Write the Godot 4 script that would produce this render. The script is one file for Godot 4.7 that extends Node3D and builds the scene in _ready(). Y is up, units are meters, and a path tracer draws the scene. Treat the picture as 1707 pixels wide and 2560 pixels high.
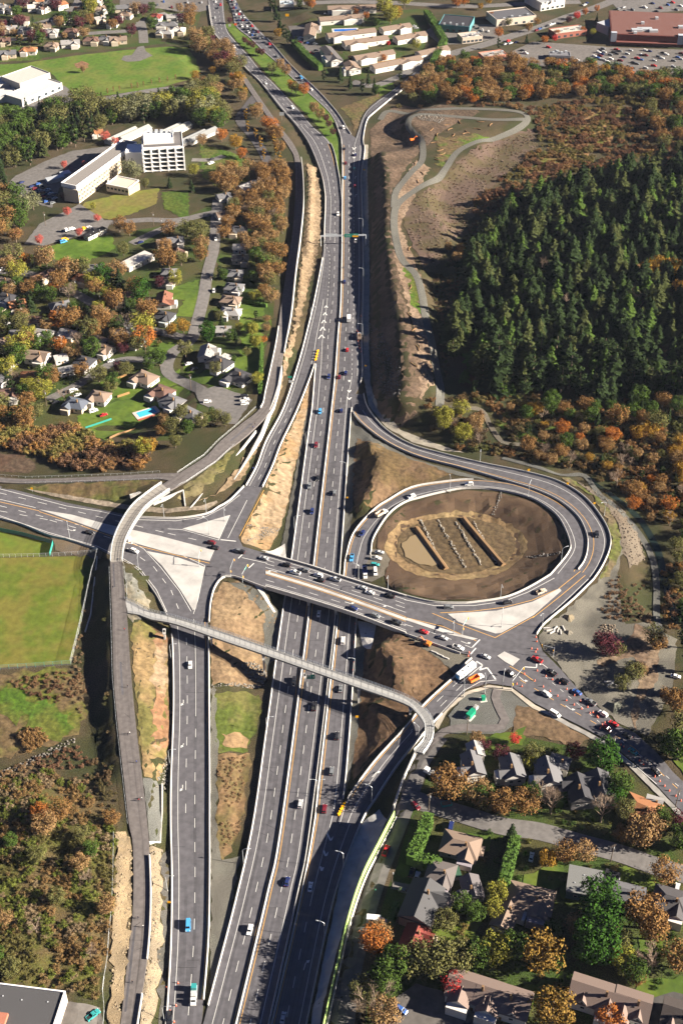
extends Node3D
# An aerial view of a highway interchange on a sunny autumn afternoon.
# Photo pixels (1707 x 2560) give directions only: P() meets the ray with a height, G() with the terrain.

const FOC := 3300.0
const CAMH := 450.5
const PITCH := 0.68210
const DEG := PI / 180.0

var rng := RandomNumberGenerator.new()
var counts := {}
var M := {}
var noise := FastNoiseLite.new()
var noise2 := FastNoiseLite.new()

# ------------------------------------------------------------------ pixels and terrain
func ray(px: float, py: float) -> Vector3:
	var u := (px - 853.5) / FOC
	var v := (py - 1280.0) / FOC
	var c := cos(PITCH)
	var s := sin(PITCH)
	return Vector3(u, -s - v * c, -c + v * s)

func P(px: float, py: float, h: float = 0.0) -> Vector3:
	var d := ray(px, py)
	var t := (h - CAMH) / d.y
	return Vector3(d.x * t, h, d.z * t)

const TX0 := -472.0
const TZ0 := -184.0
const TS := 4.0
const NX := 237
const NZ := 396
var TH := PackedFloat32Array()
var TW := PackedFloat32Array()

func th(x: float, z: float) -> float:
	var fx := clampf((x - TX0) / TS, 0.0, NX - 1.001)
	var fz := clampf((TZ0 - z) / TS, 0.0, NZ - 1.001)
	var ix := int(fx)
	var iz := int(fz)
	fx -= ix
	fz -= iz
	var k := iz * NX + ix
	return lerpf(lerpf(TH[k], TH[k + 1], fx), lerpf(TH[k + NX], TH[k + NX + 1], fx), fz)

func G(px: float, py: float) -> Vector3:
	var h := 3.0
	for i in 6:
		var p := P(px, py, h)
		h = lerpf(h, th(p.x, p.z), 0.8)
	return P(px, py, h)

func on_ground(p: Vector3, up: float = 0.0) -> Vector3:
	return Vector3(p.x, th(p.x, p.z) + up, p.z)

func heading(px: float, py: float, hx: float, hy: float, h: float) -> float:
	# yaw that turns local +X along the pixel direction (hx, hy)
	var a := P(px, py, h)
	var b := P(px + hx, py + hy, h)
	return atan2(-(b.z - a.z), b.x - a.x)

func splat(p: Vector3, weight: float = 1.0, radius: float = 56.0) -> void:
	var n := int(radius / TS) + 1
	var cx := int((p.x - TX0) / TS)
	var cz := int((TZ0 - p.z) / TS)
	for iz in range(maxi(0, cz - n), mini(NZ, cz + n + 1)):
		for ix in range(maxi(0, cx - n), mini(NX, cx + n + 1)):
			var dx := TX0 + ix * TS - p.x
			var dz := TZ0 - iz * TS - p.z
			var d := sqrt(dx * dx + dz * dz)
			if d < radius:
				var f := 1.0 - d / radius
				var w := weight * f * f / pow(d * d + 6.0, 1.6)
				var k := iz * NX + ix
				TW[k] += w
				TH[k] += w * p.y

func smooth_line(pts: Array, step: float) -> Array:
	# Catmull-Rom through arrays of floats that start with world x, y, z
	var out := []
	for i in range(pts.size() - 1):
		var a: PackedFloat32Array = pts[maxi(i - 1, 0)]
		var b: PackedFloat32Array = pts[i]
		var c: PackedFloat32Array = pts[i + 1]
		var d: PackedFloat32Array = pts[mini(i + 2, pts.size() - 1)]
		var len := Vector3(b[0] - c[0], b[1] - c[1], b[2] - c[2]).length()
		var n := maxi(1, int(round(len / step)))
		for k in n:
			var t := float(k) / n
			var row := PackedFloat32Array()
			for j in b.size():
				row.append(cubic_interpolate(b[j], c[j], a[j], d[j], t) if pts.size() > 2 else lerpf(b[j], c[j], t))
			out.append(row)
	out.append(pts[pts.size() - 1])
	return out

# ------------------------------------------------------------------ mesh building
class MB:
	var v := PackedVector3Array()
	var n := PackedVector3Array()
	var c := PackedColorArray()
	func tri(a: Vector3, b: Vector3, d: Vector3, col: Color = Color.WHITE) -> void:
		var nn := (d - a).cross(b - a).normalized()
		v.append(a); v.append(b); v.append(d)
		for i in 3:
			n.append(nn)
			c.append(col)
	func quad(a: Vector3, b: Vector3, d: Vector3, e: Vector3, col: Color = Color.WHITE) -> void:
		tri(a, b, d, col)
		tri(a, d, e, col)
	func up(a: Vector3, b: Vector3, d: Vector3, e: Vector3, col: Color = Color.WHITE) -> void:
		# a quad turned so that it faces up
		if (d - a).cross(b - a).y >= 0.0:
			quad(a, b, d, e, col)
		else:
			quad(a, e, d, b, col)
	func upt(a: Vector3, b: Vector3, d: Vector3, col: Color = Color.WHITE) -> void:
		if (d - a).cross(b - a).y >= 0.0:
			tri(a, b, d, col)
		else:
			tri(a, d, b, col)
	func out(a: Vector3, b: Vector3, d: Vector3, e: Vector3, from: Vector3, col: Color = Color.WHITE) -> void:
		# a quad turned away from a point
		if (d - a).cross(b - a).dot(a + d - 2.0 * from) >= 0.0:
			quad(a, b, d, e, col)
		else:
			quad(a, e, d, b, col)
	func box(at: Vector3, s: Vector3, yaw: float = 0.0, col: Color = Color.WHITE, taper: float = 1.0) -> void:
		var b := Basis(Vector3.UP, yaw)
		var p := []
		for y in [-0.5, 0.5]:
			var k: float = 1.0 if y < 0 else taper
			for q in [[-0.5, -0.5], [0.5, -0.5], [0.5, 0.5], [-0.5, 0.5]]:
				p.append(at + b * Vector3(q[0] * s.x * k, y * s.y, q[1] * s.z * k))
		out(p[4], p[5], p[6], p[7], at, col)
		out(p[0], p[1], p[2], p[3], at, col)
		for i in 4:
			var j := (i + 1) % 4
			out(p[i], p[j], p[4 + j], p[4 + i], at, col)
	func tube(a: Vector3, b: Vector3, ra: float, rb: float, sides: int = 6, col: Color = Color.WHITE) -> void:
		var d := (b - a).normalized()
		var x := d.cross(Vector3.UP if absf(d.y) < 0.9 else Vector3.RIGHT).normalized()
		var y := d.cross(x)
		for i in sides:
			var t0 := TAU * i / sides
			var t1 := TAU * (i + 1) / sides
			var e0 := x * cos(t0) + y * sin(t0)
			var e1 := x * cos(t1) + y * sin(t1)
			out(a + e0 * ra, a + e1 * ra, b + e1 * rb, b + e0 * rb, (a + b) * 0.5, col)
		for i in range(1, sides - 1):
			var e0 := x
			var e1 := x * cos(TAU * i / sides) + y * sin(TAU * i / sides)
			var e2 := x * cos(TAU * (i + 1) / sides) + y * sin(TAU * (i + 1) / sides)
			tri(b + e0 * rb, b + e1 * rb, b + e2 * rb, col)
	func prism(profile: Array, half: float, half_top: float, y0: float, y1: float) -> void:
		# a closed side profile in x, y pushed out along z, narrowing from half at y0 to half_top at y1
		var l := []
		var r := []
		var mid := Vector3.ZERO
		for q in profile:
			var w := lerpf(half, half_top, clampf((q.y - y0) / (y1 - y0), 0.0, 1.0))
			l.append(Vector3(q.x, q.y, -w))
			r.append(Vector3(q.x, q.y, w))
			mid += Vector3(q.x, q.y, 0)
		mid /= profile.size()
		for i in profile.size():
			var j := (i + 1) % profile.size()
			out(l[i], l[j], r[j], r[i], mid)
		var flat := PackedVector2Array(profile)
		var ids := Geometry2D.triangulate_polygon(flat)
		for k in range(0, ids.size(), 3):
			for side in [l, r]:
				var nn: Vector3 = (side[ids[k + 2]] - side[ids[k]]).cross(side[ids[k + 1]] - side[ids[k]])
				if nn.z * side[0].z >= 0.0:
					tri(side[ids[k]], side[ids[k + 1]], side[ids[k + 2]])
				else:
					tri(side[ids[k]], side[ids[k + 2]], side[ids[k + 1]])
	func mesh() -> ArrayMesh:
		var a := []
		a.resize(Mesh.ARRAY_MAX)
		a[Mesh.ARRAY_VERTEX] = v
		a[Mesh.ARRAY_NORMAL] = n
		a[Mesh.ARRAY_COLOR] = c
		var m := ArrayMesh.new()
		if v.size() > 0:
			m.add_surface_from_arrays(Mesh.PRIMITIVE_TRIANGLES, a)
		return m

func numbered(called: String) -> String:
	counts[called] = counts.get(called, -1) + 1
	return called if counts[called] == 0 else "%s_%03d" % [called, counts[called]]

func thing(called: String, label: String, category: String, at: Vector3 = Vector3.ZERO, yaw: float = 0.0, group: String = "") -> Node3D:
	var o := Node3D.new()
	o.name = numbered(called)
	o.position = at
	o.rotation.y = yaw
	tag(o, label, category, group)
	add_child(o)
	return o

func tag(o: Node, label: String, category: String, group: String = "", kind: String = "") -> void:
	o.set_meta("label", label)
	o.set_meta("category", category)
	if group != "":
		o.set_meta("group", group)
	if kind != "":
		o.set_meta("kind", kind)

func part(called: String, m: Mesh, mat: Material, parent: Node, at: Vector3 = Vector3.ZERO, yaw: float = 0.0) -> MeshInstance3D:
	var o := MeshInstance3D.new()
	o.name = called
	o.mesh = m
	o.material_override = mat
	o.position = at
	o.rotation.y = yaw
	parent.add_child(o, true)
	return o

func solo(called: String, m: Mesh, mat: Material, label: String, category: String, group: String = "", at: Vector3 = Vector3.ZERO, yaw: float = 0.0) -> MeshInstance3D:
	var o := part(numbered(called), m, mat, self, at, yaw)
	tag(o, label, category, group)
	return o

func struct(called: String, m: Mesh, mat: Material) -> MeshInstance3D:
	var o := part(numbered(called), m, mat, self)
	o.set_meta("kind", "structure")
	return o

# ------------------------------------------------------------------ materials
func grain(freq: float, lo: float, hi: float, octaves: int, seed_no: int, kind: int = FastNoiseLite.TYPE_SIMPLEX_SMOOTH) -> NoiseTexture2D:
	var f := FastNoiseLite.new()
	f.noise_type = kind
	f.frequency = freq
	f.fractal_octaves = octaves
	f.fractal_gain = 0.6
	f.seed = seed_no
	var g := Gradient.new()
	g.set_color(0, Color(lo, lo, lo))
	g.set_color(1, Color(hi, hi, hi))
	var t := NoiseTexture2D.new()
	t.width = 1024
	t.height = 1024
	t.seamless = true
	t.noise = f
	t.color_ramp = g
	return t

func lin(r: float, g: float, b: float) -> Color:
	return Color(r, g, b).linear_to_srgb()

func mat(called: String, r: float, g: float, b: float, rough: float = 0.9, tex: Texture2D = null, metres: float = 10.0, vertex: bool = false) -> StandardMaterial3D:
	var m := StandardMaterial3D.new()
	m.resource_name = called
	m.albedo_color = lin(r, g, b)
	m.roughness = rough
	m.metallic_specular = 0.3
	if tex != null:
		m.albedo_texture = tex
		m.uv1_triplanar = true
		m.uv1_world_triplanar = true
		m.uv1_scale = Vector3.ONE / metres
	m.vertex_color_use_as_albedo = vertex
	M[called] = m
	return m

func make_materials() -> void:
	var fine := grain(0.02, 0.62, 1.0, 5, 3)
	var blotch := grain(0.008, 0.55, 1.0, 5, 7)
	var rough := grain(0.03, 0.35, 1.0, 4, 11)
	var soft := grain(0.006, 0.8, 1.0, 5, 19)
	mat("terrain", 1, 1, 1, 1.0, rough, 23.0, true)
	mat("patch", 1, 1, 1, 1.0, blotch, 29.0, true)
	mat("mown", 1, 1, 1, 1.0, soft, 37.0, true)
	mat("rubble", 1, 1, 1, 1.0, rough, 14.0, true)
	mat("asphalt", 0.112, 0.109, 0.12, 0.85, soft, 31.0, true)
	mat("old_asphalt", 0.155, 0.146, 0.14, 0.9, soft, 27.0, true)
	mat("gravel_fine", 0.235, 0.23, 0.2, 1.0, rough, 19.0, true)
	mat("trail_asphalt", 0.15, 0.135, 0.13, 0.9, soft, 23.0, true)
	mat("concrete", 0.53, 0.515, 0.485, 0.85, soft, 9.0)
	mat("pale_concrete", 0.55, 0.52, 0.47, 0.9, soft, 17.0)
	mat("grey_concrete", 0.36, 0.35, 0.33, 0.9, soft, 9.0)
	mat("white_line", 0.56, 0.56, 0.54, 0.7)
	mat("yellow_line", 0.62, 0.34, 0.08, 0.7)
	mat("galvanised", 0.5, 0.53, 0.55, 0.45, null)
	M["galvanised"].metallic = 0.4
	mat("mesh_rail", 0.38, 0.4, 0.41, 0.6)
	mat("leaf", 1, 1, 1, 0.9, null, 1.0, true)
	M["leaf"].metallic_specular = 0.1
	mat("bark", 0.13, 0.1, 0.075, 1.0)
	mat("pale_bark", 0.3, 0.26, 0.22, 1.0)
	mat("dark_metal", 0.03, 0.03, 0.03, 0.5)
	mat("tyre", 0.018, 0.018, 0.018, 0.9)
	mat("glass", 0.012, 0.016, 0.02, 0.08)
	M["glass"].metallic_specular = 0.6
	mat("house_glass", 0.03, 0.04, 0.05, 0.1)
	M["house_glass"].metallic_specular = 0.6
	mat("lamp_red", 0.4, 0.02, 0.02, 0.3)
	mat("lamp_white", 0.8, 0.8, 0.75, 0.3)
	mat("sign_green", 0.0, 0.2, 0.14, 0.5)
	mat("sign_yellow", 0.85, 0.42, 0.01, 0.6)
	mat("cone_orange", 0.8, 0.11, 0.02, 0.6)
	mat("lime_panel", 0.42, 0.62, 0.2, 0.7, soft, 6.0)
	mat("teal_mesh", 0.03, 0.22, 0.19, 0.8)
	mat("wood", 0.3, 0.18, 0.09, 0.9, fine, 3.0)
	mat("fence_wood", 0.42, 0.24, 0.1, 0.9, fine, 3.0)
	mat("pool_water", 0.05, 0.36, 0.5, 0.08)
	mat("mud_water", 0.19, 0.145, 0.085, 0.15)
	mat("creek_water", 0.012, 0.02, 0.018, 0.15)
	mat("white_wall", 0.56, 0.55, 0.53, 0.8, soft, 7.0)
	mat("roof_white", 0.4, 0.4, 0.39, 0.8, soft, 11.0)
	mat("bright_white", 0.74, 0.73, 0.71, 0.8)
	mat("rock_tan", 1, 1, 1, 1.0, rough, 7.0, true)
	mat("skin", 0.45, 0.28, 0.2, 0.7)

func paint(called: String) -> StandardMaterial3D:
	var key := "paint_" + called
	if not M.has(key):
		var cols := {
			"white": Color(0.72, 0.72, 0.7), "silver": Color(0.42, 0.43, 0.44), "grey": Color(0.14, 0.15, 0.16), "black": Color(0.018, 0.018, 0.022),
			"blue": Color(0.03, 0.09, 0.3), "light_blue": Color(0.06, 0.28, 0.55), "dark_blue": Color(0.015, 0.025, 0.1), "red": Color(0.42, 0.02, 0.025), "maroon": Color(0.13, 0.012, 0.02),
			"orange": Color(0.65, 0.17, 0.03), "beige": Color(0.5, 0.4, 0.3), "green": Color(0.03, 0.2, 0.12), "teal": Color(0.03, 0.24, 0.24), "yellow": Color(0.75, 0.4, 0.02), "lime": Color(0.25, 0.6, 0.05)}
		var c: Color = cols[called]
		var m := mat(key, c.r, c.g, c.b, 0.35)
		m.clearcoat_enabled = true
		m.clearcoat = 0.4
		m.clearcoat_roughness = 0.1
	return M[key]

func tint(called: String, r: float, g: float, b: float, rough: float = 0.9) -> StandardMaterial3D:
	if not M.has(called):
		mat(called, r, g, b, rough)
	return M[called]

# ------------------------------------------------------------------ scene
func _ready() -> void:
	rng.seed = 20240
	noise.seed = 5
	noise.frequency = 0.02
	noise.fractal_octaves = 4
	noise2.seed = 9
	noise2.frequency = 0.11
	noise2.fractal_octaves = 3
	var cam := Camera3D.new()
	cam.name = "camera"
	cam.position = Vector3(0, CAMH, 0)
	cam.rotation.x = -PITCH
	cam.fov = 2.0 * atan(1280.0 / FOC) / DEG
	cam.near = 1.0
	cam.far = 12000.0
	add_child(cam)
	cam.current = true
	var env := Environment.new()
	env.background_mode = Environment.BG_SKY
	var sm := ProceduralSkyMaterial.new()
	sm.sky_top_color = Color(0.13, 0.25, 0.48)
	sm.sky_horizon_color = Color(0.42, 0.5, 0.58)
	sm.sky_curve = 0.12
	sm.ground_bottom_color = Color(0.2, 0.18, 0.16)
	sm.ground_horizon_color = Color(0.42, 0.5, 0.58)
	sm.sun_angle_max = 1.0
	var sky := Sky.new()
	sky.sky_material = sm
	env.sky = sky
	env.background_energy_multiplier = 0.22
	env.tonemap_mode = Environment.TONE_MAPPER_LINEAR
	env.tonemap_exposure = 4.5
	env.sdfgi_enabled = true
	env.ssao_enabled = true
	env.ssil_enabled = true
	env.fog_enabled = true
	env.fog_density = 0.000014
	env.fog_light_color = Color(0.72, 0.77, 0.86)
	var we := WorldEnvironment.new()
	we.name = "environment"
	we.environment = env
	add_child(we)
	var sun := DirectionalLight3D.new()
	sun.name = "sun"
	sun.light_energy = 1.6
	sun.light_color = Color(1.0, 0.95, 0.88)
	sun.light_angular_distance = 0.5
	sun.shadow_enabled = true
	var el := 23.5 * DEG
	sun.look_at_from_position(Vector3.ZERO, Vector3(-cos(el) * 0.994, -sin(el), -cos(el) * 0.11), Vector3.UP)
	add_child(sun)
	make_materials()
	define_roads()
	make_terrain()
	make_patches()
	make_roads()
	make_bridges()
	make_walls()
	make_furniture()
	make_cars()
	make_people()
	make_buildings()
	make_vegetation()

# ------------------------------------------------------------------ roads: rows of [left px, left py, right px, right py, height]
var R := {}

func define_roads() -> void:
	R["eb"] = {"name": "highway", "rows": [[570,0,590,0,0],[582,35,608,33,0],[590,66,640,66,0],[626,96,668,96,0],[660,129,697,129,0],[689,154,720,156,0],[723,188,752,188,0],[769,230,797,230,0],[825,283,845,285,0],[848,333,877,335,0],[854,362,910,362,0],[856,436,903.5,436,0],[855,513,905,505,0],[854,640,907.7,640,0],[850.6,767,906.7,767,0],[845,831,904,840,0],[837,940,905,940,0],[832,990,886,990,0],[828.6,1020,879,1020,0],[822,1080,873.6,1080,0],[784,1410,850.5,1410,0],[771,1540,839,1540,0],[703,2060,776,2060,0],[667,2240,743,2240,0],[590,2560,672,2560,0],[573,2630,655,2630,0]],
		"lines": [["S","y",10,16,.09,.09],["S","y",16,25,.09,.12],["D","w",1,9,.5,.5],["S","w",1,9,.06,.06],["S","w",1,9,.93,.93],["D","w",10,16,.33,.33],["D","w",16,18,.33,.43],["D","w",18,25,.43,.43],["S","w",10,12,.57,.57],["T","w",12,16,.57,.62],["S","w",10,16,.82,.82],["S","w",16,18,.62,.74],["S","w",18,25,.74,.74]]}
	R["wb"] = {"name": "highway", "rows": [[520,0,558,0,0],[530,68,566,68,0],[545,96,588,102,0],[585,139,622,139,0],[622,179,655,180,0],[652,207,688,212,0],[702,270,741,268,0],[742,315,781,315,0],[773,360,827,360,0],[802,431,846,431,0],[812,480,853,484,0],[813,519,855,513,0],[811,600,854,600,0],[823,645,854,645,0],[817,750,851,750,0],[800,840,845,835,0],[789,911,839,911,0],[779.6,1020,828.6,1020,0],[771,1080,822,1080,0],[728,1400,785,1400,0],[705,1540,771,1540,0],[665,1831,733,1831,0],[632,2060,703,2060,0],[592,2240,667,2240,0],[541,2436,620,2436,0],[508,2560,590,2560,0],[487,2630,573,2630,0]],
		"lines": [["D","w",0,7,.35,.35],["D","w",0,7,.66,.62],["S","w",0,7,.08,.12],["S","w",0,8,.94,.94],["S","w",7,12,.3,.34],["D","w",7,12,.6,.6],["D","w",12,13,.6,.42],["D","w",13,15,.42,.45],["D","w",15,16,.45,.6],["D","w",16,26,.6,.6],["T","w",12,14,.03,.03],["S","w",14,16,.03,.28],["S","w",16,26,.28,.28],["S","y",8,12,.86,.86],["S","y",13,15,.86,.86],["S","y",15,26,.88,.92]]}
	R["exit_nw"] = {"name": "exit_ramp", "off": 0.03, "rows": [[810,600,811,600,0],[806,645,823,645,0],[787,745,817,750,0],[767,830,800,840,0],[745,911,786,911,.2],[709,1020,745,1020,2],[665,1104,703,1108,4],[642,1165,681,1165,5.3],[615,1215,656,1218,6.6]],
		"lines": [["S","w",0,8,.25,.2],["S","w",2,4,.72,.8],["D","w",5,8,.55,.55],["S","y",4,8,.9,.9]]}
	R["ramp_sw"] = {"name": "entry_ramp", "off": 0.02, "rows": [[425,1551,520,1545,6.6],[432,1616,522,1616,5.6],[434,1770,523,1770,3.8],[428,1942,524,1942,2],[427,2060,524,2060,1.2],[430,2193,524,2193,.5],[428,2346,521,2346,.15],[420,2500,509,2500,0],[415,2560,503,2560,0],[412,2630,482,2630,0]],
		"lines": [["S","w",0,9,.18,.2],["D","w",0,4,.39,.39],["S","w",0,2,.63,.63],["D","w",2,9,.63,.6],["S","y",0,7,.92,.95]]}
	R["outer"] = {"name": "exit_ramp", "off": 0.03, "rows": [[876,985,909,985,0],[882,1030,921,1022,.3],[913,1066,963,1073,1],[971,1108,1028,1112,1.8],[1047,1142,1107,1135,2.6],[1150,1169,1203,1158,3.4],[1275,1205,1320,1182,4.4],[1344,1227,1400,1206,5],[1398,1253,1462,1245,5.5],[1444,1292,1505,1298,6],[1466,1337,1524,1340,6.3],[1467,1376,1522,1375,6.5],[1458,1405,1503,1418,6.7],[1444,1424,1482,1449,6.8]],
		"lines": [["S","y",1,13,.12,.3],["S","w",1,13,.62,.76]]}
	R["loop"] = {"name": "loop_ramp", "off": 0.02, "rows": [[1440,1428,1375,1437,6.8],[1464,1380,1418,1385,6.5],[1464,1338,1424,1355,6.3],[1442,1294,1400,1300,6],[1396,1256,1365,1267,5.5],[1342,1230,1317,1242,5],[1275,1208,1241,1225,4.4],[1183,1199,1164,1221,3.9],[1107,1205,1107,1230,3.3],[1028,1219,1050,1244,2.6],[971,1250,1009,1257,2.2],[933,1276,970,1287,1.8],[883,1334,933,1345,1],[863,1400,925,1388,.3],[859,1437,905,1437,0],[845,1540,891,1551,0],[830,1666,884,1666,0],[811,1831,873,1831,0],[792,1997,858,1997,0],[785,2060,843,2060,0],[752.6,2240,791,2240,0],[679.6,2560,726,2560,0],[664,2630,708,2630,0]],
		"lines": [["S","y",0,22,.1,.12],["S","w",0,10,.72,.72],["S","w",10,13,.72,.5],["S","w",13,14,.5,.62],["S","w",14,18,.62,.7],["S","w",18,20,.7,.72],["D","w",20,22,.72,.75]]}
	R["ramp_se"] = {"name": "entry_ramp", "off": 0.01, "rows": [[1139,1689,1164,1724,6.8],[1063,1758,1105,1785,6.2],[1009,1823,1059,1835,5],[933,1907,1001,1905,3],[869,1997,945,1990,1],[843,2060,903,2060,.3],[791,2240,838,2240,0],[726,2560,768,2560,0],[708,2630,752,2630,0]],
		"lines": [["S","y",0,4,.1,.1],["D","w",0,2,.36,.36],["S","w",2,5,.42,.42],["D","w",0,1,.66,.66],["S","w",5,8,.52,.5],["S","w",0,8,.93,.93],["S","w",4,5,.05,.1]]}
	R["on_ne"] = {"name": "entry_ramp", "off": 0.04, "rows": [[1060,160,1075,175,2],[990,218,1009,222,1.5],[929,264,936,281,.8],[908,291,917,302,.4],[896,325,908,344,.1],[884,362,909,364,0]],
		"lines": [["S","w",1,5,.15,.1],["S","w",1,5,.85,.85]]}
	R["trail"] = {"name": "trail", "rows": [[276,1403,306,1403,12],[281,1540,318,1540,11.5],[285,1693,328,1680,10.5],[295,1808,340,1808,9.5],[310,1942,357,1950,8.5],[323,2060,369,2060,7.5],[333,2116,373,2116,7],[333,2270,377,2240,6.5],[319,2403,370,2380,6],[302,2560,344,2560,5.5],[290,2630,332,2630,5.5]], "lines": [], "mat": "trail_asphalt"}
	R["trail_nw"] = {"name": "trail", "rows": [[600,190,612,187,1.5],[640,250,652,247,1.5],[690,322,702,318,1.2],[722,367,735,362,1],[737,402,751,405,1],[737.5,500,757,500,1],[730,588,750,595,1],[716,676,738,690,1.2],[703,764,727,790,2.5],[690,856,709,882,5],[665,971,697,959,8],[651,1020,680,1020,9],[600,1062,630,1077,10],[550,1104,573,1123,11],[513,1142,536,1156,11.6],[444,1186,466,1203,12],[405,1212,425,1225,12.2]], "lines": [], "mat": "trail_asphalt"}
	R["trail_w"] = {"name": "trail", "off": -0.03, "rows": [[450,1183,440,1210,12],[402,1183,405,1198,11.8],[230,1192,230,1203,9.5],[65,1197,65,1208,8],[-30,1190,-30,1203,7.8]], "lines": [], "mat": "trail_asphalt"}
	for k in R:
		var r: Dictionary = R[k]
		var pts := []
		for q in r.rows:
			var l := P(q[0], q[1], q[4])
			var e := P(q[2], q[3], q[4])
			var m := (l + e) * 0.5
			pts.append(PackedFloat32Array([m.x, m.y, m.z, l.x, l.y, l.z, e.x, e.y, e.z, pts.size()]))
		r["line"] = smooth_line(pts, 3.0)

func edge(r: Dictionary, i: int, f: float, lift: float = 0.0) -> Vector3:
	var q: PackedFloat32Array = r.line[i]
	return Vector3(lerpf(q[3], q[6], f), lerpf(q[4], q[7], f) + lift + r.get("off", 0.0), lerpf(q[5], q[8], f))

# junction sheets, all at JH
const JH := 6.8
var JW := [[-60,1198],[0,1215],[76,1234],[168,1257],[344,1292],[440,1295],[516,1284],[550,1265],[576,1250],[615,1215],[656,1218],[596,1343],[607,1366],[668,1384],[668,1471],[638,1460],[577,1441],[555,1445],[536,1471],[524,1517],[520,1545],[425,1551],[406,1514],[383,1475],[344,1425],[308,1403],[245,1372],[172,1349],[122,1337],[57,1311],[0,1295],[-60,1280]]
var JE := [[1010,1489],[1028,1494],[1086,1506],[1150,1508],[1183,1506],[1260,1494],[1317,1471],[1375,1437],[1444,1424],[1482,1449],[1432,1498],[1382,1540],[1356,1563],[1340,1586],[1356,1628],[1398,1670],[1451,1731],[1513,1785],[1547,1815],[1585,1831],[1643,1884],[1681,1930],[1760,2005],[1760,2080],[1707,2034],[1624,1946],[1585,1907],[1509,1846],[1451,1815],[1382,1781],[1337,1758],[1279,1716],[1222,1708],[1164,1724],[1139,1689],[1180,1645],[1150,1632],[1086,1609],[1010,1583]]

func ctl(pts: Array, h: float, weight: float = 1.0) -> void:
	for i in pts.size():
		var a := P(pts[i][0], pts[i][1], h)
		splat(a, weight)
		if i + 1 < pts.size():
			var b := P(pts[i + 1][0], pts[i + 1][1], h)
			var n := int(a.distance_to(b) / 9.0)
			if a.distance_to(b) < 90.0:
				for k in range(1, n):
					splat(a.lerp(b, float(k) / n), weight)

func base_height(x: float, z: float) -> float:
	return 3.0 + 0.8 * noise.get_noise_2d(x * 0.35, z * 0.35)

func carve(x: float, z: float, h: float, r: float) -> void:
	var n := int(r / TS) + 1
	var cx := int(round((x - TX0) / TS))
	var cz := int(round((TZ0 - z) / TS))
	for iz in range(maxi(0, cz - n), mini(NZ, cz + n + 1)):
		for ix in range(maxi(0, cx - n), mini(NX, cx + n + 1)):
			var dx := TX0 + ix * TS - x
			var dz := TZ0 - iz * TS - z
			if dx * dx + dz * dz <= r * r:
				var k := iz * NX + ix
				TH[k] = minf(TH[k], h)

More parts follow.
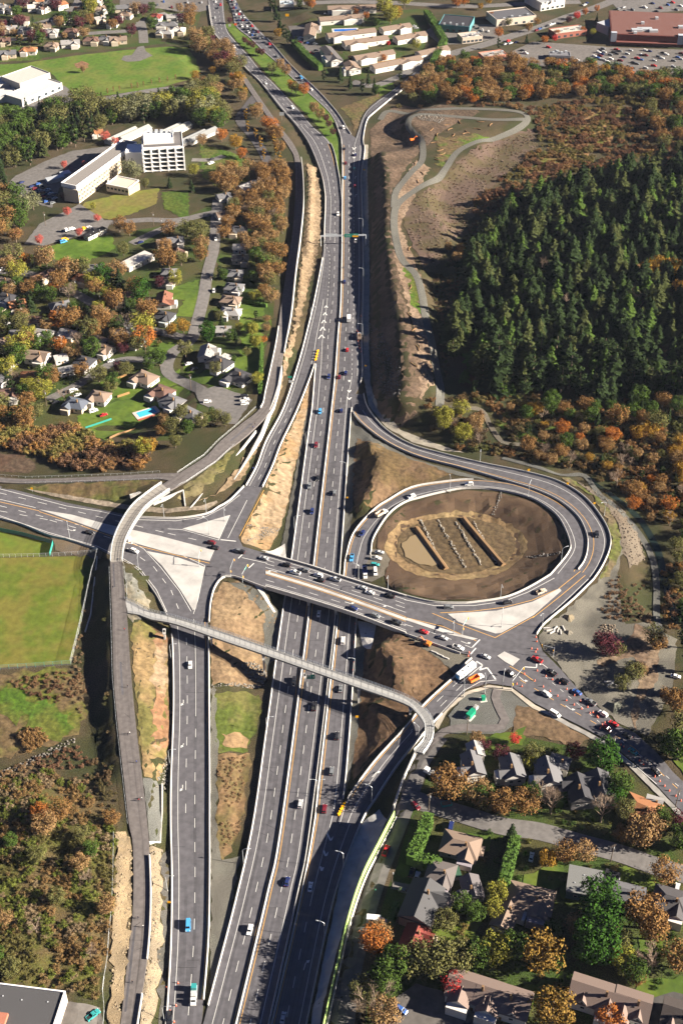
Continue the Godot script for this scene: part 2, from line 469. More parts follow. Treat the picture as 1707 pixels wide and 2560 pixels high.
func make_terrain() -> void:
	TH.resize(NX * NZ)
	TW.resize(NX * NZ)
	for iz in NZ:
		for ix in NX:
			var k := iz * NX + ix
			TW[k] = 2e-6
			TH[k] = 2e-6 * base_height(TX0 + ix * TS, TZ0 - iz * TS)
	# edges of the roads carry the ground with them, except where a wall stands
	var walled := {"ramp_se": "r"}
	for key in R:
		var r: Dictionary = R[key]
		for i in range(0, r.line.size(), 2):
			var a := edge(r, i, 0.0)
			var b := edge(r, i, 1.0)
			var d := (b - a).normalized() * 1.6
			var side: String = walled.get(key, "")
			var drop := Vector3(0, 0.35, 0)
			if side != "l":
				splat(a - d - drop)
			var t: float = r.line[i][9]
			if (side != "r" or i < 30) and not (key == "trail_nw" and t > 8.6 and t < 12.6):
				splat(b + d - drop)
	for poly in [JW, JE]:
		for i in poly.size():
			var a := P(poly[i][0], poly[i][1], JH - 0.4)
			var b := P(poly[(i + 1) % poly.size()][0], poly[(i + 1) % poly.size()][1], JH - 0.4)
			if a.x > -20.0 and a.x < 40.0 and poly == JW:
				continue
			for k in maxi(1, int(a.distance_to(b) / 9.0)):
				splat(a.lerp(b, k / maxf(1.0, int(a.distance_to(b) / 9.0))))
	ctl([[745,330],[790,420],[798,500],[796,590],[772,690],[748,800]], -2.0)
	ctl([[768,410],[770,500],[760,600],[746,706],[733,821],[714,880]], 5.0)
	ctl([[725,420],[715,560],[690,720],[665,850]], 2.0)
	ctl([[760,1020],[715,1150],[680,1250],[655,1340]], 1.2)
	ctl([[768,1000],[752,1100],[735,1200],[718,1300],[705,1390]], -1.2, 1.5)
	for q in [[697,955,1.0],[692,1022,2.2],[676,1060,3.4],[660,1096,4.4],[626,1150,5.8],[594,1200,6.8]]:
		ctl([[q[0], q[1]]], q[2], 2.5)
	ctl([[420,1245],[470,1255],[520,1250]], 7.0)
	ctl([[60,1225],[200,1238],[300,1258]], 6.6)
	ctl([[20,1420],[180,1420]], 5.0)
	ctl([[20,1550],[170,1550]], 5.0)
	ctl([[20,1650],[150,1640]], 5.0)
	ctl([[20,1360],[100,1370]], 5.6)
	ctl([[240,1420],[232,1500],[228,1650],[238,1800],[255,1930]], 4.4, 1.5)
	ctl([[215,1500],[205,1650],[215,1800],[225,1900]], 4.6)
	ctl([[0,1700],[150,1700],[180,1850],[0,1850]], 5.2)
	ctl([[200,2080],[200,2250],[200,2400]], 11.0)
	ctl([[50,2050],[50,2250],[60,2400]], 12.5)
	ctl([[292,2080],[294,2200],[284,2330],[270,2430]], 9.5, 1.5)
	ctl([[50,2530],[180,2530]], 8.5)
	ctl([[365,1600],[378,1750],[392,1900]], 7.4)
	ctl([[398,2120],[400,2300],[392,2450]], 1.0)
	ctl([[560,1500],[610,1500]], 5.4)
	ctl([[560,1620],[600,1640]], 2.6)
	ctl([[560,1750],[560,1900],[548,2050]], 1.8)
	ctl([[690,1560],[655,1750],[632,1870],[605,2060],[572,2200]], -1.0, 1.5)
	ctl([[640,1500],[655,1520]], 3.4)
	ctl([[950,1610],[985,1650],[1000,1690]], 9.0)
	ctl([[930,1760],[960,1790]], 5.0)
	ctl([[900,1640],[897,1720],[888,1800],[876,1900]], 0.0, 1.5)
	ctl([[905,1560],[915,1600]], 1.5)
	ctl([[1085,1860],[1045,1910],[1010,1990],[965,2110],[925,2220],[880,2350],[845,2500],[838,2620]], 6.5, 3.0)
	ctl([[958,2040],[915,2120],[872,2230],[842,2330],[808,2450],[788,2560]], 0.4, 3.0)
	for q in [[1050,2000],[1200,1950],[1400,2000],[1600,2100],[1100,2200],[1300,2300],[1500,2400],[1650,2500],[1000,2450],[1200,2540],[1300,2100],[1500,2200],[1450,1950],[1690,2250],[1000,2300],[1400,2540]]:
		ctl([q], 6.5)
	ctl([[1130,1790],[1200,1760],[1260,1790],[1350,1830],[1450,1880]], 6.5)
	ctl([[1420,1620],[1500,1700],[1600,1760],[1480,1560],[1650,1650],[1660,1800]], 6.2)
	ctl([[1545,1330],[1530,1430],[1470,1550]], 5.4)
	ctl([[1590,1300],[1630,1400],[1650,1500],[1500,1200],[1400,1180]], 1.6)
	ctl([[1150,1110],[1300,1135],[1450,1160],[1600,1150],[1650,1000],[1690,1300]], 1.6)
	for f in [0.0, 0.35, 0.7, 1.0]:
		for k in 20:
			var t := TAU * k / 20.0
			ctl([[1140 + 145 * f * cos(t), 1364 + 70 * f * sin(t)]], -1.2, 1.5)
	ctl([[940,1380],[945,1430]], 0.8)
	ctl([[918,1108],[948,1150],[932,1200],[910,1250]], 7.0, 3.0)
	ctl([[970,1145],[1000,1180],[1060,1180]], 4.6)
	ctl([[888,1105],[893,1160],[890,1210],[882,1290]], -0.3, 3.0)
	for k in 14:
		var t := -1.75 + 3.5 * k / 13.0
		ctl([[1140 + 190 * cos(t), 1364 + 92 * sin(t)]], 0.8, 1.5)
		ctl([[1140 + 232 * cos(t), 1364 + 112 * sin(t)]], 3.4, 1.5)
	ctl([[948,380],[962,430],[964,520],[960,580],[977,680],[992,760],[1007,860],[1014,930],[1005,990]], 12.0, 2.5)
	ctl([[937,400],[940,460],[941,560],[948,680],[955,760],[962,860],[970,930],[968,980]], 6.0, 2.0)
	ctl([[923,420],[923,560],[920,700],[920,850],[932,970]], -0.2, 2.0)
	ctl([[1000,450],[1000,600],[1040,700],[1060,850],[1065,960]], 10.5)
	ctl([[1100,700],[1120,850],[1110,980]], 4.0)
	ctl([[1050,300],[1150,290],[1250,290],[1080,400],[1150,360]], 9.0)
	ctl([[1350,350],[1260,430],[1160,520]], 3.0)
	for q in [[1300,700],[1600,600],[1500,850],[1650,850],[1400,500]]:
		ctl([q], 3.5)
	for q in [[600,240],[660,170],[720,230],[800,260]]:
		ctl([q], 0.0)
	for k in NX * NZ:
		TH[k] = TH[k] / TW[k]
	# the ground keeps under the pavements
	for key in R:
		var r: Dictionary = R[key]
		for i in r.line.size():
			var a := edge(r, i, 0.0)
			var b := edge(r, i, 1.0)
			var n := maxi(2, int(a.distance_to(b) / 3.0))
			for k in n + 1:
				var p := a.lerp(b, float(k) / n)
				carve(p.x, p.z, p.y - 0.45, 3.2)
	for poly in [JW, JE]:
		var flat := PackedVector2Array()
		for q in poly:
			var p := P(q[0], q[1], JH)
			flat.append(Vector2(p.x, p.z))
		var box := Rect2(flat[0], Vector2.ZERO)
		for q in flat:
			box = box.expand(q)
		box = box.grow(4.0)
		for iz in range(int((TZ0 - box.end.y) / TS), int((TZ0 - box.position.y) / TS) + 1):
			for ix in range(int((box.position.x - TX0) / TS), int((box.end.x - TX0) / TS) + 1):
				if ix < 0 or iz < 0 or ix >= NX or iz >= NZ:
					continue
				if Geometry2D.is_point_in_polygon(Vector2(TX0 + ix * TS, TZ0 - iz * TS), flat):
					TH[iz * NX + ix] = minf(TH[iz * NX + ix], JH - 0.5)
	# one sheet out to the horizon
	var v := PackedVector3Array()
	var nn := PackedVector3Array()
	var cc := PackedColorArray()
	var ids := PackedInt32Array()
	for iz in NZ:
		for ix in NX:
			var k := iz * NX + ix
			var x := TX0 + ix * TS
			var z := TZ0 - iz * TS
			v.append(Vector3(x, TH[k], z))
			var dx := TH[iz * NX + mini(ix + 1, NX - 1)] - TH[iz * NX + maxi(ix - 1, 0)]
			var dz := TH[maxi(iz - 1, 0) * NX + ix] - TH[mini(iz + 1, NZ - 1) * NX + ix]
			nn.append(Vector3(-dx, 2 * TS, -dz).normalized())
			var t := smoothstep(-0.35, 0.35, noise.get_noise_2d(x, z) + 0.5 * noise2.get_noise_2d(x, z))
			var g := Color(0.07, 0.075, 0.028).lerp(Color(0.13, 0.1, 0.055), t)
			cc.append(g)
			if ix + 1 < NX and iz + 1 < NZ:
				for q in [k, k + NX, k + NX + 1, k, k + NX + 1, k + 1]:
					ids.append(q)
	var a := []
	a.resize(Mesh.ARRAY_MAX)
	a[Mesh.ARRAY_VERTEX] = v
	a[Mesh.ARRAY_NORMAL] = nn
	a[Mesh.ARRAY_COLOR] = cc
	a[Mesh.ARRAY_INDEX] = ids
	var am := ArrayMesh.new()
	am.add_surface_from_arrays(Mesh.PRIMITIVE_TRIANGLES, a)
	struct("ground", am, M["terrain"])
	var far := MB.new()
	far.up(Vector3(-9000, -6, 3000), Vector3(9000, -6, 3000), Vector3(9000, -6, -11000), Vector3(-9000, -6, -11000), Color(0.13, 0.11, 0.055))
	struct("terrain", far.mesh(), M["terrain"])

# ------------------------------------------------------------------ draped sheets
func world_poly(pts: Array, h = null) -> PackedVector2Array:
	var out := PackedVector2Array()
	for q in pts:
		var p: Vector3 = G(q[0], q[1]) if h == null else P(q[0], q[1], h)
		out.append(Vector2(p.x, p.z))
	return out

func sheet_mesh(flat: PackedVector2Array, c1: Color, c2: Color, lift: float, fray: float = 0.0, level = null) -> ArrayMesh:
	var rim := PackedVector2Array()
	var area := 0.0
	for i in flat.size():
		var a := flat[i]
		var b := flat[(i + 1) % flat.size()]
		area += a.x * b.y - b.x * a.y
	area = absf(area) * 0.5
	var step := clampf(sqrt(area / 500.0), 2.5, 9.0)
	for i in flat.size():
		var a := flat[i]
		var b := flat[(i + 1) % flat.size()]
		var n := maxi(1, int(a.distance_to(b) / step))
		for k in n:
			var p := a.lerp(b, float(k) / n)
			if fray > 0.0:
				p += Vector2(noise2.get_noise_2d(p.x * 2.0, p.y * 2.0), noise2.get_noise_2d(p.y * 2.0 + 77.0, p.x * 2.0)) * fray * 2.0
			rim.append(p)
	var mb := MB.new()
	var pts := rim.duplicate()
	var box := Rect2(rim[0], Vector2.ZERO)
	for p in rim:
		box = box.expand(p)
	var inner := step
	var y := box.position.y + inner * 0.5
	while y < box.end.y:
		var x := box.position.x + inner * 0.5
		while x < box.end.x:
			var p := Vector2(x + 0.3 * inner * sin(y * 1.7), y + 0.3 * inner * sin(x * 2.3))
			if Geometry2D.is_point_in_polygon(p, rim):
				pts.append(p)
			x += inner
		y += inner
	var tris := Geometry2D.triangulate_delaunay(pts)
	for k in range(0, tris.size(), 3):
		var mid := (pts[tris[k]] + pts[tris[k + 1]] + pts[tris[k + 2]]) / 3.0
		if not Geometry2D.is_point_in_polygon(mid, rim):
			continue
		var w := []
		for j in 3:
			var p := pts[tris[k + j]]
			w.append(Vector3(p.x, (th(p.x, p.y) if level == null else level) + lift, p.y))
		mb.upt(w[0], w[1], w[2])
		var s := mb.c.size()
		for j in 3:
			var p := mb.v[s - 3 + j]
			var t := smoothstep(-0.3, 0.3, noise.get_noise_2d(p.x * 1.5, p.z * 1.5) + 0.6 * noise2.get_noise_2d(p.x, p.z))
			mb.c[s - 3 + j] = c1.lerp(c2, t)
	return mb.mesh()

func patch(called: String, pts: Array, c1: Color, c2: Color, material: String = "patch", lift: float = 0.12, fray: float = 1.2) -> MeshInstance3D:
	return struct(called, sheet_mesh(world_poly(pts), c1, c2, lift, fray), M[material])

func path_mesh(pts: Array, width: float, lift: float, level = null, c := Color.WHITE) -> ArrayMesh:
	var q := []
	for p in pts:
		var w: Vector3 = G(p[0], p[1]) if level == null else P(p[0], p[1], level)
		q.append(PackedFloat32Array([w.x, w.y, w.z]))
	var s := smooth_line(q, 3.5)
	var mb := MB.new()
	var prev := []
	for i in s.size():
		var a := Vector3(s[maxi(i - 1, 0)][0], 0, s[maxi(i - 1, 0)][2])
		var b := Vector3(s[mini(i + 1, s.size() - 1)][0], 0, s[mini(i + 1, s.size() - 1)][2])
		var d := (b - a).normalized()
		var side := Vector3(-d.z, 0, d.x) * width * 0.5
		var row := []
		for k in 4:
			var p := Vector3(s[i][0], 0, s[i][2]) + side * (k / 1.5 - 1.0)
			p.y = (th(p.x, p.z) if level == null else level) + lift
			row.append(p)
		if i > 0:
			for k in 3:
				var t := 1.0 + 0.12 * noise2.get_noise_2d(row[k].x, row[k].z)
				mb.up(prev[k], prev[k + 1], row[k + 1], row[k], Color(c.r * t, c.g * t, c.b * t))
		prev = row
	return mb.mesh()

func path(called: String, pts: Array, width: float, material: String, lift: float = 0.2, c := Color.WHITE) -> MeshInstance3D:
	return struct(called, path_mesh(pts, width, lift, null, c), M[material])

# ------------------------------------------------------------------ pavements and paint
func make_roads() -> void:
	for key in R:
		var r: Dictionary = R[key]
		var mb := MB.new()
		var cols := 12
		for i in range(r.line.size() - 1):
			for c in cols:
				var f0 := float(c) / cols
				var f1 := float(c + 1) / cols
				var p := edge(r, i, f0)
				var t := 0.97 + 0.34 * noise2.get_noise_2d(c * 37.0 + p.z * 0.02, p.x * 0.08) + 0.22 * noise.get_noise_2d(p.x * 3.0 + 9.0 * c, p.z * 0.6) + (-0.05 if c % 3 == 1 else 0.02)
				mb.up(p, edge(r, i, f1), edge(r, i + 1, f1), edge(r, i + 1, f0), Color(t, t, t))
			for f in [0.0, 1.0]:
				var a := edge(r, i, f)
				var b := edge(r, i + 1, f)
				mb.out(a, b, b - Vector3(0, 0.9, 0), a - Vector3(0, 0.9, 0), edge(r, i, 0.5), Color(1, 1, 1))
		var road := struct(r.name, mb.mesh(), M[r.get("mat", "asphalt")])
		var tar := MB.new()
		var worn := MB.new()
		var n: int = r.line.size()
		for k in int(n / 9.0):
			var i := rng.randi() % (n - 1)
			var f := rng.randf_range(0.03, 0.5)
			var e := rng.randf_range(f + 0.2, 0.97)
			stripe(tar, edge(r, i, f, 0.02), edge(r, mini(i + rng.randi() % 2, n - 1), e, 0.02), 0.12)
			var j := mini(i + 3 + rng.randi() % 12, n - 1)
			for c in range(i, j):
				if k % 4 == 0:
					worn.up(edge(r, c, f, 0.012), edge(r, c, f + 0.12, 0.012), edge(r, c + 1, f + 0.12, 0.012), edge(r, c + 1, f, 0.012), Color(1, 1, 1) * (0.78 if k % 8 == 0 else 1.2))
		if n > 30:
			part("crack_seal", tar.mesh(), M["tyre"], road).set_meta("kind", "stuff")
			part("asphalt_patch", worn.mesh(), M["asphalt"], road).set_meta("kind", "stuff")
		for l in r.lines:
			line_part(road, r, l)
	for j in [[JW, "junction"], [JE, "junction"]]:
		var o := struct(j[1], sheet_mesh(world_poly(j[0], JH), Color(1.05, 1.05, 1.05), Color(0.92, 0.92, 0.92), 0.0, 0.0, JH), M["asphalt"])
		if j[0] == JW:
			paint_west(o)
			paint_extra(o)
		else:
			paint_east(o)

func line_part(road: Node, r: Dictionary, l: Array) -> void:
	var mb := MB.new()
	var lift := 0.035
	var wide := 0.2
	var on := {"S": 1e9, "D": 4.8, "T": 2.2}
	var cycle := {"S": 1e9, "D": 12.0, "T": 5.6}
	var run := 0.0
	for i in range(r.line.size() - 1):
		var ta: float = r.line[i][9]
		var tb: float = r.line[i + 1][9]
		if tb <= l[2] + 0.001 or ta >= l[3] - 0.001:
			continue
		var fa := lerpf(l[4], l[5], clampf((ta - l[2]) / (l[3] - l[2]), 0, 1))
		var fb := lerpf(l[4], l[5], clampf((tb - l[2]) / (l[3] - l[2]), 0, 1))
		var a := edge(r, i, fa, lift)
		var b := edge(r, i + 1, fb, lift)
		var len := a.distance_to(b)
		var s := 0.0
		while s < len:
			var ph := fmod(run + s, cycle[l[0]])
			var e := len
			if ph < on[l[0]]:
				e = minf(len, s + on[l[0]] - ph)
				stripe(mb, a.lerp(b, s / len), a.lerp(b, e / len), wide)
			else:
				e = minf(len, s + cycle[l[0]] - ph)
			s = e + 0.0001
		run += len
	if mb.v.size() == 0:
		return
	var o := part("edge_line" if l[0] == "S" else "lane_line", mb.mesh(), M["yellow_line" if l[1] == "y" else "white_line"], road)
	if l[0] != "S":
		o.set_meta("kind", "stuff")

func stripe(mb: MB, a: Vector3, b: Vector3, wide: float) -> void:
	var d := (b - a).normalized()
	var side := Vector3(-d.z, 0, d.x) * wide * 0.5
	mb.up(a - side, a + side, b + side, b - side)

func painted(parent: Node, called: String, pts: Array, wide: float, yellow: bool = false, h: float = JH, dash: float = 0.0) -> void:
	var mb := MB.new()
	for i in range(pts.size() - 1):
		var a := P(pts[i][0], pts[i][1], h + 0.035)
		var b := P(pts[i + 1][0], pts[i + 1][1], h + 0.035)
		if dash <= 0.0:
			stripe(mb, a, b, wide)
		else:
			var s := 0.0
			var len := a.distance_to(b)
			while s < len:
				stripe(mb, a.lerp(b, s / len), a.lerp(b, minf(1.0, (s + dash) / len)), wide)
				s += dash * 2.6
	part(called, mb.mesh(), M["yellow_line" if yellow else "white_line"], parent)

func chevron(o: Node, a: Array, b: Array, c: Array, h: float = 0.06) -> void:
	painted(o, "chevron", [a, b, c], 0.7, false, h)

func arrow(o: Node, px: float, py: float, hx: float, hy: float, h: float, turn: float = 0.0) -> void:
	var at := P(px, py, h + 0.05)
	var b := Basis(Vector3.UP, heading(px, py, hx, hy, h))
	var e := at + b * Vector3(1.2, 0, 0)
	var d := b * Vector3(1, 0, 0).rotated(Vector3.UP, turn)
	var s := Vector3(-d.z, 0, d.x)
	var mb := MB.new()
	stripe(mb, at - b * Vector3(1.8, 0, 0), e, 0.3)
	stripe(mb, e, e + d * 0.8, 0.3)
	mb.upt(e + d * 0.8 + s * 0.7, e + d * 0.8 - s * 0.7, e + d * 2.2)
	part("arrow", mb.mesh(), M["white_line"], o)

func paint_extra(o: Node) -> void:
	for q in [[[812,769],[815.5,764],[819,769]],[[808,788],[813,781],[817,788]],[[804,808],[810,800],[815,807]],[[800,827],[807,817],[813,826]],[[796,847],[804,837],[811,845]],[[881,368],[884,374],[890,368]],[[882,381],[884,386],[889,381]],[[883,392],[884,396],[888,392]],[[871,950],[873,955],[875,950]],[[869,975],[872.6,981],[877,975]],[[868,993],[872.6,999],[878,993]],[[818,2084],[826,2101],[838,2088]],[[809,2126],[814,2140],[822,2130]],[[801,2166],[804,2177],[808,2168]]]:
		chevron(o, q[0], q[1], q[2])
	for q in [[459,1752,0,10,4.0],[459,1856,0,10,2.8],[457,1964,0,10,1.8],[936,1936,8,-9,3.2],[762,2415,3,-10,0.0],[887,445,.3,-10,0.0],[888,490,.3,-10,0.0]]:
		arrow(o, q[0], q[1], q[2], q[3], q[4], -0.6)
	for q in [[176,1325,10,3],[320,1357,10,3.4],[685,1428,-10,-2.9],[870,1507,10,3.2],[973,1516,-10,-3.4],[1160,1606,10,4],[1303,1697,8,7],[1420,1769,8,6],[1360,1664,-8,-6],[500,1297,10,-3]]:
		arrow(o, q[0], q[1], q[2], q[3], JH + 0.03, 0.7)

func paint_west(o: Node) -> void:
	painted(o, "edge_line", [[0,1222],[76,1241],[168,1265],[250,1278],[344,1299],[440,1302],[516,1291],[560,1268],[600,1237]], 0.25)
	painted(o, "lane_line", [[0,1232],[100,1256],[240,1290],[420,1333],[510,1354]], 0.25, false, JH, 4.5)
	painted(o, "lane_line", [[0,1248],[90,1269]], 0.25)
	painted(o, "edge_line", [[-20,1250],[60,1268],[99,1277]], 0.25, true)
	painted(o, "edge_line", [[99,1279],[190,1309],[344,1364],[524,1408]], 0.25, true)
	painted(o, "lane_line", [[0,1277],[125,1300],[260,1340],[320,1358]], 0.25, false, JH, 4.5)
	painted(o, "lane_line", [[0,1264],[90,1287],[240,1322],[300,1345]], 0.25, false, JH, 4.5)
	painted(o, "edge_line", [[0,1289],[122,1331],[245,1366],[308,1396],[350,1421],[392,1475],[418,1530]], 0.25)
	painted(o, "lane_line", [[318,1370],[385,1417],[428,1475],[450,1530]], 0.25, false, JH, 4.0)
	painted(o, "edge_line", [[320,1350],[360,1372],[402,1418],[448,1476],[478,1528]], 0.25)
	painted(o, "edge_line", [[330,1352],[420,1372],[513,1414],[495,1500],[484,1535]], 0.25)
	painted(o, "edge_line", [[420,1322],[457,1324],[547,1350],[575,1288]], 0.25)
	painted(o, "edge_line", [[618,1250],[570,1345]], 0.25)
	painted(o, "stop_line", [[552,1349],[590,1353]], 0.55)
	painted(o, "edge_line", [[660,1225],[600,1340]], 0.25, true)
	painted(o, "stop_line", [[500,1384],[520,1397]], 0.55)
	painted(o, "stop_line", [[606,1386],[596,1396]], 0.55)
	painted(o, "stop_line", [[635,1408],[622,1420]], 0.55)
	painted(o, "lane_line", [[605,1394],[668,1408]], 0.25)

func paint_east(o: Node) -> void:
	painted(o, "edge_line", [[1010,1499],[1086,1514],[1183,1514],[1260,1503],[1317,1481],[1385,1445]], 0.25)
	painted(o, "edge_line", [[1100,1532],[1180,1528],[1260,1518],[1330,1500],[1395,1472],[1450,1428]], 0.25, true)
	painted(o, "edge_line", [[1330,1545],[1400,1490],[1462,1438]], 0.25, true)
	painted(o, "edge_line", [[1376,1535],[1425,1490],[1470,1447]], 0.25)
	painted(o, "edge_line", [[1080,1533],[1145,1560],[1237,1594],[1290,1565],[1335,1540]], 0.25, true)
	painted(o, "lane_line", [[1010,1560],[1107,1590],[1180,1620]], 0.25, false, JH, 4.5)
	painted(o, "edge_line", [[1010,1543],[1107,1566],[1190,1602]], 0.25, true)
	painted(o, "stop_line", [[1199,1599],[1180,1618]], 0.6)
	painted(o, "stop_line", [[1189,1620],[1176,1635]], 0.6)
	painted(o, "stop_line", [[1190,1653],[1205,1662],[1198,1675],[1217,1669],[1238,1698]], 0.7)
	painted(o, "lane_line", [[1205,1662],[1150,1708]], 0.25)
	painted(o, "edge_line", [[1240,1700],[1200,1704],[1160,1726]], 0.25)
	painted(o, "edge_line", [[1273,1665],[1310,1685],[1336,1704]], 0.25, true)
	painted(o, "lane_line", [[1300,1700],[1400,1760],[1500,1815],[1585,1870],[1707,1985]], 0.2, true, JH, 3.0)
	painted(o, "lane_line", [[1360,1690],[1450,1765],[1550,1850],[1640,1920],[1707,1975]], 0.2, false, JH, 2.0)
	painted(o, "edge_line", [[1640,1960],[1600,1925],[1530,1868]], 0.25)
	painted(o, "stop_line", [[1310,1667],[1340,1669],[1341,1658]], 0.5)

# ------------------------------------------------------------------ grounds
func make_patches() -> void:
	var lawn1 := Color(0.065, 0.12, 0.014)
	var lawn2 := Color(0.1, 0.14, 0.022)
	var dry1 := Color(0.15, 0.15, 0.03)
	var dry2 := Color(0.17, 0.145, 0.045)
	var sand1 := Color(0.35, 0.26, 0.165)
	var sand2 := Color(0.27, 0.195, 0.12)
	var dirt1 := Color(0.2, 0.14, 0.095)
	var dirt2 := Color(0.12, 0.083, 0.056)
	var clay := Color(0.28, 0.155, 0.085)
	var grit1 := Color(0.235, 0.235, 0.205)
	var grit2 := Color(0.19, 0.185, 0.16)
	var bark1 := Color(0.125, 0.075, 0.05)
	var rough1 := Color(0.12, 0.13, 0.035)
	var rough2 := Color(0.17, 0.12, 0.06)
	for q in [[[-60,20],[510,10],[480,110],[300,120],[60,150],[-60,150]], [[-60,620],[120,640],[280,590],[420,560],[560,500],[690,480],[720,560],[690,740],[650,960],[560,1040],[430,1100],[260,1110],[60,1060],[-60,1060]], [[1110,1860],[1300,1840],[1500,1880],[1740,2080],[1760,2600],[900,2600],[960,2250],[1040,2000]], [[730,60],[1070,20],[1060,150],[900,200],[820,190]]]:
		patch("garden_ground", q, Color(0.07, 0.12, 0.02), Color(0.12, 0.11, 0.04), "terrain", 0.08, 1.0)
	# playing fields
	patch("playing_field", [[-60,1395],[236,1388],[208,1540],[178,1660],[-60,1674]], Color(0.1, 0.135, 0.018), Color(0.15, 0.14, 0.03), "mown", 0.15, 0.2)
	patch("playing_field", [[-60,1322],[0,1328],[134,1360],[126,1391],[-60,1394]], Color(0.1, 0.16, 0.02), Color(0.13, 0.15, 0.025), "mown", 0.16, 0.2)
	patch("grass", [[-60,1690],[60,1680],[170,1668],[205,1700],[212,1780],[196,1830],[120,1865],[-60,1930]], Color(0.13, 0.15, 0.025), rough2, "patch", 0.12, 3.0)
	patch("grass", [[-60,1720],[20,1705],[60,1730],[60,1790],[-60,1800]], Color(0.085, 0.16, 0.018), Color(0.13, 0.16, 0.03), "patch", 0.22, 4.0)
	patch("grass", [[50,1770],[140,1750],[190,1830],[130,1850],[60,1830]], Color(0.09, 0.17, 0.02), Color(0.14, 0.16, 0.03), "patch", 0.23, 4.0)
	patch("grass", [[-60,165],[60,158],[200,138],[306,126],[471,119],[490,150],[501,180],[470,200],[400,220],[245,241],[195,245],[170,225],[140,195],[126,180],[60,190],[-60,215]], Color(0.075, 0.14, 0.018), Color(0.12, 0.15, 0.03), "mown", 0.15, 0.6)
	patch("grass", [[-60,262],[45,255],[130,262],[180,250],[200,268],[60,292],[-60,305]], lawn1, lawn2, "patch", 0.16)
	patch("grass", [[-60,115],[30,108],[75,118],[110,150],[-60,158]], lawn1, rough1, "patch", 0.13)
	patch("dirt_patch", [[186,160],[205,153],[224,158],[220,170],[195,170]], clay, clay, "patch", 0.24)
	patch("parking_lot", [[304,150],[310,140],[330,138],[345,118],[360,115],[365,128],[382,140],[350,153],[318,155]], Color(1.1,1.05,1.0), Color(0.9,0.9,0.9), "old_asphalt", 0.25, 0.3)
	path("gravel_road", [[196,250],[230,256],[300,240],[400,224],[460,222]], 9.0, "old_asphalt", 0.2, Color(1.3, 1.2, 1.05))
	patch("schoolyard", [[120,230],[150,208],[172,222],[196,250],[150,262],[60,285],[50,262]], Color(1.2,1.15,1.1), Color(1,1,1), "old_asphalt", 0.22, 0.4)
	# institute grounds
	patch("parking_lot", [[15,465],[40,440],[110,405],[180,378],[300,362],[320,372],[150,470],[130,520],[60,500]], Color(0.95,0.95,0.95), Color(0.8,0.8,0.8), "old_asphalt", 0.2, 0.4)
	patch("parking_lot", [[62,610],[100,560],[200,510],[275,560],[262,588],[190,592],[110,615]], Color(1.2,1.15,1.1), Color(1,1,1), "old_asphalt", 0.2, 0.4)
	patch("lawn", [[190,530],[215,505],[330,480],[400,470],[390,510],[290,550],[230,545]], Color(0.14, 0.15, 0.03), Color(0.16, 0.14, 0.04), "mown", 0.17)
	patch("lawn", [[100,622],[180,600],[280,590],[288,620],[215,660],[130,650]], lawn1, Color(0.1, 0.16, 0.02), "mown", 0.17)
	patch("lawn", [[405,480],[470,478],[475,560],[410,520]], lawn1, lawn2, "patch", 0.16)
	patch("lawn", [[500,360],[590,385],[630,405],[620,470],[560,480],[505,440]], lawn1, rough1, "patch", 0.16, 2.0)
	path("street", [[640,240],[620,265],[600,300],[635,345],[660,385],[672,415]], 8.0, "old_asphalt", 0.25, Color(0.55, 0.55, 0.6))
	path("street", [[215,560],[300,555],[370,550],[430,552],[480,545]], 7.0, "old_asphalt", 0.25)
	path("driveway", [[480,400],[530,400],[560,390]], 6.0, "old_asphalt", 0.24)
	# residential streets on the left
	path("street", [[545,500],[540,560],[535,620],[520,680],[510,740],[495,800],[478,850],[430,885],[420,930],[470,960],[520,985],[565,1000],[600,1000]], 8.0, "old_asphalt", 0.3)
	path("street", [[330,610],[380,585],[430,565],[480,545],[545,530]], 7.5, "old_asphalt", 0.28)
	path("street", [[478,850],[400,830],[330,815],[280,790],[200,740],[120,700],[40,680],[-40,680]], 7.5, "old_asphalt", 0.28)
	path("street", [[420,905],[360,900],[290,905],[200,960],[120,1000]], 6.5, "old_asphalt", 0.27)
	patch("cul_de_sac", [[490,985],[540,965],[600,985],[630,1000],[612,1030],[590,1062],[560,1060],[545,1030],[500,1010]], Color(1.15,1.1,1.05), Color(1,1,1), "old_asphalt", 0.33, 0.4)
	path("street", [[90,60],[140,45],[190,15],[200,-20]], 9.0, "old_asphalt", 0.2)
	path("street", [[-20,100],[60,98],[120,92],[250,82],[330,75],[365,50],[420,35]], 9.0, "old_asphalt", 0.2)
	path("street", [[352,55],[358,80],[360,108]], 9.0, "old_asphalt", 0.21)
	for q in [[[250,955],[330,940],[400,955],[430,930],[450,925],[440,960],[360,1000],[270,1000]], [[305,1000],[400,1005],[395,1030],[300,1090],[200,1070],[195,1040]], [[455,900],[500,935],[600,890],[655,860],[655,940],[620,960],[560,975],[470,955]], [[480,720],[530,715],[500,800],[440,790]], [[420,720],[500,700],[480,750],[420,750]], [[600,740],[660,745],[660,790],[600,800]], [[590,870],[640,850],[650,890],[610,910]], [[240,1050],[300,1040],[345,1075],[265,1100],[235,1090]], [[600,800],[680,800],[660,880],[600,860]], [[310,830],[360,815],[370,840],[330,860]], [[370,850],[440,860],[430,890],[380,890]]]:
		patch("lawn", q, Color(0.07, 0.115, 0.018), Color(0.1, 0.15, 0.02), "mown", 0.22)
	patch("lawn", [[380,980],[440,965],[480,965],[470,985],[420,1000]], Color(0.07, 0.115, 0.018), lawn2, "mown", 0.24)
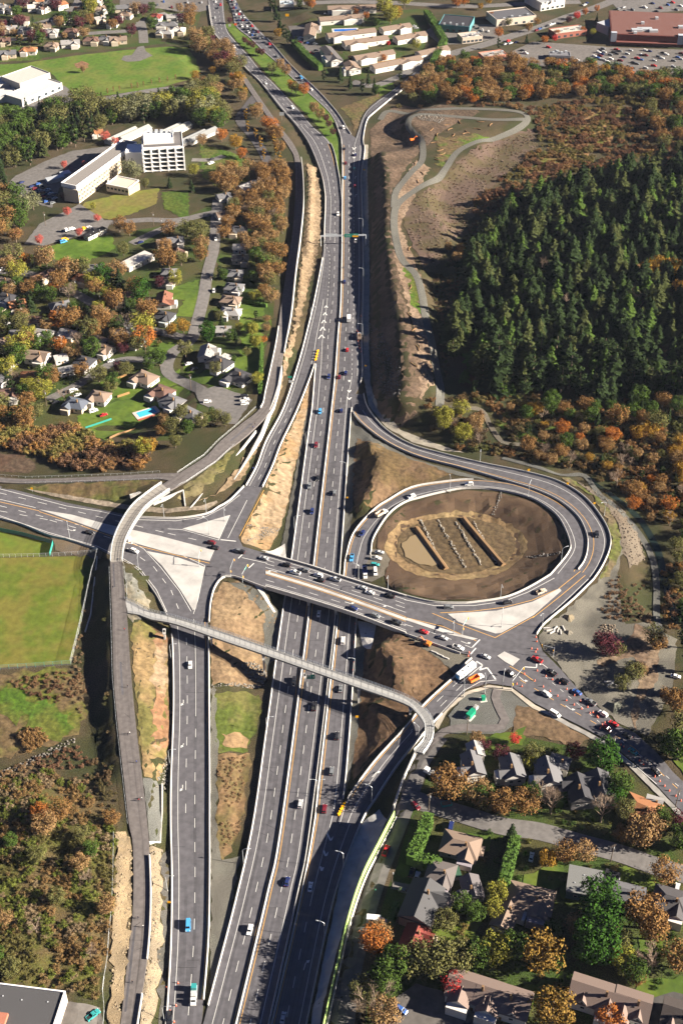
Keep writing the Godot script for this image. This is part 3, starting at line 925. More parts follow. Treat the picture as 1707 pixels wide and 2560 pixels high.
	# bank beside the upper trail
	patch("sand_bank", [[768,408],[790,420],[798,470],[803,520],[800,600],[782,680],[760,760],[742,840],[724,900],[700,985],[686,1020],[670,1060],[640,1130],[610,1195],[560,1230],[480,1262],[540,1240],[590,1180],[640,1110],[690,1010],[712,890],[735,822],[747,706],[760,600],[770,500]], sand1, sand2, "patch", 0.6)
	patch("sand_bank", [[748,1030],[782,925],[776,1010],[765,1060],[740,1160],[712,1290],[690,1345],[668,1378],[612,1362],[602,1345],[625,1300],[662,1225],[705,1115]], sand1, Color(0.33,0.215,0.11), "patch", 0.15, 0.6)
	patch("gravel_verge", [[768,1020],[778,1020],[772,1060],[728,1396],[700,1390],[735,1200]], grit2, Color(0.12,0.115,0.1), "rubble", 0.2, 0.4)
	patch("grass_verge", [[404,1198],[300,1200],[120,1212],[60,1222],[170,1250],[300,1252],[330,1240],[360,1215]], rough1, rough2, "patch", 0.17)
	patch("grass_verge", [[470,1210],[536,1160],[590,1120],[560,1180],[500,1235],[440,1250]], Color(0.16, 0.15, 0.05), Color(0.2, 0.17, 0.09), "patch", 0.17)
	patch("sidewalk", [[60,1222],[140,1243],[240,1262],[340,1278],[420,1284],[516,1275],[545,1258],[542,1252],[500,1266],[420,1272],[330,1264],[240,1250],[150,1236]], Color(0.36,0.3,0.23), Color(0.3,0.25,0.19), "patch", 0.3, 0.2)
	patch("gravel_verge", [[120,1340],[172,1352],[245,1375],[260,1395],[238,1400],[140,1375],[134,1355]], Color(0.27,0.2,0.13), grit2, "rubble", 0.2)
	patch("dirt_field", [[-60,1125],[60,1138],[95,1165],[80,1180],[-60,1182]], bark1, dirt2, "patch", 0.2, 1.5)
	# either side of the trail
	patch("grass_verge", [[305,1415],[318,1420],[372,1500],[372,1540],[330,1560],[322,1545]], Color(0.3,0.26,0.18), grit1, "patch", 0.15)
	patch("sand_bank", [[330,1570],[352,1545],[400,1560],[425,1570],[424,1640],[425,1800],[418,1890],[395,1950],[360,1940],[345,1800],[335,1680]], Color(0.29,0.2,0.1), Color(0.15,0.14,0.045), "patch", 0.14, 1.0)
	patch("sand_bank", [[385,1570],[425,1575],[424,1640],[424,1860],[385,1885],[380,1800],[392,1740],[378,1700],[388,1640]], sand1, clay, "patch", 0.2, 2.0)
	patch("gravel_apron", [[358,1945],[392,1952],[405,1985],[404,2050],[400,2110],[374,2108],[370,2050]], Color(0.23,0.235,0.215), Color(0.2,0.205,0.19), "rubble", 0.22, 0.3)
	patch("rock_bank", [[375,2112],[405,2118],[402,2200],[403,2350],[395,2480],[378,2600],[345,2600],[372,2370],[379,2240]], Color(0.46,0.37,0.25), Color(0.34,0.28,0.2), "rubble", 0.6, 1.2)
	patch("rock_bank", [[290,2080],[318,2078],[330,2120],[330,2270],[316,2400],[300,2540],[295,2600],[268,2600],[278,2450],[286,2300],[288,2180]], Color(0.5,0.38,0.23), Color(0.36,0.28,0.18), "rubble", 0.6, 1.5)
	patch("gravel_verge", [[406,2120],[424,2120],[424,2350],[412,2540],[398,2600],[396,2480],[404,2300]], Color(0.15,0.145,0.13), Color(0.12,0.115,0.1), "rubble", 0.15)
	# between the slip road and the highway
	patch("sand_bank", [[530,1485],[560,1455],[600,1452],[640,1468],[700,1545],[690,1600],[672,1690],[650,1720],[530,1712],[526,1600]], Color(0.32,0.225,0.13), Color(0.25,0.17,0.1), "patch", 0.14)
	patch("gravel_verge", [[560,1450],[650,1472],[705,1535],[690,1640],[668,1690],[660,1600],[660,1530],[600,1470]], grit1, grit2, "rubble", 0.2)
	patch("grass", [[530,1735],[600,1728],[650,1735],[650,1800],[622,1880],[540,1880]], Color(0.1,0.13,0.025), Color(0.16,0.15,0.05), "patch", 0.15, 1.5)
	patch("dirt_patch", [[555,1835],[600,1832],[620,1850],[612,1872],[565,1870]], Color(0.33,0.22,0.12), clay, "patch", 0.24)
	patch("grass", [[540,1890],[625,1885],[622,1960],[600,2080],[560,2150],[540,2130],[545,1980]], Color(0.25,0.16,0.085), Color(0.15,0.12,0.05), "patch", 0.16, 1.5)
	patch("gravel_verge", [[526,1720],[540,1720],[545,1900],[540,2060],[556,2150],[600,2140],[580,2260],[545,2440],[530,2495],[525,2440],[528,2280],[527,2000]], Color(0.26,0.255,0.215), Color(0.22,0.21,0.18), "rubble", 0.2, 0.8)
	# the wide brown slope and the hill right of the upper highway
	patch("dirt_slope", [[925,330],[960,280],[1000,262],[1100,262],[1200,280],[1100,330],[1030,400],[985,470],[975,560],[990,650],[1005,740],[1040,850],[1060,950],[1040,1040],[1000,1070],[950,1040],[930,980],[925,850],[928,700],[930,560],[928,440]], dirt1, dirt2, "patch", 0.14, 1.5)
	patch("dirt_slope", [[985,480],[1040,400],[1075,420],[1000,560],[1030,640],[1060,720],[1075,850],[1085,960],[1050,1000],[1045,860],[1010,740],[985,640],[978,560]], Color(0.36,0.26,0.18), Color(0.24,0.165,0.11), "patch", 0.2, 1.5)
	patch("grass", [[1090,340],[1130,345],[1180,335],[1230,350],[1150,375],[1110,410],[1095,425]], Color(0.1,0.16,0.02), rough2, "patch", 0.24, 2.5)
	patch("grass", [[1000,665],[1030,670],[1052,730],[1052,790],[1030,760],[1020,700]], Color(0.1,0.19,0.02), Color(0.14,0.16,0.03), "patch", 0.26, 2.0)
	patch("gravel_strip", [[908,362],[920,362],[918,440],[921,560],[924,700],[922,860],[926,960],[945,1020],[1000,1075],[1090,1110],[1160,1132],[1107,1128],[1030,1106],[963,1068],[921,1015],[908,940],[906,800],[909,660],[905,500]], Color(0.34,0.31,0.25), Color(0.3,0.27,0.22), "mown", 0.2, 0.3)
	path("gravel_path", [[950,300],[975,278],[1060,275],[1150,272],[1250,275],[1305,283],[1318,300],[1290,325],[1230,350],[1150,375],[1115,420],[1090,450],[1040,475],[995,510],[985,550],[990,600],[1005,650],[1040,690],[1055,740],[1065,800],[1080,860],[1090,920],[1100,975],[1098,1020]], 5.2, "gravel_fine", 0.35)
	path("gravel_path", [[1320,300],[1240,300],[1110,290],[1040,288],[1020,310],[1035,335],[1052,350],[1055,400],[1020,440],[990,480],[985,520]], 5.0, "gravel_fine", 0.33)
	patch("stump_ground", [[1115,440],[1180,375],[1250,345],[1330,320],[1345,370],[1250,450],[1130,600],[1090,680],[1060,680],[1020,590],[1005,540],[1040,495]], Color(0.21,0.145,0.11), Color(0.15,0.12,0.06), "rubble", 0.18, 2.0)
	patch("wetland", [[1400,330],[1480,280],[1540,260],[1580,300],[1500,370],[1400,430],[1300,500],[1250,520],[1330,420]], Color(0.14,0.15,0.03), Color(0.3,0.17,0.08), "patch", 0.16, 4.0)
	patch("grass", [[1255,1060],[1330,1050],[1420,1085],[1380,1115],[1290,1100]], Color(0.07,0.13,0.015), rough1, "patch", 0.16, 3.0)
	path("gravel_path", [[1100,1020],[1160,1020],[1205,1028],[1225,1065],[1255,1105],[1300,1112]], 3.2, "gravel_fine", 0.3, Color(1.0, 0.9, 0.8))
	path("gravel_path", [[1255,1145],[1320,1162],[1400,1188],[1460,1190],[1500,1240],[1560,1290],[1600,1340],[1630,1400],[1640,1470],[1640,1540],[1650,1590]], 3.4, "gravel_fine", 0.3, Color(0.8, 0.82, 0.85))
	struct("creek", path_mesh([[1470,1195],[1530,1240],[1590,1290],[1640,1370],[1660,1450],[1690,1560]], 3.6, 0.12), M["creek_water"])
	# inside the curve and the loop
	patch("dirt_patch", [[893,1095],[960,1120],[1060,1160],[1130,1185],[1080,1205],[1000,1235],[930,1270],[890,1285],[880,1240],[885,1150]], Color(0.2,0.13,0.075), Color(0.15,0.105,0.05), "patch", 0.3, 1.0)
	patch("gravel_verge", [[880,1035],[893,1060],[940,1100],[1040,1150],[1150,1180],[1240,1205],[1150,1190],[1050,1165],[960,1135],[900,1100],[888,1110],[880,1300],[858,1400],[855,1360],[872,1090]], grit1, grit2, "rubble", 0.22, 0.4)
	patch("basin_slope", [[940,1370],[945,1340],[965,1305],[1015,1262],[1086,1240],[1164,1227],[1241,1231],[1315,1248],[1370,1278],[1407,1320],[1418,1364],[1405,1399],[1368,1435],[1312,1467],[1255,1489],[1180,1500],[1086,1499],[1028,1487],[985,1475],[960,1440],[975,1400]], Color(0.24,0.16,0.1), Color(0.13,0.085,0.055), "rubble", 0.2, 0.5)
	var bed := []
	var bench := []
	for k in 28:
		var t := TAU * k / 28.0
		bed.append([1140 + 148 * cos(t), 1365 + 71 * sin(t)])
		bench.append([1138 + 178 * cos(t), 1365 + 86 * sin(t)])
	patch("basin_bench", bench, Color(0.36,0.26,0.13), Color(0.28,0.19,0.1), "patch", 0.3, 1.0)
	patch("basin_bed", bed, Color(0.125,0.088,0.05), Color(0.155,0.11,0.06), "patch", 0.45, 0.8)
	patch("gravel_lot", [[870,1438],[885,1395],[905,1370],[960,1378],[975,1400],[958,1440],[930,1455],[900,1452]], Color(0.27,0.25,0.21), Color(0.23,0.2,0.16), "rubble", 0.35, 0.6)
	# gravel and dirt round the eastern junction
	patch("gravel_verge", [[1372,1560],[1440,1505],[1490,1455],[1525,1400],[1532,1340],[1560,1350],[1540,1450],[1560,1560],[1620,1560],[1690,1600],[1680,1720],[1620,1840],[1590,1830],[1548,1812],[1513,1782],[1451,1728],[1398,1667],[1358,1625],[1345,1590]], Color(0.33,0.31,0.255), Color(0.2,0.19,0.16), "rubble", 0.18, 0.8)
	patch("grass_verge", [[1532,1290],[1548,1330],[1552,1380],[1520,1440],[1500,1450],[1520,1400],[1529,1350],[1518,1300],[1480,1240],[1400,1195],[1420,1195],[1500,1250]], Color(0.15,0.17,0.045), Color(0.22,0.17,0.1), "patch", 0.25, 1.0)
	patch("stone_slope", [[1430,1200],[1500,1235],[1560,1280],[1600,1340],[1610,1400],[1575,1420],[1556,1380],[1545,1310],[1500,1250]], Color(0.3,0.25,0.19), Color(0.24,0.19,0.14), "rubble", 0.24, 1.0)
	patch("dirt_patch", [[1590,1560],[1650,1590],[1640,1700],[1600,1760],[1590,1830],[1575,1800],[1600,1690],[1580,1640],[1500,1670],[1490,1650],[1560,1620]], Color(0.3,0.22,0.15), dirt1, "patch", 0.26, 0.8)
	patch("dirt_slope", [[895,1560],[940,1545],[1010,1590],[1100,1640],[1130,1690],[1060,1752],[1010,1810],[930,1895],[888,1950],[880,1870],[890,1760]], Color(0.22,0.14,0.08), Color(0.16,0.1,0.06), "patch", 0.15, 1.2)
	patch("gravel_verge", [[1010,1588],[1086,1614],[1150,1637],[1178,1645],[1139,1686],[1100,1650],[1040,1610]], Color(0.27,0.25,0.2), grit2, "rubble", 0.25, 0.8)
	patch("gravel_verge", [[880,1640],[900,1560],[915,1580],[905,1700],[895,1830],[870,1960],[862,1990],[866,1900],[880,1770]], grit1, grit2, "rubble", 0.28, 0.5)
	patch("gravel_verge", [[1120,1790],[1165,1735],[1222,1716],[1275,1724],[1330,1768],[1310,1800],[1250,1835],[1130,1835]], Color(0.25,0.255,0.235), Color(0.21,0.21,0.19), "rubble", 0.2, 0.6)
	patch("dirt_slope", [[1290,1765],[1330,1768],[1380,1790],[1410,1812],[1470,1845],[1440,1870],[1380,1850],[1300,1835],[1280,1830]], Color(0.2,0.135,0.08), Color(0.16,0.11,0.065), "patch", 0.26, 0.8)
	path("trail", [[1246,1722],[1238,1745],[1252,1780],[1262,1800],[1252,1818],[1210,1822],[1160,1820],[1110,1830],[1085,1850],[1060,1880]], 4.0, "trail_asphalt", 0.42, Color(1.1, 1.1, 1.1))
	patch("sidewalk", [[1085,1815],[1107,1778],[1164,1731],[1222,1714],[1279,1722],[1337,1764],[1382,1787],[1376,1792],[1330,1772],[1278,1730],[1222,1722],[1168,1738],[1118,1780],[1095,1825]], Color(0.46,0.41,0.33), Color(0.42,0.38,0.31), "mown", 0.45, 0.1)
	patch("sidewalk", [[1382,1787],[1451,1822],[1509,1852],[1585,1914],[1624,1953],[1720,2050],[1705,2050],[1612,1958],[1575,1920],[1505,1862],[1445,1830],[1376,1795]], Color(0.3,0.29,0.27), Color(0.27,0.26,0.24), "mown", 0.35, 0.2)
	patch("gravel_strip", [[948,2025],[968,2050],[930,2135],[893,2225],[856,2330],[826,2440],[800,2560],[794,2600],[772,2600],[780,2540],[808,2400],[836,2272],[846,2222],[868,2135],[905,2058]], Color(0.42,0.42,0.4), Color(0.36,0.36,0.34), "mown", 0.5, 0.2)
	patch("grass", [[-60,1960],[120,1930],[200,1950],[262,2020],[290,2090],[285,2300],[265,2420],[250,2500],[170,2480],[-60,2450]], Color(0.13,0.14,0.03), Color(0.18,0.13,0.06), "terrain", 0.15, 1.5)
	# streets of the lower right
	path("street", [[1095,1840],[1050,1900],[1020,1980],[985,2070],[945,2170],[915,2260],[885,2370],[862,2480],[850,2600]], 9.5, "old_asphalt", 0.3, Color(0.85, 0.85, 0.85))
	path("street", [[1005,1990],[1070,2010],[1150,2035],[1250,2065],[1350,2080],[1450,2108],[1550,2135],[1650,2170],[1760,2200]], 9.0, "old_asphalt", 0.32, Color(1.15, 1.1, 1.05))
	patch("driveway", [[985,2205],[1060,2215],[1110,2225],[1090,2245],[1020,2230],[975,2222]], Color(1.35,1.25,1.1), Color(1.2,1.1,1.0), "old_asphalt", 0.36, 0.2)
	patch("parking_lot", [[985,2500],[1040,2460],[1110,2480],[1200,2535],[1260,2600],[960,2600]], Color(0.85,0.83,0.8), Color(0.75,0.73,0.7), "old_asphalt", 0.35, 0.2)
	patch("parking_lot", [[1620,2500],[1680,2480],[1760,2500],[1760,2600],[1600,2600]], Color(0.5,0.5,0.5), Color(0.45,0.45,0.45), "old_asphalt", 0.35, 0.2)
	patch("parking_lot", [[160,2505],[250,2520],[268,2600],[140,2600]], Color(0.85,0.83,0.8), Color(0.75,0.73,0.7), "old_asphalt", 0.35, 0.2)
	for q in [[[1140,2085],[1225,2085],[1225,2130],[1140,2115]], [[1180,1850],[1310,1820],[1310,1860],[1200,1880]], [[1310,2190],[1410,2150],[1405,2220],[1310,2240]], [[1550,2165],[1660,2200],[1620,2260],[1545,2230]], [[1300,2470],[1420,2430],[1400,2470],[1310,2520]], [[1595,2450],[1760,2440],[1760,2510],[1580,2500]], [[1600,2340],[1670,2330],[1650,2390],[1590,2400]], [[1070,2330],[1160,2300],[1200,2310],[1180,2350],[1080,2350]], [[1000,2160],[1040,2165],[1030,2195],[995,2190]], [[1680,1900],[1740,1880],[1760,1960],[1720,1960]], [[1410,2190],[1470,2200],[1460,2260],[1400,2250]], [[1450,2185],[1480,2200],[1470,2280],[1440,2270]]]:
		patch("lawn", q, Color(0.065, 0.108, 0.018), Color(0.1, 0.135, 0.02), "mown", 0.3)
	# top of the picture
	patch("grass", [[560,60],[585,60],[640,110],[690,150],[735,195],[790,240],[835,290],[850,335],[853,400],[851,450],[838,420],[822,355],[790,312],[745,265],[690,210],[630,142],[590,100]], lawn1, Color(0.1, 0.15, 0.025), "mown", 0.14, 0.6)
	patch("grass", [[850,270],[880,300],[885,335],[892,320],[905,285],[928,260],[980,218],[950,235],[890,255]], Color(0.14,0.13,0.045), rough2, "patch", 0.16)
	patch("grass", [[945,215],[985,205],[985,225],[950,240]], lawn1, lawn2, "mown", 0.18)
	patch("parking_lot", [[1265,155],[1280,128],[1330,105],[1520,118],[1720,125],[1760,190],[1600,185],[1480,175],[1330,165]], Color(1.0,0.98,0.95), Color(0.9,0.88,0.86), "old_asphalt", 0.2, 0.3)
	patch("parking_lot", [[1090,60],[1240,62],[1260,90],[1180,110],[1100,112],[1060,80]], Color(0.95,0.93,0.9), Color(0.85,0.83,0.8), "old_asphalt", 0.2, 0.3)
	patch("parking_lot", [[720,65],[760,62],[770,100],[830,130],[850,170],[790,165],[740,110]], Color(0.9,0.88,0.86), Color(0.8,0.78,0.76), "old_asphalt", 0.19, 0.3)
	path("street", [[700,15],[850,5],[1000,8],[1150,16],[1300,10],[1450,5]], 11.0, "old_asphalt", 0.21)
	path("street", [[1130,135],[1200,115],[1280,90],[1350,68],[1420,42],[1500,15],[1560,-10]], 12.0, "old_asphalt", 0.22)
	path("street", [[1130,135],[1050,165],[990,195],[930,215],[880,205]], 9.0, "old_asphalt", 0.22)
	path("street", [[1540,20],[1707,10],[1760,5]], 40.0, "old_asphalt", 0.18)
	patch("parking_lot", [[300,-5],[520,-5],[520,25],[500,30],[300,20]], Color(0.9,0.88,0.86), Color(0.8,0.78,0.76), "old_asphalt", 0.19, 0.3)

# ------------------------------------------------------------------ barriers, bridges, walls
func line_between(r: Dictionary, f: float, t0: float, t1: float, lift: float = 0.0, outward: float = 0.0) -> Array:
	var pts := []
	for i in r.line.size():
		var t: float = r.line[i][9]
		if t >= t0 - 0.02 and t <= t1 + 0.02:
			var p := edge(r, i, f, lift)
			if outward != 0.0:
				var q := edge(r, i, 1.0 - f, lift)
				p += (p - q).normalized() * outward
			pts.append(p)
	return pts

func sweep(pts: Array, profile: Array, mb: MB = null) -> MB:
	# profile of Vector2(across, up), swept along a line of points
	if mb == null:
		mb = MB.new()
	var prev := []
	for i in pts.size():
		var d: Vector3 = pts[mini(i + 1, pts.size() - 1)] - pts[maxi(i - 1, 0)]
		d.y = 0
		d = d.normalized()
		var side := Vector3(-d.z, 0, d.x)
		var row := []
		for q in profile:
			row.append(pts[i] + side * q.x + Vector3(0, q.y, 0))
		if i > 0:
			var mid: Vector3 = (pts[i] + pts[i - 1]) * 0.5 + Vector3(0, 0.3, 0)
			for k in profile.size() - 1:
				mb.out(prev[k], prev[k + 1], row[k + 1], row[k], mid)
		if i == 0 or i == pts.size() - 1:
			for k in range(1, profile.size() - 1):
				mb.tri(row[0], row[k], row[k + 1])
		prev = row
	return mb

const JERSEY := [Vector2(-0.34, -0.3), Vector2(-0.34, 0.1), Vector2(-0.18, 0.38), Vector2(-0.13, 0.92), Vector2(0.13, 0.92), Vector2(0.18, 0.38), Vector2(0.34, 0.1), Vector2(0.34, -0.3)]

func barrier(key: String, f: float, t0: float, t1: float, label: String, inset: float = 0.0) -> void:
	var pts := line_between(R[key], f, t0, t1, 0.0, -inset)
	solo("concrete_barrier", sweep(pts, JERSEY).mesh(), M["concrete"], label, "barrier")

func island(pts: Array, h: float, label: String, material: String = "pale_island") -> void:
	var flat := world_poly(pts, h)
	var mb := MB.new()
	var ids := Geometry2D.triangulate_polygon(flat)
	var top := []
	var mid := Vector3.ZERO
	for p in flat:
		top.append(Vector3(p.x, h + 0.16, p.y))
		mid += top[-1]
	mid /= top.size()
	for k in range(0, ids.size(), 3):
		mb.upt(top[ids[k]], top[ids[k + 1]], top[ids[k + 2]])
	for i in top.size():
		var j := (i + 1) % top.size()
		mb.out(top[i], top[j], top[j] - Vector3(0, 0.3, 0), top[i] - Vector3(0, 0.3, 0), mid)
	solo("traffic_island", mb.mesh(), M[material], label, "traffic island")

func deck_bridge(o: Node3D, rows: Array, thick: float, panel_mat: String, rail_h: float, skip_panels: bool = false) -> Array:
	var pts := []
	for q in rows:
		var l := P(q[0], q[1], q[4])
		var e := P(q[2], q[3], q[4])
		var m := (l + e) * 0.5
		pts.append(PackedFloat32Array([m.x, m.y, m.z, l.x, l.y, l.z, e.x, e.y, e.z, pts.size()]))
	var r := {"line": smooth_line(pts, 3.0)}
	var under := MB.new()
	var rails := [[], []]
	for i in range(r.line.size() - 1):
		var a := edge(r, i, 0.0, -0.12)
		var b := edge(r, i, 1.0, -0.12)
		var c := edge(r, i + 1, 1.0, -0.12)
		var d := edge(r, i + 1, 0.0, -0.12)
		var down := Vector3(0, -thick, 0)
		var mid := (a + c) * 0.5 + down * 0.5
		under.up(a, b, c, d)
		under.out(a, d, d + down, a + down, mid)
		under.out(b, c, c + down, b + down, mid)
		under.out(a + down, b + down, c + down, d + down, mid)
		if not skip_panels:
			var pm := MB.new()
			var f := 0.035
			var u := Vector3(0, 0.12, 0)
			var pa := a.lerp(d, f) + u
			var pb := b.lerp(c, f) + u
			var pc := b.lerp(c, 1 - f) + u
			var pd := a.lerp(d, 1 - f) + u
			pm.up(pa, pb, pc, pd)
			pm.out(pa, pb, pb - u, pa - u, mid)
			pm.out(pd, pc, pc - u, pd - u, mid)
			part("deck_panel", pm.mesh(), M[panel_mat], o)
	part("girder", under.mesh(), M["dark_girder"], o)
	if rail_h > 0.0:
		for f in [0.0, 1.0]:
			var top := MB.new()
			var post := MB.new()
			var web := MB.new()
			for i in range(r.line.size() - 1):
				var a := edge(r, i, f)
				var b := edge(r, i + 1, f)
				for k in 3:
					var y := rail_h * (k + 1) / 3.0
					top.tube(a + Vector3(0, y, 0), b + Vector3(0, y, 0), 0.06, 0.06, 4)
				for k in 2:
					var p := a.lerp(b, k * 0.5)
					post.tube(p, p + Vector3(0, rail_h, 0), 0.05, 0.05, 4)
				web.quad(a, b, b + Vector3(0, rail_h, 0), a + Vector3(0, rail_h, 0))
			var rp := part("railing", top.mesh(), M["galvanised"], o)
			part("posts", post.mesh(), M["galvanised"], rp).set_meta("kind", "stuff")
			part("mesh_panel", web.mesh(), M["mesh_screen"], rp)
	return [r]

func column(o: Node3D, px: float, py: float, top: float, wide: float, deep: float, yaw: float, ground = null) -> void:
	var b: Vector3 = G(px, py) if ground == null else P(px, py, ground)
	var mb := MB.new()
	var h := top - b.y + 0.6
	mb.box(Vector3(0, h * 0.5 - 0.6, 0), Vector3(wide, h, deep), 0.0, Color.WHITE, 1.15)
	mb.box(Vector3(0, h - 1.0, 0), Vector3(wide * 1.7, 0.8, deep * 2.2), 0.0)
	part("pier", mb.mesh(), M["concrete"], o, b, yaw)

func wall_line(called: String, pts: Array, thick: float, material: String, label: String, cap: float = 0.0) -> Node3D:
	# pts of [px, py, base height, top height]: upright wall standing at the base
	var o := thing(called, label, "wall")
	var mb := MB.new()
	var cm := MB.new()
	var base := []
	for q in pts:
		base.append([P(q[0], q[1], q[2]), q[3]])
	for i in range(base.size() - 1):
		var a: Vector3 = base[i][0]
		var b: Vector3 = base[i + 1][0]
		var d := b - a
		d.y = 0
		var side := Vector3(-d.z, 0, d.x).normalized() * thick * 0.5
		var at := Vector3(a.x, base[i][1], a.z)
		var bt := Vector3(b.x, base[i + 1][1], b.z)
		var mid := (a + b + at + bt) * 0.25
		var lo := Vector3(0, -1.2, 0)
		mb.out(a + side + lo, b + side + lo, bt + side, at + side, mid)
		mb.out(a - side + lo, b - side + lo, bt - side, at - side, mid)
		mb.out(at + side, bt + side, bt - side, at - side, mid)
		mb.out(a + side + lo, at + side, at - side, a - side + lo, mid)
		mb.out(b + side + lo, bt + side, bt - side, b - side + lo, mid)
		if cap > 0.0:
			var s2 := side * 1.6
			var u := Vector3(0, cap, 0)
			cm.out(at + s2 + u, bt + s2 + u, bt - s2 + u, at - s2 + u, mid)
			cm.out(at + s2, bt + s2, bt + s2 + u, at + s2 + u, mid + u)
			cm.out(at - s2, bt - s2, bt - s2 + u, at - s2 + u, mid + u)
	part("wall_body", mb.mesh(), M[material], o)
	if cap > 0.0:
		part("coping", cm.mesh(), M["concrete"], o)
	return o

func fence(pts: Array, h: float, label: String, material: String, bay: float = 3.0, screen: String = "mesh_screen", level = null) -> void:
	var first: Vector3 = G(pts[0][0], pts[0][1]) if level == null else P(pts[0][0], pts[0][1], level)
	var o := thing("fence", label, "fence")
	var pm := MB.new()
	pm.tube(Vector3(0, -0.2, 0), Vector3(0, h, 0), 0.045, 0.045, 4)
	var post := pm.mesh()
	var web := MB.new()
	var top := MB.new()
	var prev := first
	part("post", post, M[material], o, first)
	for i in range(1, pts.size()):
		var e: Vector3 = G(pts[i][0], pts[i][1]) if level == null else P(pts[i][0], pts[i][1], level)
		var a := prev
		var n := maxi(1, int(a.distance_to(e) / bay))
		for k in range(1, n + 1):
			var p := a.lerp(e, float(k) / n)
			if level == null:
				p = on_ground(p)
			part("post", post, M[material], o, p)
			top.tube(prev + Vector3(0, h, 0), p + Vector3(0, h, 0), 0.035, 0.035, 4)
			web.quad(prev, p, p + Vector3(0, h, 0), prev + Vector3(0, h, 0))
			prev = p
	part("top_rail", top.mesh(), M[material], o)
	part("screen", web.mesh(), M[screen], o)

func make_bridges() -> void:
	mat("dark_girder", 0.2, 0.2, 0.2, 0.8)
	mat("pale_island", 0.46, 0.45, 0.43, 0.9, M["concrete"].albedo_texture, 90.0)
	mat("bridge_panel", 0.36, 0.36, 0.35, 0.9, M["concrete"].albedo_texture, 5.0)
	mat("tan_panel", 0.3, 0.28, 0.25, 0.9, M["concrete"].albedo_texture, 5.0)
	var ms := mat("mesh_screen", 0.4, 0.42, 0.43, 0.7)
	ms.transparency = BaseMaterial3D.TRANSPARENCY_ALPHA
	ms.albedo_color.a = 0.16
	ms.cull_mode = BaseMaterial3D.CULL_DISABLED
	var ts := mat("teal_screen", 0.03, 0.24, 0.2, 0.8)
	ts.transparency = BaseMaterial3D.TRANSPARENCY_ALPHA
	ts.albedo_color.a = 0.85
	# road barriers
	barrier("eb", 0.0, 10, 25, "long concrete median barrier between the two highway carriageways")
	barrier("wb", 0.0, 0.2, 8, "concrete barrier on the outer edge of the highway near the far overpasses")
	barrier("wb", 0.0, 8, 12, "concrete barrier on the outer edge of the curving carriageway above the sand bank")
	barrier("exit_nw", 0.0, 1, 8, "concrete barrier on the outer edge of the exit ramp below the sand bank")
	barrier("exit_nw", 1.0, 4, 8, "concrete barrier between the exit ramp and the long sand bank")
	barrier("wb", 0.0, 16, 24.6, "concrete barrier along the oncoming carriageway beside sand and grass strips")
	barrier("wb", 1.0, 8, 10.8, "concrete barrier beside the wedge of mown grass where the carriageways join")
	barrier("eb", 0.0, 8.4, 10.4, "concrete barrier on the other side of the grass wedge where the carriageways join")
	barrier("eb", 1.0, 3, 9, "concrete barrier along the far departing carriageway by the hedge")
	barrier("eb", 1.0, 10, 16.3, "concrete barrier between the highway and the shaded earth slope")
	barrier("outer", 1.0, 0, 13, "concrete barrier round the outside of the large curved ramp")
	barrier("eb", 1.0, 18, 25, "concrete barrier between the departing carriageway and the merging lane")
	barrier("outer", 0.0, 1, 13, "concrete barrier between the outer curved ramp and the loop ramp")
	barrier("loop", 0.0, 7, 22, "concrete barrier on the outside of the loop ramp and its merging lane")
	barrier("loop", 1.0, 0, 13, "concrete barrier round the inside of the loop above the earth basin")
	barrier("loop", 1.0, 14.3, 18, "concrete barrier on the kerb side of the merging lane below the overpass")
	barrier("ramp_se", 0.0, 0, 4, "concrete barrier beside the brown earth mound on the descending ramp")
	barrier("ramp_se", 1.0, 1, 7.8, "concrete kerb barrier at the foot of the walled ramp", 0.3)
	barrier("ramp_sw", 0.0, 0.6, 9, "concrete barrier between the descending ramp and the rock bank")
	barrier("ramp_sw", 1.0, 0.3, 7, "concrete barrier between the descending ramp and the gravel wedge")
	barrier("trail", 1.0, 6.2, 8.1, "white concrete parapet on the trail above the rock bank")
	barrier("trail", 1.0, 8.5, 10, "white concrete parapet on the trail past the gap with orange boards")
	barrier("trail_nw", 0.0, 8.6, 11, "pale concrete parapet on the outer side of the climbing trail")
	barrier("on_ne", 1.0, 1, 5, "concrete barrier along the narrow far entry ramp")
	for q in [[[[971,1477],[1028,1494],[1086,1506],[1150,1508],[1183,1506],[1260,1494],[1317,1471],[1375,1437]], "concrete barrier above the near rim of the basin"], [[[1482,1449],[1432,1498],[1382,1540],[1356,1563],[1340,1586]], "concrete barrier at the end of the outer ramp by the gravel"], [[[664,1470],[638,1461],[600,1446],[577,1441],[555,1445],[536,1471],[526,1510],[523,1555]], "concrete barrier round the corner above the sandy gravel slope"], [[[-30,1288],[0,1296],[57,1312],[122,1338],[172,1350],[245,1373]], "low concrete barrier along the side road by the playing fields"], [[[308,1404],[344,1426],[383,1476],[406,1515],[427,1560]], "curved concrete barrier on the inside of the right turn lane"], [[[1139,1689],[1160,1662],[1178,1646]], "short concrete barrier beside the stopped bus"], [[[610,1216],[574,1252],[548,1267],[516,1285],[440,1296],[344,1293]], "pale kerb barrier curving from the exit ramp to the side road"], [[[1014,1586],[1086,1611],[1150,1634]], "concrete barrier above the excavation past the overpass"]]:
		var pl := smooth_line(q[0].map(func(a): var w := P(a[0], a[1], JH); return PackedFloat32Array([w.x, w.y, w.z])), 3.0)
		solo("concrete_barrier", sweep(pl.map(func(a): return Vector3(a[0], a[1], a[2])), JERSEY).mesh(), M["concrete"], q[1], "barrier")
	# islands
	island([[457,1322],[574,1288],[547,1347]], JH, "pale concrete island in the exit ramp corner with a lamp post")
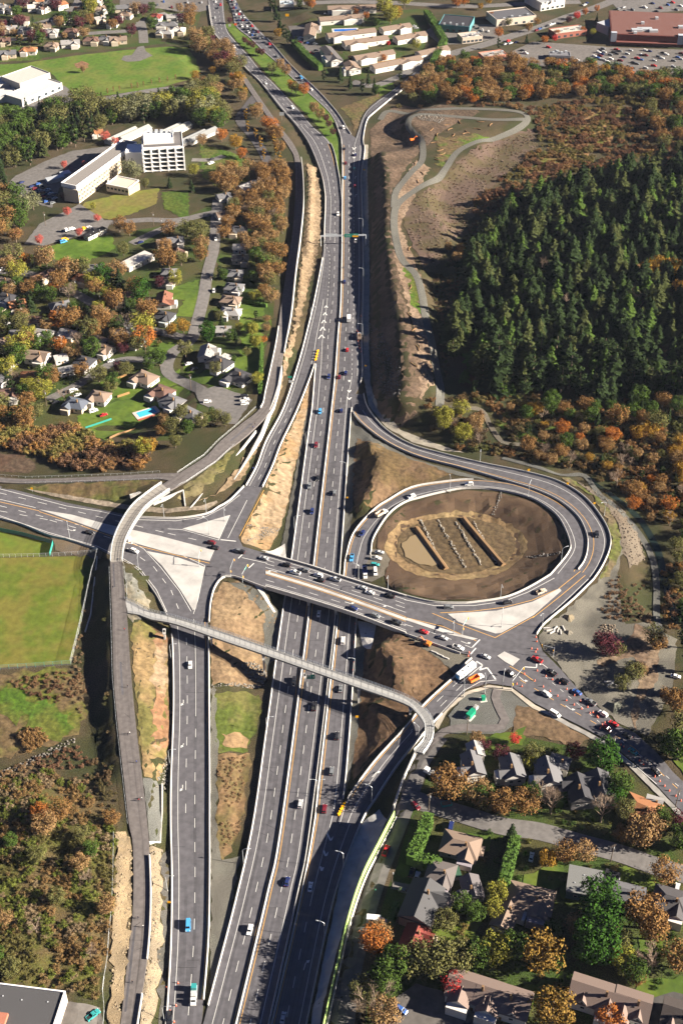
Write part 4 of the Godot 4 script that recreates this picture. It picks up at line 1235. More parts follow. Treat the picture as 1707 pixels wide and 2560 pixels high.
	island([[367,1378],[440,1392],[513,1418],[490,1521],[482,1525],[451,1475],[405,1414]], JH, "large pale triangular island at the top of the descending ramp")
	island([[99,1274],[180,1287],[268,1311],[400,1340],[536,1376],[524,1403],[430,1384],[344,1360],[260,1330],[191,1305]], JH, "long pale median island under the curved trail bridge")
	island([[1118,1535],[1241,1527],[1330,1505],[1398,1471],[1402,1477],[1333,1537],[1252,1582],[1237,1584],[1190,1570],[1145,1555]], JH, "large pale island between the loop and the overpass road")
	island([[1017,1545],[1107,1572],[1157,1588],[1193,1597],[1180,1600],[1120,1586],[1012,1550]], JH, "narrow pale median nose at the eastern junction with a green sign")
	island([[1242,1640],[1260,1629],[1298,1648],[1280,1665],[1262,1655]], JH, "small pale island in the middle of the eastern junction")
	# the overpass
	var o := thing("overpass_bridge", "wide concrete road overpass carrying queued cars above the highway", "bridge")
	var up := [[664,1383],[787,1418],[848,1439],[971,1477],[1014,1490]]
	var lo := [[664,1469],[760,1497],[875,1533],[956,1563],[1014,1585]]
	var rows := []
	for i in 5:
		rows.append([up[i][0], up[i][1], lo[i][0], lo[i][1], JH])
	var pts := []
	for q in rows:
		var l := P(q[0], q[1], JH)
		var e := P(q[2], q[3], JH)
		pts.append(PackedFloat32Array([(l.x + e.x) * 0.5, JH, (l.z + e.z) * 0.5, l.x, l.y, l.z, e.x, e.y, e.z, pts.size()]))
	var r := {"line": smooth_line(pts, 4.0), "off": 0.02}
	var deck := MB.new()
	var side := MB.new()
	for i in range(r.line.size() - 1):
		for c in 8:
			var p := edge(r, i, c / 8.0)
			var t := 1.0 + 0.12 * noise2.get_noise_2d(c * 37.0, p.x * 0.1)
			deck.up(p, edge(r, i, (c + 1) / 8.0), edge(r, i + 1, (c + 1) / 8.0), edge(r, i + 1, c / 8.0), Color(t, t, t))
		var d := Vector3(0, -1.4, 0)
		var s := Vector3(0, -0.02, 0)
		var m := edge(r, i, 0.5)
		for f in [0.0, 1.0]:
			side.out(edge(r, i, f) + s, edge(r, i + 1, f) + s, edge(r, i + 1, f) + d, edge(r, i, f) + d, m)
		side.out(edge(r, i, 0) + d, edge(r, i, 1) + d, edge(r, i + 1, 1) + d, edge(r, i + 1, 0) + d, m)
	var dk := part("deck", deck.mesh(), M["asphalt"], o)
	part("girder", side.mesh(), M["concrete"], o)
	for f in [0.0, 1.0]:
		var line := []
		for i in r.line.size():
			line.append(edge(r, i, f) + (edge(r, i, 0.5) - edge(r, i, f)).normalized() * 0.35)
		part("parapet", sweep(line, [Vector2(-0.3, -0.2), Vector2(-0.3, 1.0), Vector2(0.3, 1.0), Vector2(0.3, -0.2)]).mesh(), M["concrete"], o)
		var rail := MB.new()
		for i in range(line.size() - 1):
			rail.tube(line[i] + Vector3(0, 1.4, 0), line[i + 1] + Vector3(0, 1.4, 0), 0.06, 0.06, 4)
			rail.tube(line[i] + Vector3(0, 1.0, 0), line[i] + Vector3(0, 1.4, 0), 0.05, 0.05, 4)
		part("handrail", rail.mesh(), M["galvanised"], o)
	var r2 := {"line": r.line, "off": 0.02}
	for l in [["S","w",0,4,.1,.1],["D","w",0,4,.2,.22],["D","w",0,4,.31,.33],["S","w",0,4,.42,.44],["S","y",0,4,.5,.56],["S","y",0,4,.62,.68],["D","w",0,4,.78,.79],["S","w",0,4,.9,.9]]:
		line_part(dk, r2, l)
	var strip := MB.new()
	for i in range(r.line.size() - 1):
		var f: float = 0.53 + 0.065 * i / r.line.size()
		strip.up(edge(r, i, f, 0.16), edge(r, i, f + 0.075, 0.16), edge(r, i + 1, f + 0.075, 0.16), edge(r, i + 1, f, 0.16))
		for g in [0.0, 0.075]:
			strip.out(edge(r, i, f + g, 0.16), edge(r, i + 1, f + g, 0.16), edge(r, i + 1, f + g, 0.0), edge(r, i, f + g, 0.0), edge(r, i, f + 0.037, 0.1))
	part("median_strip", strip.mesh(), M["pale_island"], o)
	for q in [[779,1455],[775,1483],[771,1510],[846,1478],[842,1506],[839,1532]]:
		column(o, q[0], q[1], JH - 1.4, 1.2, 3.0, 0.1, 0.0)
	for q in [[[700,1425],[672,1495]], [[900,1490],[893,1545]]]:
		var a := P(q[0][0], q[0][1], 0.0)
		var b := P(q[1][0], q[1][1], 0.0)
		var ab := MB.new()
		ab.box((a + b) * 0.5 + Vector3(0, 2.6, 0), Vector3(a.distance_to(b), 5.3, 1.6), atan2(-(b.z - a.z), b.x - a.x))
		part("abutment", ab.mesh(), M["concrete"], o)
	for q in [[[653,1378],[712,1360],[716,1396],[690,1394]], [[634,1462],[652,1468],[690,1532],[684,1532]], [[893,1553],[940,1564],[927,1624],[906,1616]]]:
		struct("slope_paving", sheet_mesh(world_poly(q), Color(1, 1, 1), Color(1, 1, 1), 0.4, 0.0), M["concrete"])
	# pedestrian bridge
	var pb := thing("footbridge", "long slim railed footbridge crossing the highway on slender piers", "bridge")
	deck_bridge(pb, [[312,1497,320,1532,11.5],[345,1511,350,1537,11.5],[375,1527,378,1548,11.5],[440,1543,440,1560,11.4],[550,1577,550,1598,11.2],[699,1628,699,1649,11],[883,1693,883,1714,11],[1009,1738,1007,1757,10.7],[1050,1763,1036,1776,10.3],[1074,1788,1054,1798,10],[1084,1815,1062,1819,9.5],[1080,1850,1057,1853,8.6],[1058,1884,1034,1877,7.4]], 0.9, "bridge_panel", 1.5)
	for q in [[413,1597,11.0],[530,1611,10.4],[661,1682,10.0],[765,1690,10.0],[896,1756,10.0],[1024,1785,9.6]]:
		if q[0] == 765:
			column(pb, q[0] - 2, q[1] + 35, q[2], 0.7, 1.4, 0.1, 0.0)
		else:
			column(pb, q[0], q[1], q[2], 0.8, 1.6, 0.1)
	# trail bridge over the side road
	var tb := thing("trail_bridge", "curved railed trail bridge with tan deck panels over the side road", "bridge")
	deck_bridge(tb, [[405,1210,425,1226,12.2],[377,1229,402,1242,12.3],[333,1265,365,1270,12.5],[302,1311,333,1315,12.5],[283,1357,313,1357,12.3],[277,1405,306,1403,12]], 1.3, "tan_panel", 1.8)
	column(tb, 322, 1352, 11.1, 1.2, 2.2, 0.5, JH)
	for q in [[342,1245,5.5],[400,1262,5.5]]:
		var a := P(q[0], q[1], JH)
		var ab2 := MB.new()
		ab2.box(a + Vector3(0, 1.0, 0), Vector3(7, 4.6, 1.4), 0.45)
		part("abutment", ab2.mesh(), M["concrete"], tb)

func make_walls() -> void:
	# walls beside trails and ramps
	var pts := line_between(R["trail_nw"], 1.0, 4.0, 9.0, 0.0, 0.8)
	var o := thing("retaining_wall", "long shaded retaining wall between the sunken trail and the sand bank", "wall")
	var line := []
	for i in pts.size():
		line.append(Vector3(pts[i].x, 0, pts[i].z))
	var tops := [5.4, 5.4]
	var mb := MB.new()
	for i in range(line.size() - 1):
		var a: Vector3 = line[i]
		var b: Vector3 = line[i + 1]
		var d := (b - a).normalized()
		var s := Vector3(-d.z, 0, d.x) * 0.25
		var ya := maxf(5.6, pts[i].y + 1.2)
		var yb := maxf(5.6, pts[i + 1].y + 1.2)
		var mid := (a + b) * 0.5 + Vector3(0, 2, 0)
		for k in [-1.0, 1.0]:
			mb.out(a + s * k, b + s * k, b + s * k + Vector3(0, yb, 0), a + s * k + Vector3(0, ya, 0), mid)
		mb.out(a + s + Vector3(0, ya, 0), b + s + Vector3(0, yb, 0), b - s + Vector3(0, yb, 0), a - s + Vector3(0, ya, 0), mid)
	part("wall_body", mb.mesh(), M["concrete"], o)
	wall_line("retaining_wall", [[705,935,1.2,7.6],[697,985,2,8.8],[686,1020,2.6,9.2],[653,1096,4.8,8.8],[620,1150,6,8.0],[586,1200,7,7.4]], 0.6, "concrete", "bright white tapering retaining wall above the exit ramp")
	wall_line("retaining_wall", [[640,1078,8.6,9.4],[590,1142,8.4,9.2],[551,1181,8.0,8.8],[510,1232,7.6,8.4],[476,1272,7.0,7.8]], 0.5, "concrete", "low pale stepped wall running down the grass slope to the side road")
	wall_line("retaining_wall", [[527,1160,10.0,10.4],[551,1181,8.6,9.2]], 0.6, "concrete", "short pale wall crossing the grass slope below the trail")
	wall_line("retaining_wall", [[404,1262,6.8,11.0],[460,1240,7.2,11.6],[464,1268,7.0,8.0]], 0.6, "concrete", "white lit wing wall beside the trail bridge abutment")
	wall_line("retaining_wall", [[245,1392,4.5,6.2],[228,1540,4.3,5.6],[214,1582,4.3,5.4]], 0.5, "concrete", "narrow pale wall in the shaded ditch below the trail")
	wall_line("retaining_wall", [[406,1962,3.4,4.6],[406,2040,2.4,3.8],[402,2110,1.8,3.4],[374,2108,6.0,7.0]], 0.5, "concrete", "white corner wall round the pale gravel apron")
	wall_line("retaining_wall", [[1040,1893,1.5,7.3],[1005,1975,0.3,7.3],[983,2042,-0.3,7.3]], 0.6, "concrete", "grey ramp wall between the footbridge landing and the green noise wall")
	var W := [[985,2044],[943,2125],[905,2201],[872,2300],[843,2420],[812,2560],[797,2630]]
	var wl := []
	var gl := []
	for q in W:
		wl.append([q[0] - 16, q[1] + 22, -0.5, 6.9])
		gl.append([q[0], q[1], 6.5, 9.6])
	# the wall foot stands straight below the green panels
	var foot := []
	for q in W:
		var a := P(q[0], q[1], 6.5)
		foot.append(a)
	var nw := thing("noise_wall", "long lime green noise wall on a white kerb above the shaded ramp", "wall")
	var gm := MB.new()
	var rm := MB.new()
	var sm := smooth_line(foot.map(func(a): return PackedFloat32Array([a.x, a.y, a.z])), 5.0)
	for i in range(sm.size() - 1):
		var a := Vector3(sm[i][0], 6.5, sm[i][2])
		var b := Vector3(sm[i + 1][0], 6.5, sm[i + 1][2])
		var d := (b - a).normalized()
		var s := Vector3(-d.z, 0, d.x) * 0.14
		var pm := MB.new()
		var e := a.lerp(b, 0.985)
		var u := Vector3(0, 4.6, 0)
		var mid := (a + b) * 0.5 + u * 0.5
		for k in [-1.0, 1.0]:
			pm.out(a + s * k, e + s * k, e + s * k + u, a + s * k + u, mid)
		pm.out(a + s + u, e + s + u, e - s + u, a - s + u, mid)
		pm.out(a + s, a - s, a - s + u, a + s + u, mid)
		part("panel", pm.mesh(), M["lime_panel"], nw)
		var lo := Vector3(0, -7.5, 0)
		for k in [-2.0, 1.6]:
			rm.out(a + s * k, b + s * k, b + s * k + lo, a + s * k + lo, mid)
	part("retaining_face", rm.mesh(), M["grey_concrete"], nw)
	var kl := []
	for q in sm:
		kl.append(Vector3(q[0] + 0.9, 6.5, q[2]))
	part("kerb_barrier", sweep(kl, JERSEY).mesh(), M["concrete"], nw)
	# fences
	fence([[-20,1325],[0,1328],[60,1340],[134,1360],[126,1391]], 2.6, "teal screened fence round the small upper playing field", "teal_mesh", 3.0, "teal_screen")
	fence([[-20,1394],[100,1392],[180,1388],[245,1383]], 2.4, "grey mesh fence between the two playing fields", "galvanised")
	fence([[245,1383],[226,1460],[208,1540],[190,1615],[178,1662]], 3.6, "tall grey mesh fence along the long side of the large playing field", "galvanised", 4.0)
	fence([[178,1662],[90,1668],[-20,1675]], 3.0, "green mesh fence at the end of the large playing field", "teal_mesh", 4.0)
	fence([[274,1420],[278,1540],[282,1693],[292,1808],[307,1942],[320,2060]], 1.3, "galvanised mesh fence along the outer edge of the raised trail", "galvanised", 3.5)
	fence([[310,1410],[318,1470],[318,1500]], 1.3, "galvanised mesh fence on the inner trail edge before the footbridge", "galvanised", 3.5)
	fence([[285,2085],[284,2180],[280,2270],[272,2360],[266,2420],[258,2480],[262,2530],[256,2600]], 1.6, "thin pale mesh fence along the top of the rock cutting", "galvanised", 3.5)
	fence([[400,1181],[310,1187],[230,1190],[65,1195],[-20,1188]], 1.2, "galvanised mesh fence on the upper side of the western trail", "galvanised", 3.5)
	fence([[404,1199],[310,1203],[230,1205],[65,1210]], 1.2, "galvanised mesh fence on the lower side of the western trail", "galvanised", 3.5)
	fence([[640,1020],[597,1060],[547,1102],[510,1140],[444,1184]], 1.2, "galvanised mesh fence on the outer side of the climbing trail", "galvanised", 3.5)
	fence([[676,1028],[632,1078],[575,1124],[538,1158],[468,1205],[430,1228]], 1.2, "galvanised mesh fence on the slope side of the climbing trail", "galvanised", 3.5)
	fence([[940,160],[1000,150],[1060,141]], 1.8, "tan wooden fence behind the far row houses", "fence_wood", 3.0, "fence_wood")
	fence([[290,950],[318,940]], 1.8, "orange wooden garden fence beside a tan roofed house", "fence_wood", 2.5, "fence_wood")
	fence([[295,995],[325,985]], 1.8, "short orange wooden garden fence above the pool garden", "fence_wood", 2.5, "fence_wood")
	fence([[275,1098],[340,1073]], 1.5, "brown wooden fence at the end of the long lawn", "wood", 2.5, "wood")
	fence([[215,1072],[280,1050]], 1.5, "green mesh fence crossing the lawn by the pool", "teal_mesh", 2.5, "teal_screen")
	fence([[600,955],[655,930]], 1.6, "pale wooden fence behind the house by the turning circle", "fence_wood", 2.5, "fence_wood")
	fence([[1210,2350],[1225,2305],[1232,2275]], 1.8, "pale board fence between two shaded back gardens", "wood", 2.5, "wood")

# ------------------------------------------------------------------ street furniture
var lamp_parts := {}

func street_lamp(px: float, py: float, hx: float, hy: float, label: String, h = null, tall: float = 10.0, twin: bool = false) -> void:
	if lamp_parts.is_empty():
		var a := MB.new()
		a.tube(Vector3.ZERO, Vector3(0, 0.7, 0), 0.3, 0.26, 8)
		lamp_parts["base"] = a.mesh()
		var p := MB.new()
		p.tube(Vector3(0, 0.6, 0), Vector3(0, 9.0, 0), 0.13, 0.09, 6)
		lamp_parts["pole"] = p.mesh()
		var m := MB.new()
		var last := Vector3(0, 9.0, 0)
		for k in range(1, 6):
			var t := k / 5.0
			var q := Vector3(2.4 * t * t * 0.6 + 2.4 * t * 0.4, 9.0 + 1.0 * sin(t * PI * 0.5), 0)
			m.tube(last, q, 0.08, 0.07, 5)
			last = q
		lamp_parts["arm"] = m.mesh()
		var l := MB.new()
		l.box(Vector3(2.85, 9.98, 0), Vector3(1.0, 0.18, 0.36), 0, Color.WHITE, 0.7)
		lamp_parts["luminaire"] = l.mesh()
	var at: Vector3 = G(px, py) if h == null else P(px, py, h)
	var o := thing("street_lamp", label, "street lamp", at, heading(px, py, hx, hy, at.y), "highway lamps")
	for k in ["base", "pole", "arm", "luminaire"]:
		part(k, lamp_parts[k], M["grey_concrete" if k == "base" else "galvanised"], o)
	if twin:
		for k in ["arm", "luminaire"]:
			part(k, lamp_parts[k], M["galvanised"], o, Vector3.ZERO, PI)

func signal_mast(px: float, py: float, hx: float, hy: float, label: String, arm: float = 7.0, sign_on: bool = false) -> void:
	var at := P(px, py, JH + 0.1)
	var o := thing("traffic_signal", label, "traffic signal", at, heading(px, py, hx, hy, at.y))
	var p := MB.new()
	p.tube(Vector3.ZERO, Vector3(0, 6.2, 0), 0.16, 0.12, 6)
	part("pole", p.mesh(), M["galvanised"], o)
	var a := MB.new()
	a.tube(Vector3(0, 5.8, 0), Vector3(arm, 6.3, 0), 0.11, 0.07, 6)
	part("arm", a.mesh(), M["galvanised"], o)
	if sign_on:
		var s := MB.new()
		s.box(Vector3(arm * 0.6, 5.9, 0), Vector3(2.6, 0.8, 0.06))
		part("street_name_plate", s.mesh(), M["sign_green"], o)
	for x in [arm * 0.98, 0.3]:
		var b := MB.new()
		b.box(Vector3(x, 5.6 if x > 1 else 3.4, 0.2), Vector3(0.45, 1.2, 0.35))
		part("signal_head", b.mesh(), M["sign_yellow"], o)

func post_sign(px: float, py: float, label: String, w: float, hgt: float, at_h: float, material: String, yaw: float = 0.0, h = null) -> void:
	var at: Vector3 = G(px, py) if h == null else P(px, py, h)
	var o := thing("road_sign", label, "road sign", at, yaw)
	var p := MB.new()
	p.tube(Vector3.ZERO, Vector3(0, at_h + hgt, -0.05), 0.06, 0.06, 5)
	part("post", p.mesh(), M["galvanised"], o)
	var s := MB.new()
	s.box(Vector3(0, at_h + hgt * 0.5, 0.05), Vector3(w, hgt, 0.05))
	part("sign_panel", s.mesh(), M[material], o)

func make_furniture() -> void:
	for q in [[907,577],[908,702],[906,842]]:
		street_lamp(q[0], q[1], -1, 0, "curved arm lamp post beside the shaded earth slope", 0.0)
	street_lamp(777,800,1,0,"curved arm lamp post in the ditch below the sand bank")
	street_lamp(764,1114,1,0,"curved arm lamp post in the ditch beside the middle of the sand bank")
	street_lamp(736,1325,1,0,"curved arm lamp post in the ditch just short of the overpass")
	street_lamp(864,1190,-1,0,"curved arm lamp post beside the gravel by the triangle of earth", 0.0)
	street_lamp(793,1986,-1,0,"twin arm lamp post between highway and merging lane", 0.0, 10.0, true)
	street_lamp(667,1829,1,0,"curved arm lamp post beside the grass strip near rocks")
	street_lamp(887,1682,-1,0,"curved arm lamp post on the merging lane near the footbridge", 0.0)
	street_lamp(929,2003,-1,-.3,"curved arm lamp post near the upper end of the walled ramp", 1.2)
	street_lamp(609,2159,1,0,"curved arm lamp post beside the dry grass strip")
	street_lamp(858,2168,-1,-.2,"curved arm lamp post on the middle of the walled ramp", 0.2)
	street_lamp(811,2342,-1,-.2,"curved arm lamp post on the lower part of the walled ramp", 0.0)
	street_lamp(428,1647,1,0,"curved arm lamp post left of the slip ramp near the footbridge shadow")
	street_lamp(425,1911,1,0,"curved arm lamp post beside the pale stones and gravel apron")
	street_lamp(419,2227,1,0,"curved arm lamp post at the foot of the rock bank")
	street_lamp(411,2552,1,0,"curved arm lamp post by the orange cones below the rock bank")
	street_lamp(176,1349,-.2,-1,"curved arm lamp post by the teal field fence corner", JH)
	street_lamp(348,1430,.2,-1,"curved arm lamp post on the inside of the right turn lane", JH)
	street_lamp(411,1294,-.4,1,"curved arm lamp post by the white wing wall", JH)
	street_lamp(524,1336,-1,-.5,"curved arm lamp post on the small exit ramp island", JH)
	street_lamp(516,1281,-.3,1,"curved arm lamp post on the pavement above the exit ramp island", JH)
	street_lamp(562,1303,.3,.8,"curved arm lamp post on the tip of the exit ramp island", JH)
	street_lamp(1124,1230,-.3,-1,"curved arm lamp post on the inner loop wall by the triangle of earth", 3.3)
	street_lamp(969,1473,-.3,1,"curved arm lamp post between the overpass and the loop basin", JH)
	street_lamp(896,1447,-1,-.2,"curved arm lamp post behind the parked vehicles by the loop", 0.6)
	street_lamp(1199,1156,-.2,1,"curved arm lamp post outside the big ramp by the wetland")
	street_lamp(1319,1244,.5,-1,"curved arm lamp post inside the loop opposite the wetland", 5.0)
	street_lamp(1509,1290,-1,.3,"curved arm lamp post outside the widest bend of the ramp")
	street_lamp(1401,1406,1,-.3,"curved arm lamp post on the inner wall of the loop bend", 6.6)
	street_lamp(1250,1495,.2,1,"curved arm lamp post above the basin near the large island", JH)
	street_lamp(1252,1568,.1,-1,"curved arm lamp post on the large loop island", JH)
	street_lamp(1133,1585,-.3,1,"curved arm lamp post at the end of the overpass", JH)
	street_lamp(1354,1568,-.6,.6,"curved arm lamp post at the outer ramp end by the gravel", JH)
	street_lamp(1158,1742,-.2,-1,"curved arm lamp post on the pavement by the orange dump truck", JH)
	street_lamp(1211,1733,-.2,-1,"curved arm lamp post on the pavement behind the utility cabinets", JH)
	street_lamp(1255,1722,.2,-1,"curved arm lamp post on the pavement by the winding trail", JH)
	street_lamp(1045,1852,-.5,-.3,"curved arm lamp post below the end of the footbridge", 4.0)
	signal_mast(498,1416,.3,-1,"traffic signal mast on the large triangular island", 6.0)
	signal_mast(577,1443,.4,-1,"traffic signal mast with yellow head at the corner above the gravel slope", 7.0)
	signal_mast(607,1456,.6,-1,"traffic signal mast with a green plate near the western end of the overpass", 7.0, true)
	signal_mast(1155,1586,.5,-.8,"traffic signal mast with a green plate on the narrow median nose", 6.0, true)
	signal_mast(1278,1724,1,-1.2,"traffic signal mast with a long arm by the curved pavement", 10.0)
	signal_mast(1382,1642,-1,-.2,"traffic signal mast on the gravel by the orange cones", 6.0)
	# gantry
	var g := thing("sign_gantry", "steel sign gantry with two green signs spanning the highway", "sign gantry")
	var a := P(802, 617, -1.0)
	var b := P(914, 611, 0.0)
	var mb := MB.new()
	mb.tube(a, Vector3(a.x, 7.8, a.z), 0.3, 0.25, 8)
	part("post", mb.mesh(), M["galvanised"], g)
	mb = MB.new()
	mb.tube(b, Vector3(b.x, 7.8, b.z), 0.3, 0.25, 8)
	part("post", mb.mesh(), M["galvanised"], g)
	mb = MB.new()
	for y in [7.1, 7.9]:
		mb.tube(Vector3(a.x, y, a.z), Vector3(b.x, y, b.z), 0.24, 0.24, 6)
	part("beam", mb.mesh(), M["galvanised"], g)
	for s in [[0.52, 0.69, 6.3, 8.9, "sign_green"], [0.7, 0.83, 7.6, 9.0, "sign_green"], [0.7, 0.83, 6.3, 7.5, "sign_yellow"]]:
		var l := a.lerp(b, s[0])
		var r := a.lerp(b, s[1])
		mb = MB.new()
		mb.box(Vector3((l.x + r.x) * 0.5, (s[2] + s[3]) * 0.5, (l.z + r.z) * 0.5 + 0.4), Vector3(absf(r.x - l.x), s[3] - s[2], 0.12))
		var sp := part("sign_panel", mb.mesh(), M[s[4]], g)
		if s[4] == "sign_green":
			mb = MB.new()
			for k in 2:
				mb.box(Vector3((l.x + r.x) * 0.5, s[2] + (s[3] - s[2]) * (0.35 + 0.32 * k), (l.z + r.z) * 0.5 + 0.48), Vector3(absf(r.x - l.x) * 0.6, 0.14, 0.02))
			part("legend", mb.mesh(), M["white_line"], sp)
	mb = MB.new()
	var l2 := a.lerp(b, 0.1)
	var r3 := a.lerp(b, 0.36)
	mb.box(Vector3((l2.x + r3.x) * 0.5, 7.9, (l2.z + r3.z) * 0.5 - 0.4), Vector3(absf(r3.x - l2.x), 2.4, 0.12))
	part("sign_back", mb.mesh(), M["galvanised"], g)
	# big green sign under the footbridge
	var gs := thing("guide_sign", "large green guide sign on the median in front of the footbridge", "road sign", P(768, 1716, 0.0))
	mb = MB.new()
	mb.tube(Vector3.ZERO, Vector3(0, 7.0, 0), 0.2, 0.16, 6)
	part("post", mb.mesh(), M["galvanised"], gs)
	mb = MB.new()
	mb.box(Vector3(1.2, 6.5, 0.3), Vector3(5.0, 2.3, 0.1))
	var gp := part("sign_panel", mb.mesh(), M["sign_green"], gs)
	mb = MB.new()
	mb.box(Vector3(2.6, 7.95, 0.3), Vector3(1.8, 0.6, 0.1))
	part("exit_tab", mb.mesh(), M["sign_green"], gs)
	mb = MB.new()
	mb.box(Vector3(0.5, 7.1, 0.37), Vector3(2.8, 0.3, 0.02))
	mb.box(Vector3(0.5, 6.55, 0.37), Vector3(3.2, 0.2, 0.02))
	mb.box(Vector3(2.9, 6.75, 0.37), Vector3(0.8, 0.5, 0.02))
	part("legend", mb.mesh(), M["white_line"], gp)
	post_sign(725,955,"small green guide sign on the sand bank above the ramp",2.4,1.4,3.0,"sign_green")
	post_sign(729,968,"grey sign back on the sand bank beside the ramp wall",3.2,1.6,3.4,"galvanised")
	post_sign(914,922,"yellow diamond warning sign on the gravel strip beside the highway",1.2,1.2,1.6,"sign_yellow")
	post_sign(910,430,"orange construction sign by the merging entry lane",1.2,1.2,1.4,"sign_yellow", 0.0, 0.0)
	post_sign(868,1252,"orange warning sign on the gravel beside the departing carriageway",1.2,1.2,1.6,"sign_yellow")
	post_sign(1320, 1182, "yellow curve sign outside the big ramp opposite the loop island gap", 1.3, 1.3, 1.4, "sign_yellow")
	post_sign(1417, 1216, "yellow curve sign outside the big ramp where the stone slope begins", 1.3, 1.3, 1.4, "sign_yellow")
	post_sign(1484,1264,"orange curve sign at the widest bend of the ramp",1.1,1.1,1.2,"sign_yellow")
	post_sign(424,2262,"orange construction sign on the ramp barrier above the ditch",1.3,1.3,1.2,"sign_yellow")
	post_sign(892,1800,"yellow round topped marker on the dark slope by the merging lane",1.4,1.4,1.6,"sign_yellow")
	post_sign(82,1230,"yellow crossing sign on the side road pavement",1.2,1.2,1.8,"sign_yellow")
	post_sign(705,300,"large blue white sign back beside the far carriageway",4.0,3.0,4.0,"galvanised")
	post_sign(718,46,"yellow sign in the far traffic queue",3.4,2.6,2.0,"sign_yellow")
	post_sign(589,66,"orange sign on the far grass median",2.6,2.0,1.0,"cone_orange")
	post_sign(575,68,"white sign on the far grass median",2.8,2.2,0.8,"white_wall")
	# crash cushions of yellow barrels
	var bm := MB.new()
	bm.tube(Vector3.ZERO, Vector3(0, 1.0, 0), 0.46, 0.42, 10)
	bm.tube(Vector3(0, 1.0, 0), Vector3(0, 1.12, 0), 0.48, 0.44, 10)
	var barrel := bm.mesh()
	var spots := []
	for k in 5:
		spots.append([862 - k * 3.2, 2011 + k * 6.2, "yellow sand barrel in front of the joining barriers by the walled ramp", "barrels at the lower merge"])
		spots.append([858 - k * 3.0, 2013 + k * 6.2, "yellow sand barrel in front of the joining barriers by the walled ramp", "barrels at the lower merge"])
	for k in 4:
		spots.append([787.5 + k * 1.8, 901 - k * 7, "yellow sand barrel in front of the barrier nose at the exit ramp", "barrels at the exit nose"])
		spots.append([790.5 + k * 1.6, 899 - k * 7, "yellow sand barrel in front of the barrier nose at the exit ramp", "barrels at the exit nose"])
	for s in spots:
		solo("crash_barrel", barrel, M["sign_yellow"], s[2], "barrel", s[3], P(s[0], s[1], 0.15))
	# cones and drums
	var cm := MB.new()
	cm.box(Vector3(0, 0.04, 0), Vector3(0.6, 0.08, 0.6))
	cm.tube(Vector3(0, 0.08, 0), Vector3(0, 1.0, 0), 0.24, 0.12, 8)
	var cone := cm.mesh()
	var cm2 := MB.new()
	cm2.tube(Vector3(0, 0.5, 0), Vector3(0, 0.72, 0), 0.23, 0.19, 8)
	var band := cm2.mesh()
	var groups := [
		["orange traffic cone in the row down the middle of the eastern road", "cones on the eastern road", JH, [[1342,1677],[1364,1691],[1310,1685],[1336,1702],[1380,1699],[1398,1710],[1357,1717],[1374,1728],[1416,1723],[1435,1739],[1393,1740],[1415,1751],[1450,1753],[1434,1762],[1468,1768],[1453,1772],[1474,1783],[1491,1792],[1511,1807],[1494,1794],[1481,1781],[1504,1722+90],[1551,1862],[1558,1867],[1571,1878],[1597,1902],[1607,1911],[1636,1942],[1648,1953],[1660,1965],[1672,1977],[1688,1990],[1701,2002],[1499,1822],[1304,1716],[1291,1710]]],
		["orange traffic cone at the gravel edge near the parked pickup", "cones at the outer ramp end", JH, [[1339,1593],[1341,1604],[1328,1622],[1342,1624],[1338,1630],[1172,1632],[1170,1640]]],
		["orange traffic cone on the shoulder below the rock bank", "cones at the ramp foot", 0.0, [[446,2458],[417,2470],[441,2514],[436,2555],[426,2528]]],
		["orange traffic cone beside the trucks stopped on the shoulder", "cones on the upper shoulder", 0.0, [[903,790],[895,832],[894,845],[895,855],[897,863],[899,872],[903,880],[892,828]]],
		["orange traffic cone on the merging lane shoulder under the footbridge", "cones on the merging lane", 0.0, [[886,1607],[884,1658],[882,1677],[888,1560],[879,1747]]]]
	for gr in groups:
		for q in gr[3]:
			var o := solo("traffic_cone", cone, M["cone_orange"], gr[0], "traffic cone", gr[1], P(q[0], q[1], gr[2] + 0.02))
			part("band", band, M["white_line"], o)
	# utility poles
	var um := MB.new()
	um.tube(Vector3.ZERO, Vector3(0, 11.5, 0), 0.2, 0.13, 6)
	var pole := um.mesh()
	var am := MB.new()
	am.box(Vector3(0, 10.8, 0), Vector3(2.4, 0.14, 0.12))
	am.box(Vector3(0, 9.9, 0), Vector3(1.6, 0.12, 0.12))
	var cross := am.mesh()
	var tm := MB.new()
	tm.tube(Vector3(0.35, 8.4, 0), Vector3(0.35, 9.4, 0), 0.22, 0.22, 8)
	var can := tm.mesh()
	for q in [[979,2218,"wooden utility pole on the street below the noise wall"], [1089,1998,"wooden utility pole under the oak at the street corner"], [1071,2027,"wooden utility pole beside the tall clipped hedge"], [1525,2155,"wooden utility pole on the side street by the grey flat roof"], [1528,1884,"wooden utility pole by the wide green tree on the eastern road"], [1686,2020,"wooden utility pole on the pavement of the eastern road"], [1166,1836,"wooden utility pole behind the green cabinets"], [320,850,"wooden utility pole beside the curving street with garden trees"], [365,885,"wooden utility pole by the purple garden tree"], [478,975,"wooden utility pole beside the turning circle lawn"], [136,655,"wooden utility pole at the edge of the small park"], [530,728,"wooden utility pole in the verge of the long street"], [385,565,"lamp pole beside the institute driveway"], [405,580,"lamp pole at the street corner by the low white house"], [115,565,"wooden utility pole by the red trees parking lot"], [252,770,"wooden utility pole behind the brown garden oaks"], [118,1015,"wooden utility pole in the garden clearing with parked vehicles"], [191,735,"wooden utility pole by the orange garden tree"]]:
		var o := thing("utility_pole", q[2], "utility pole", G(q[0], q[1]), 0.4)
		part("pole", pole, M["bark"], o)
		part("crossarm", cross, M["bark"], o)
		part("transformer", can, M["galvanised"], o)
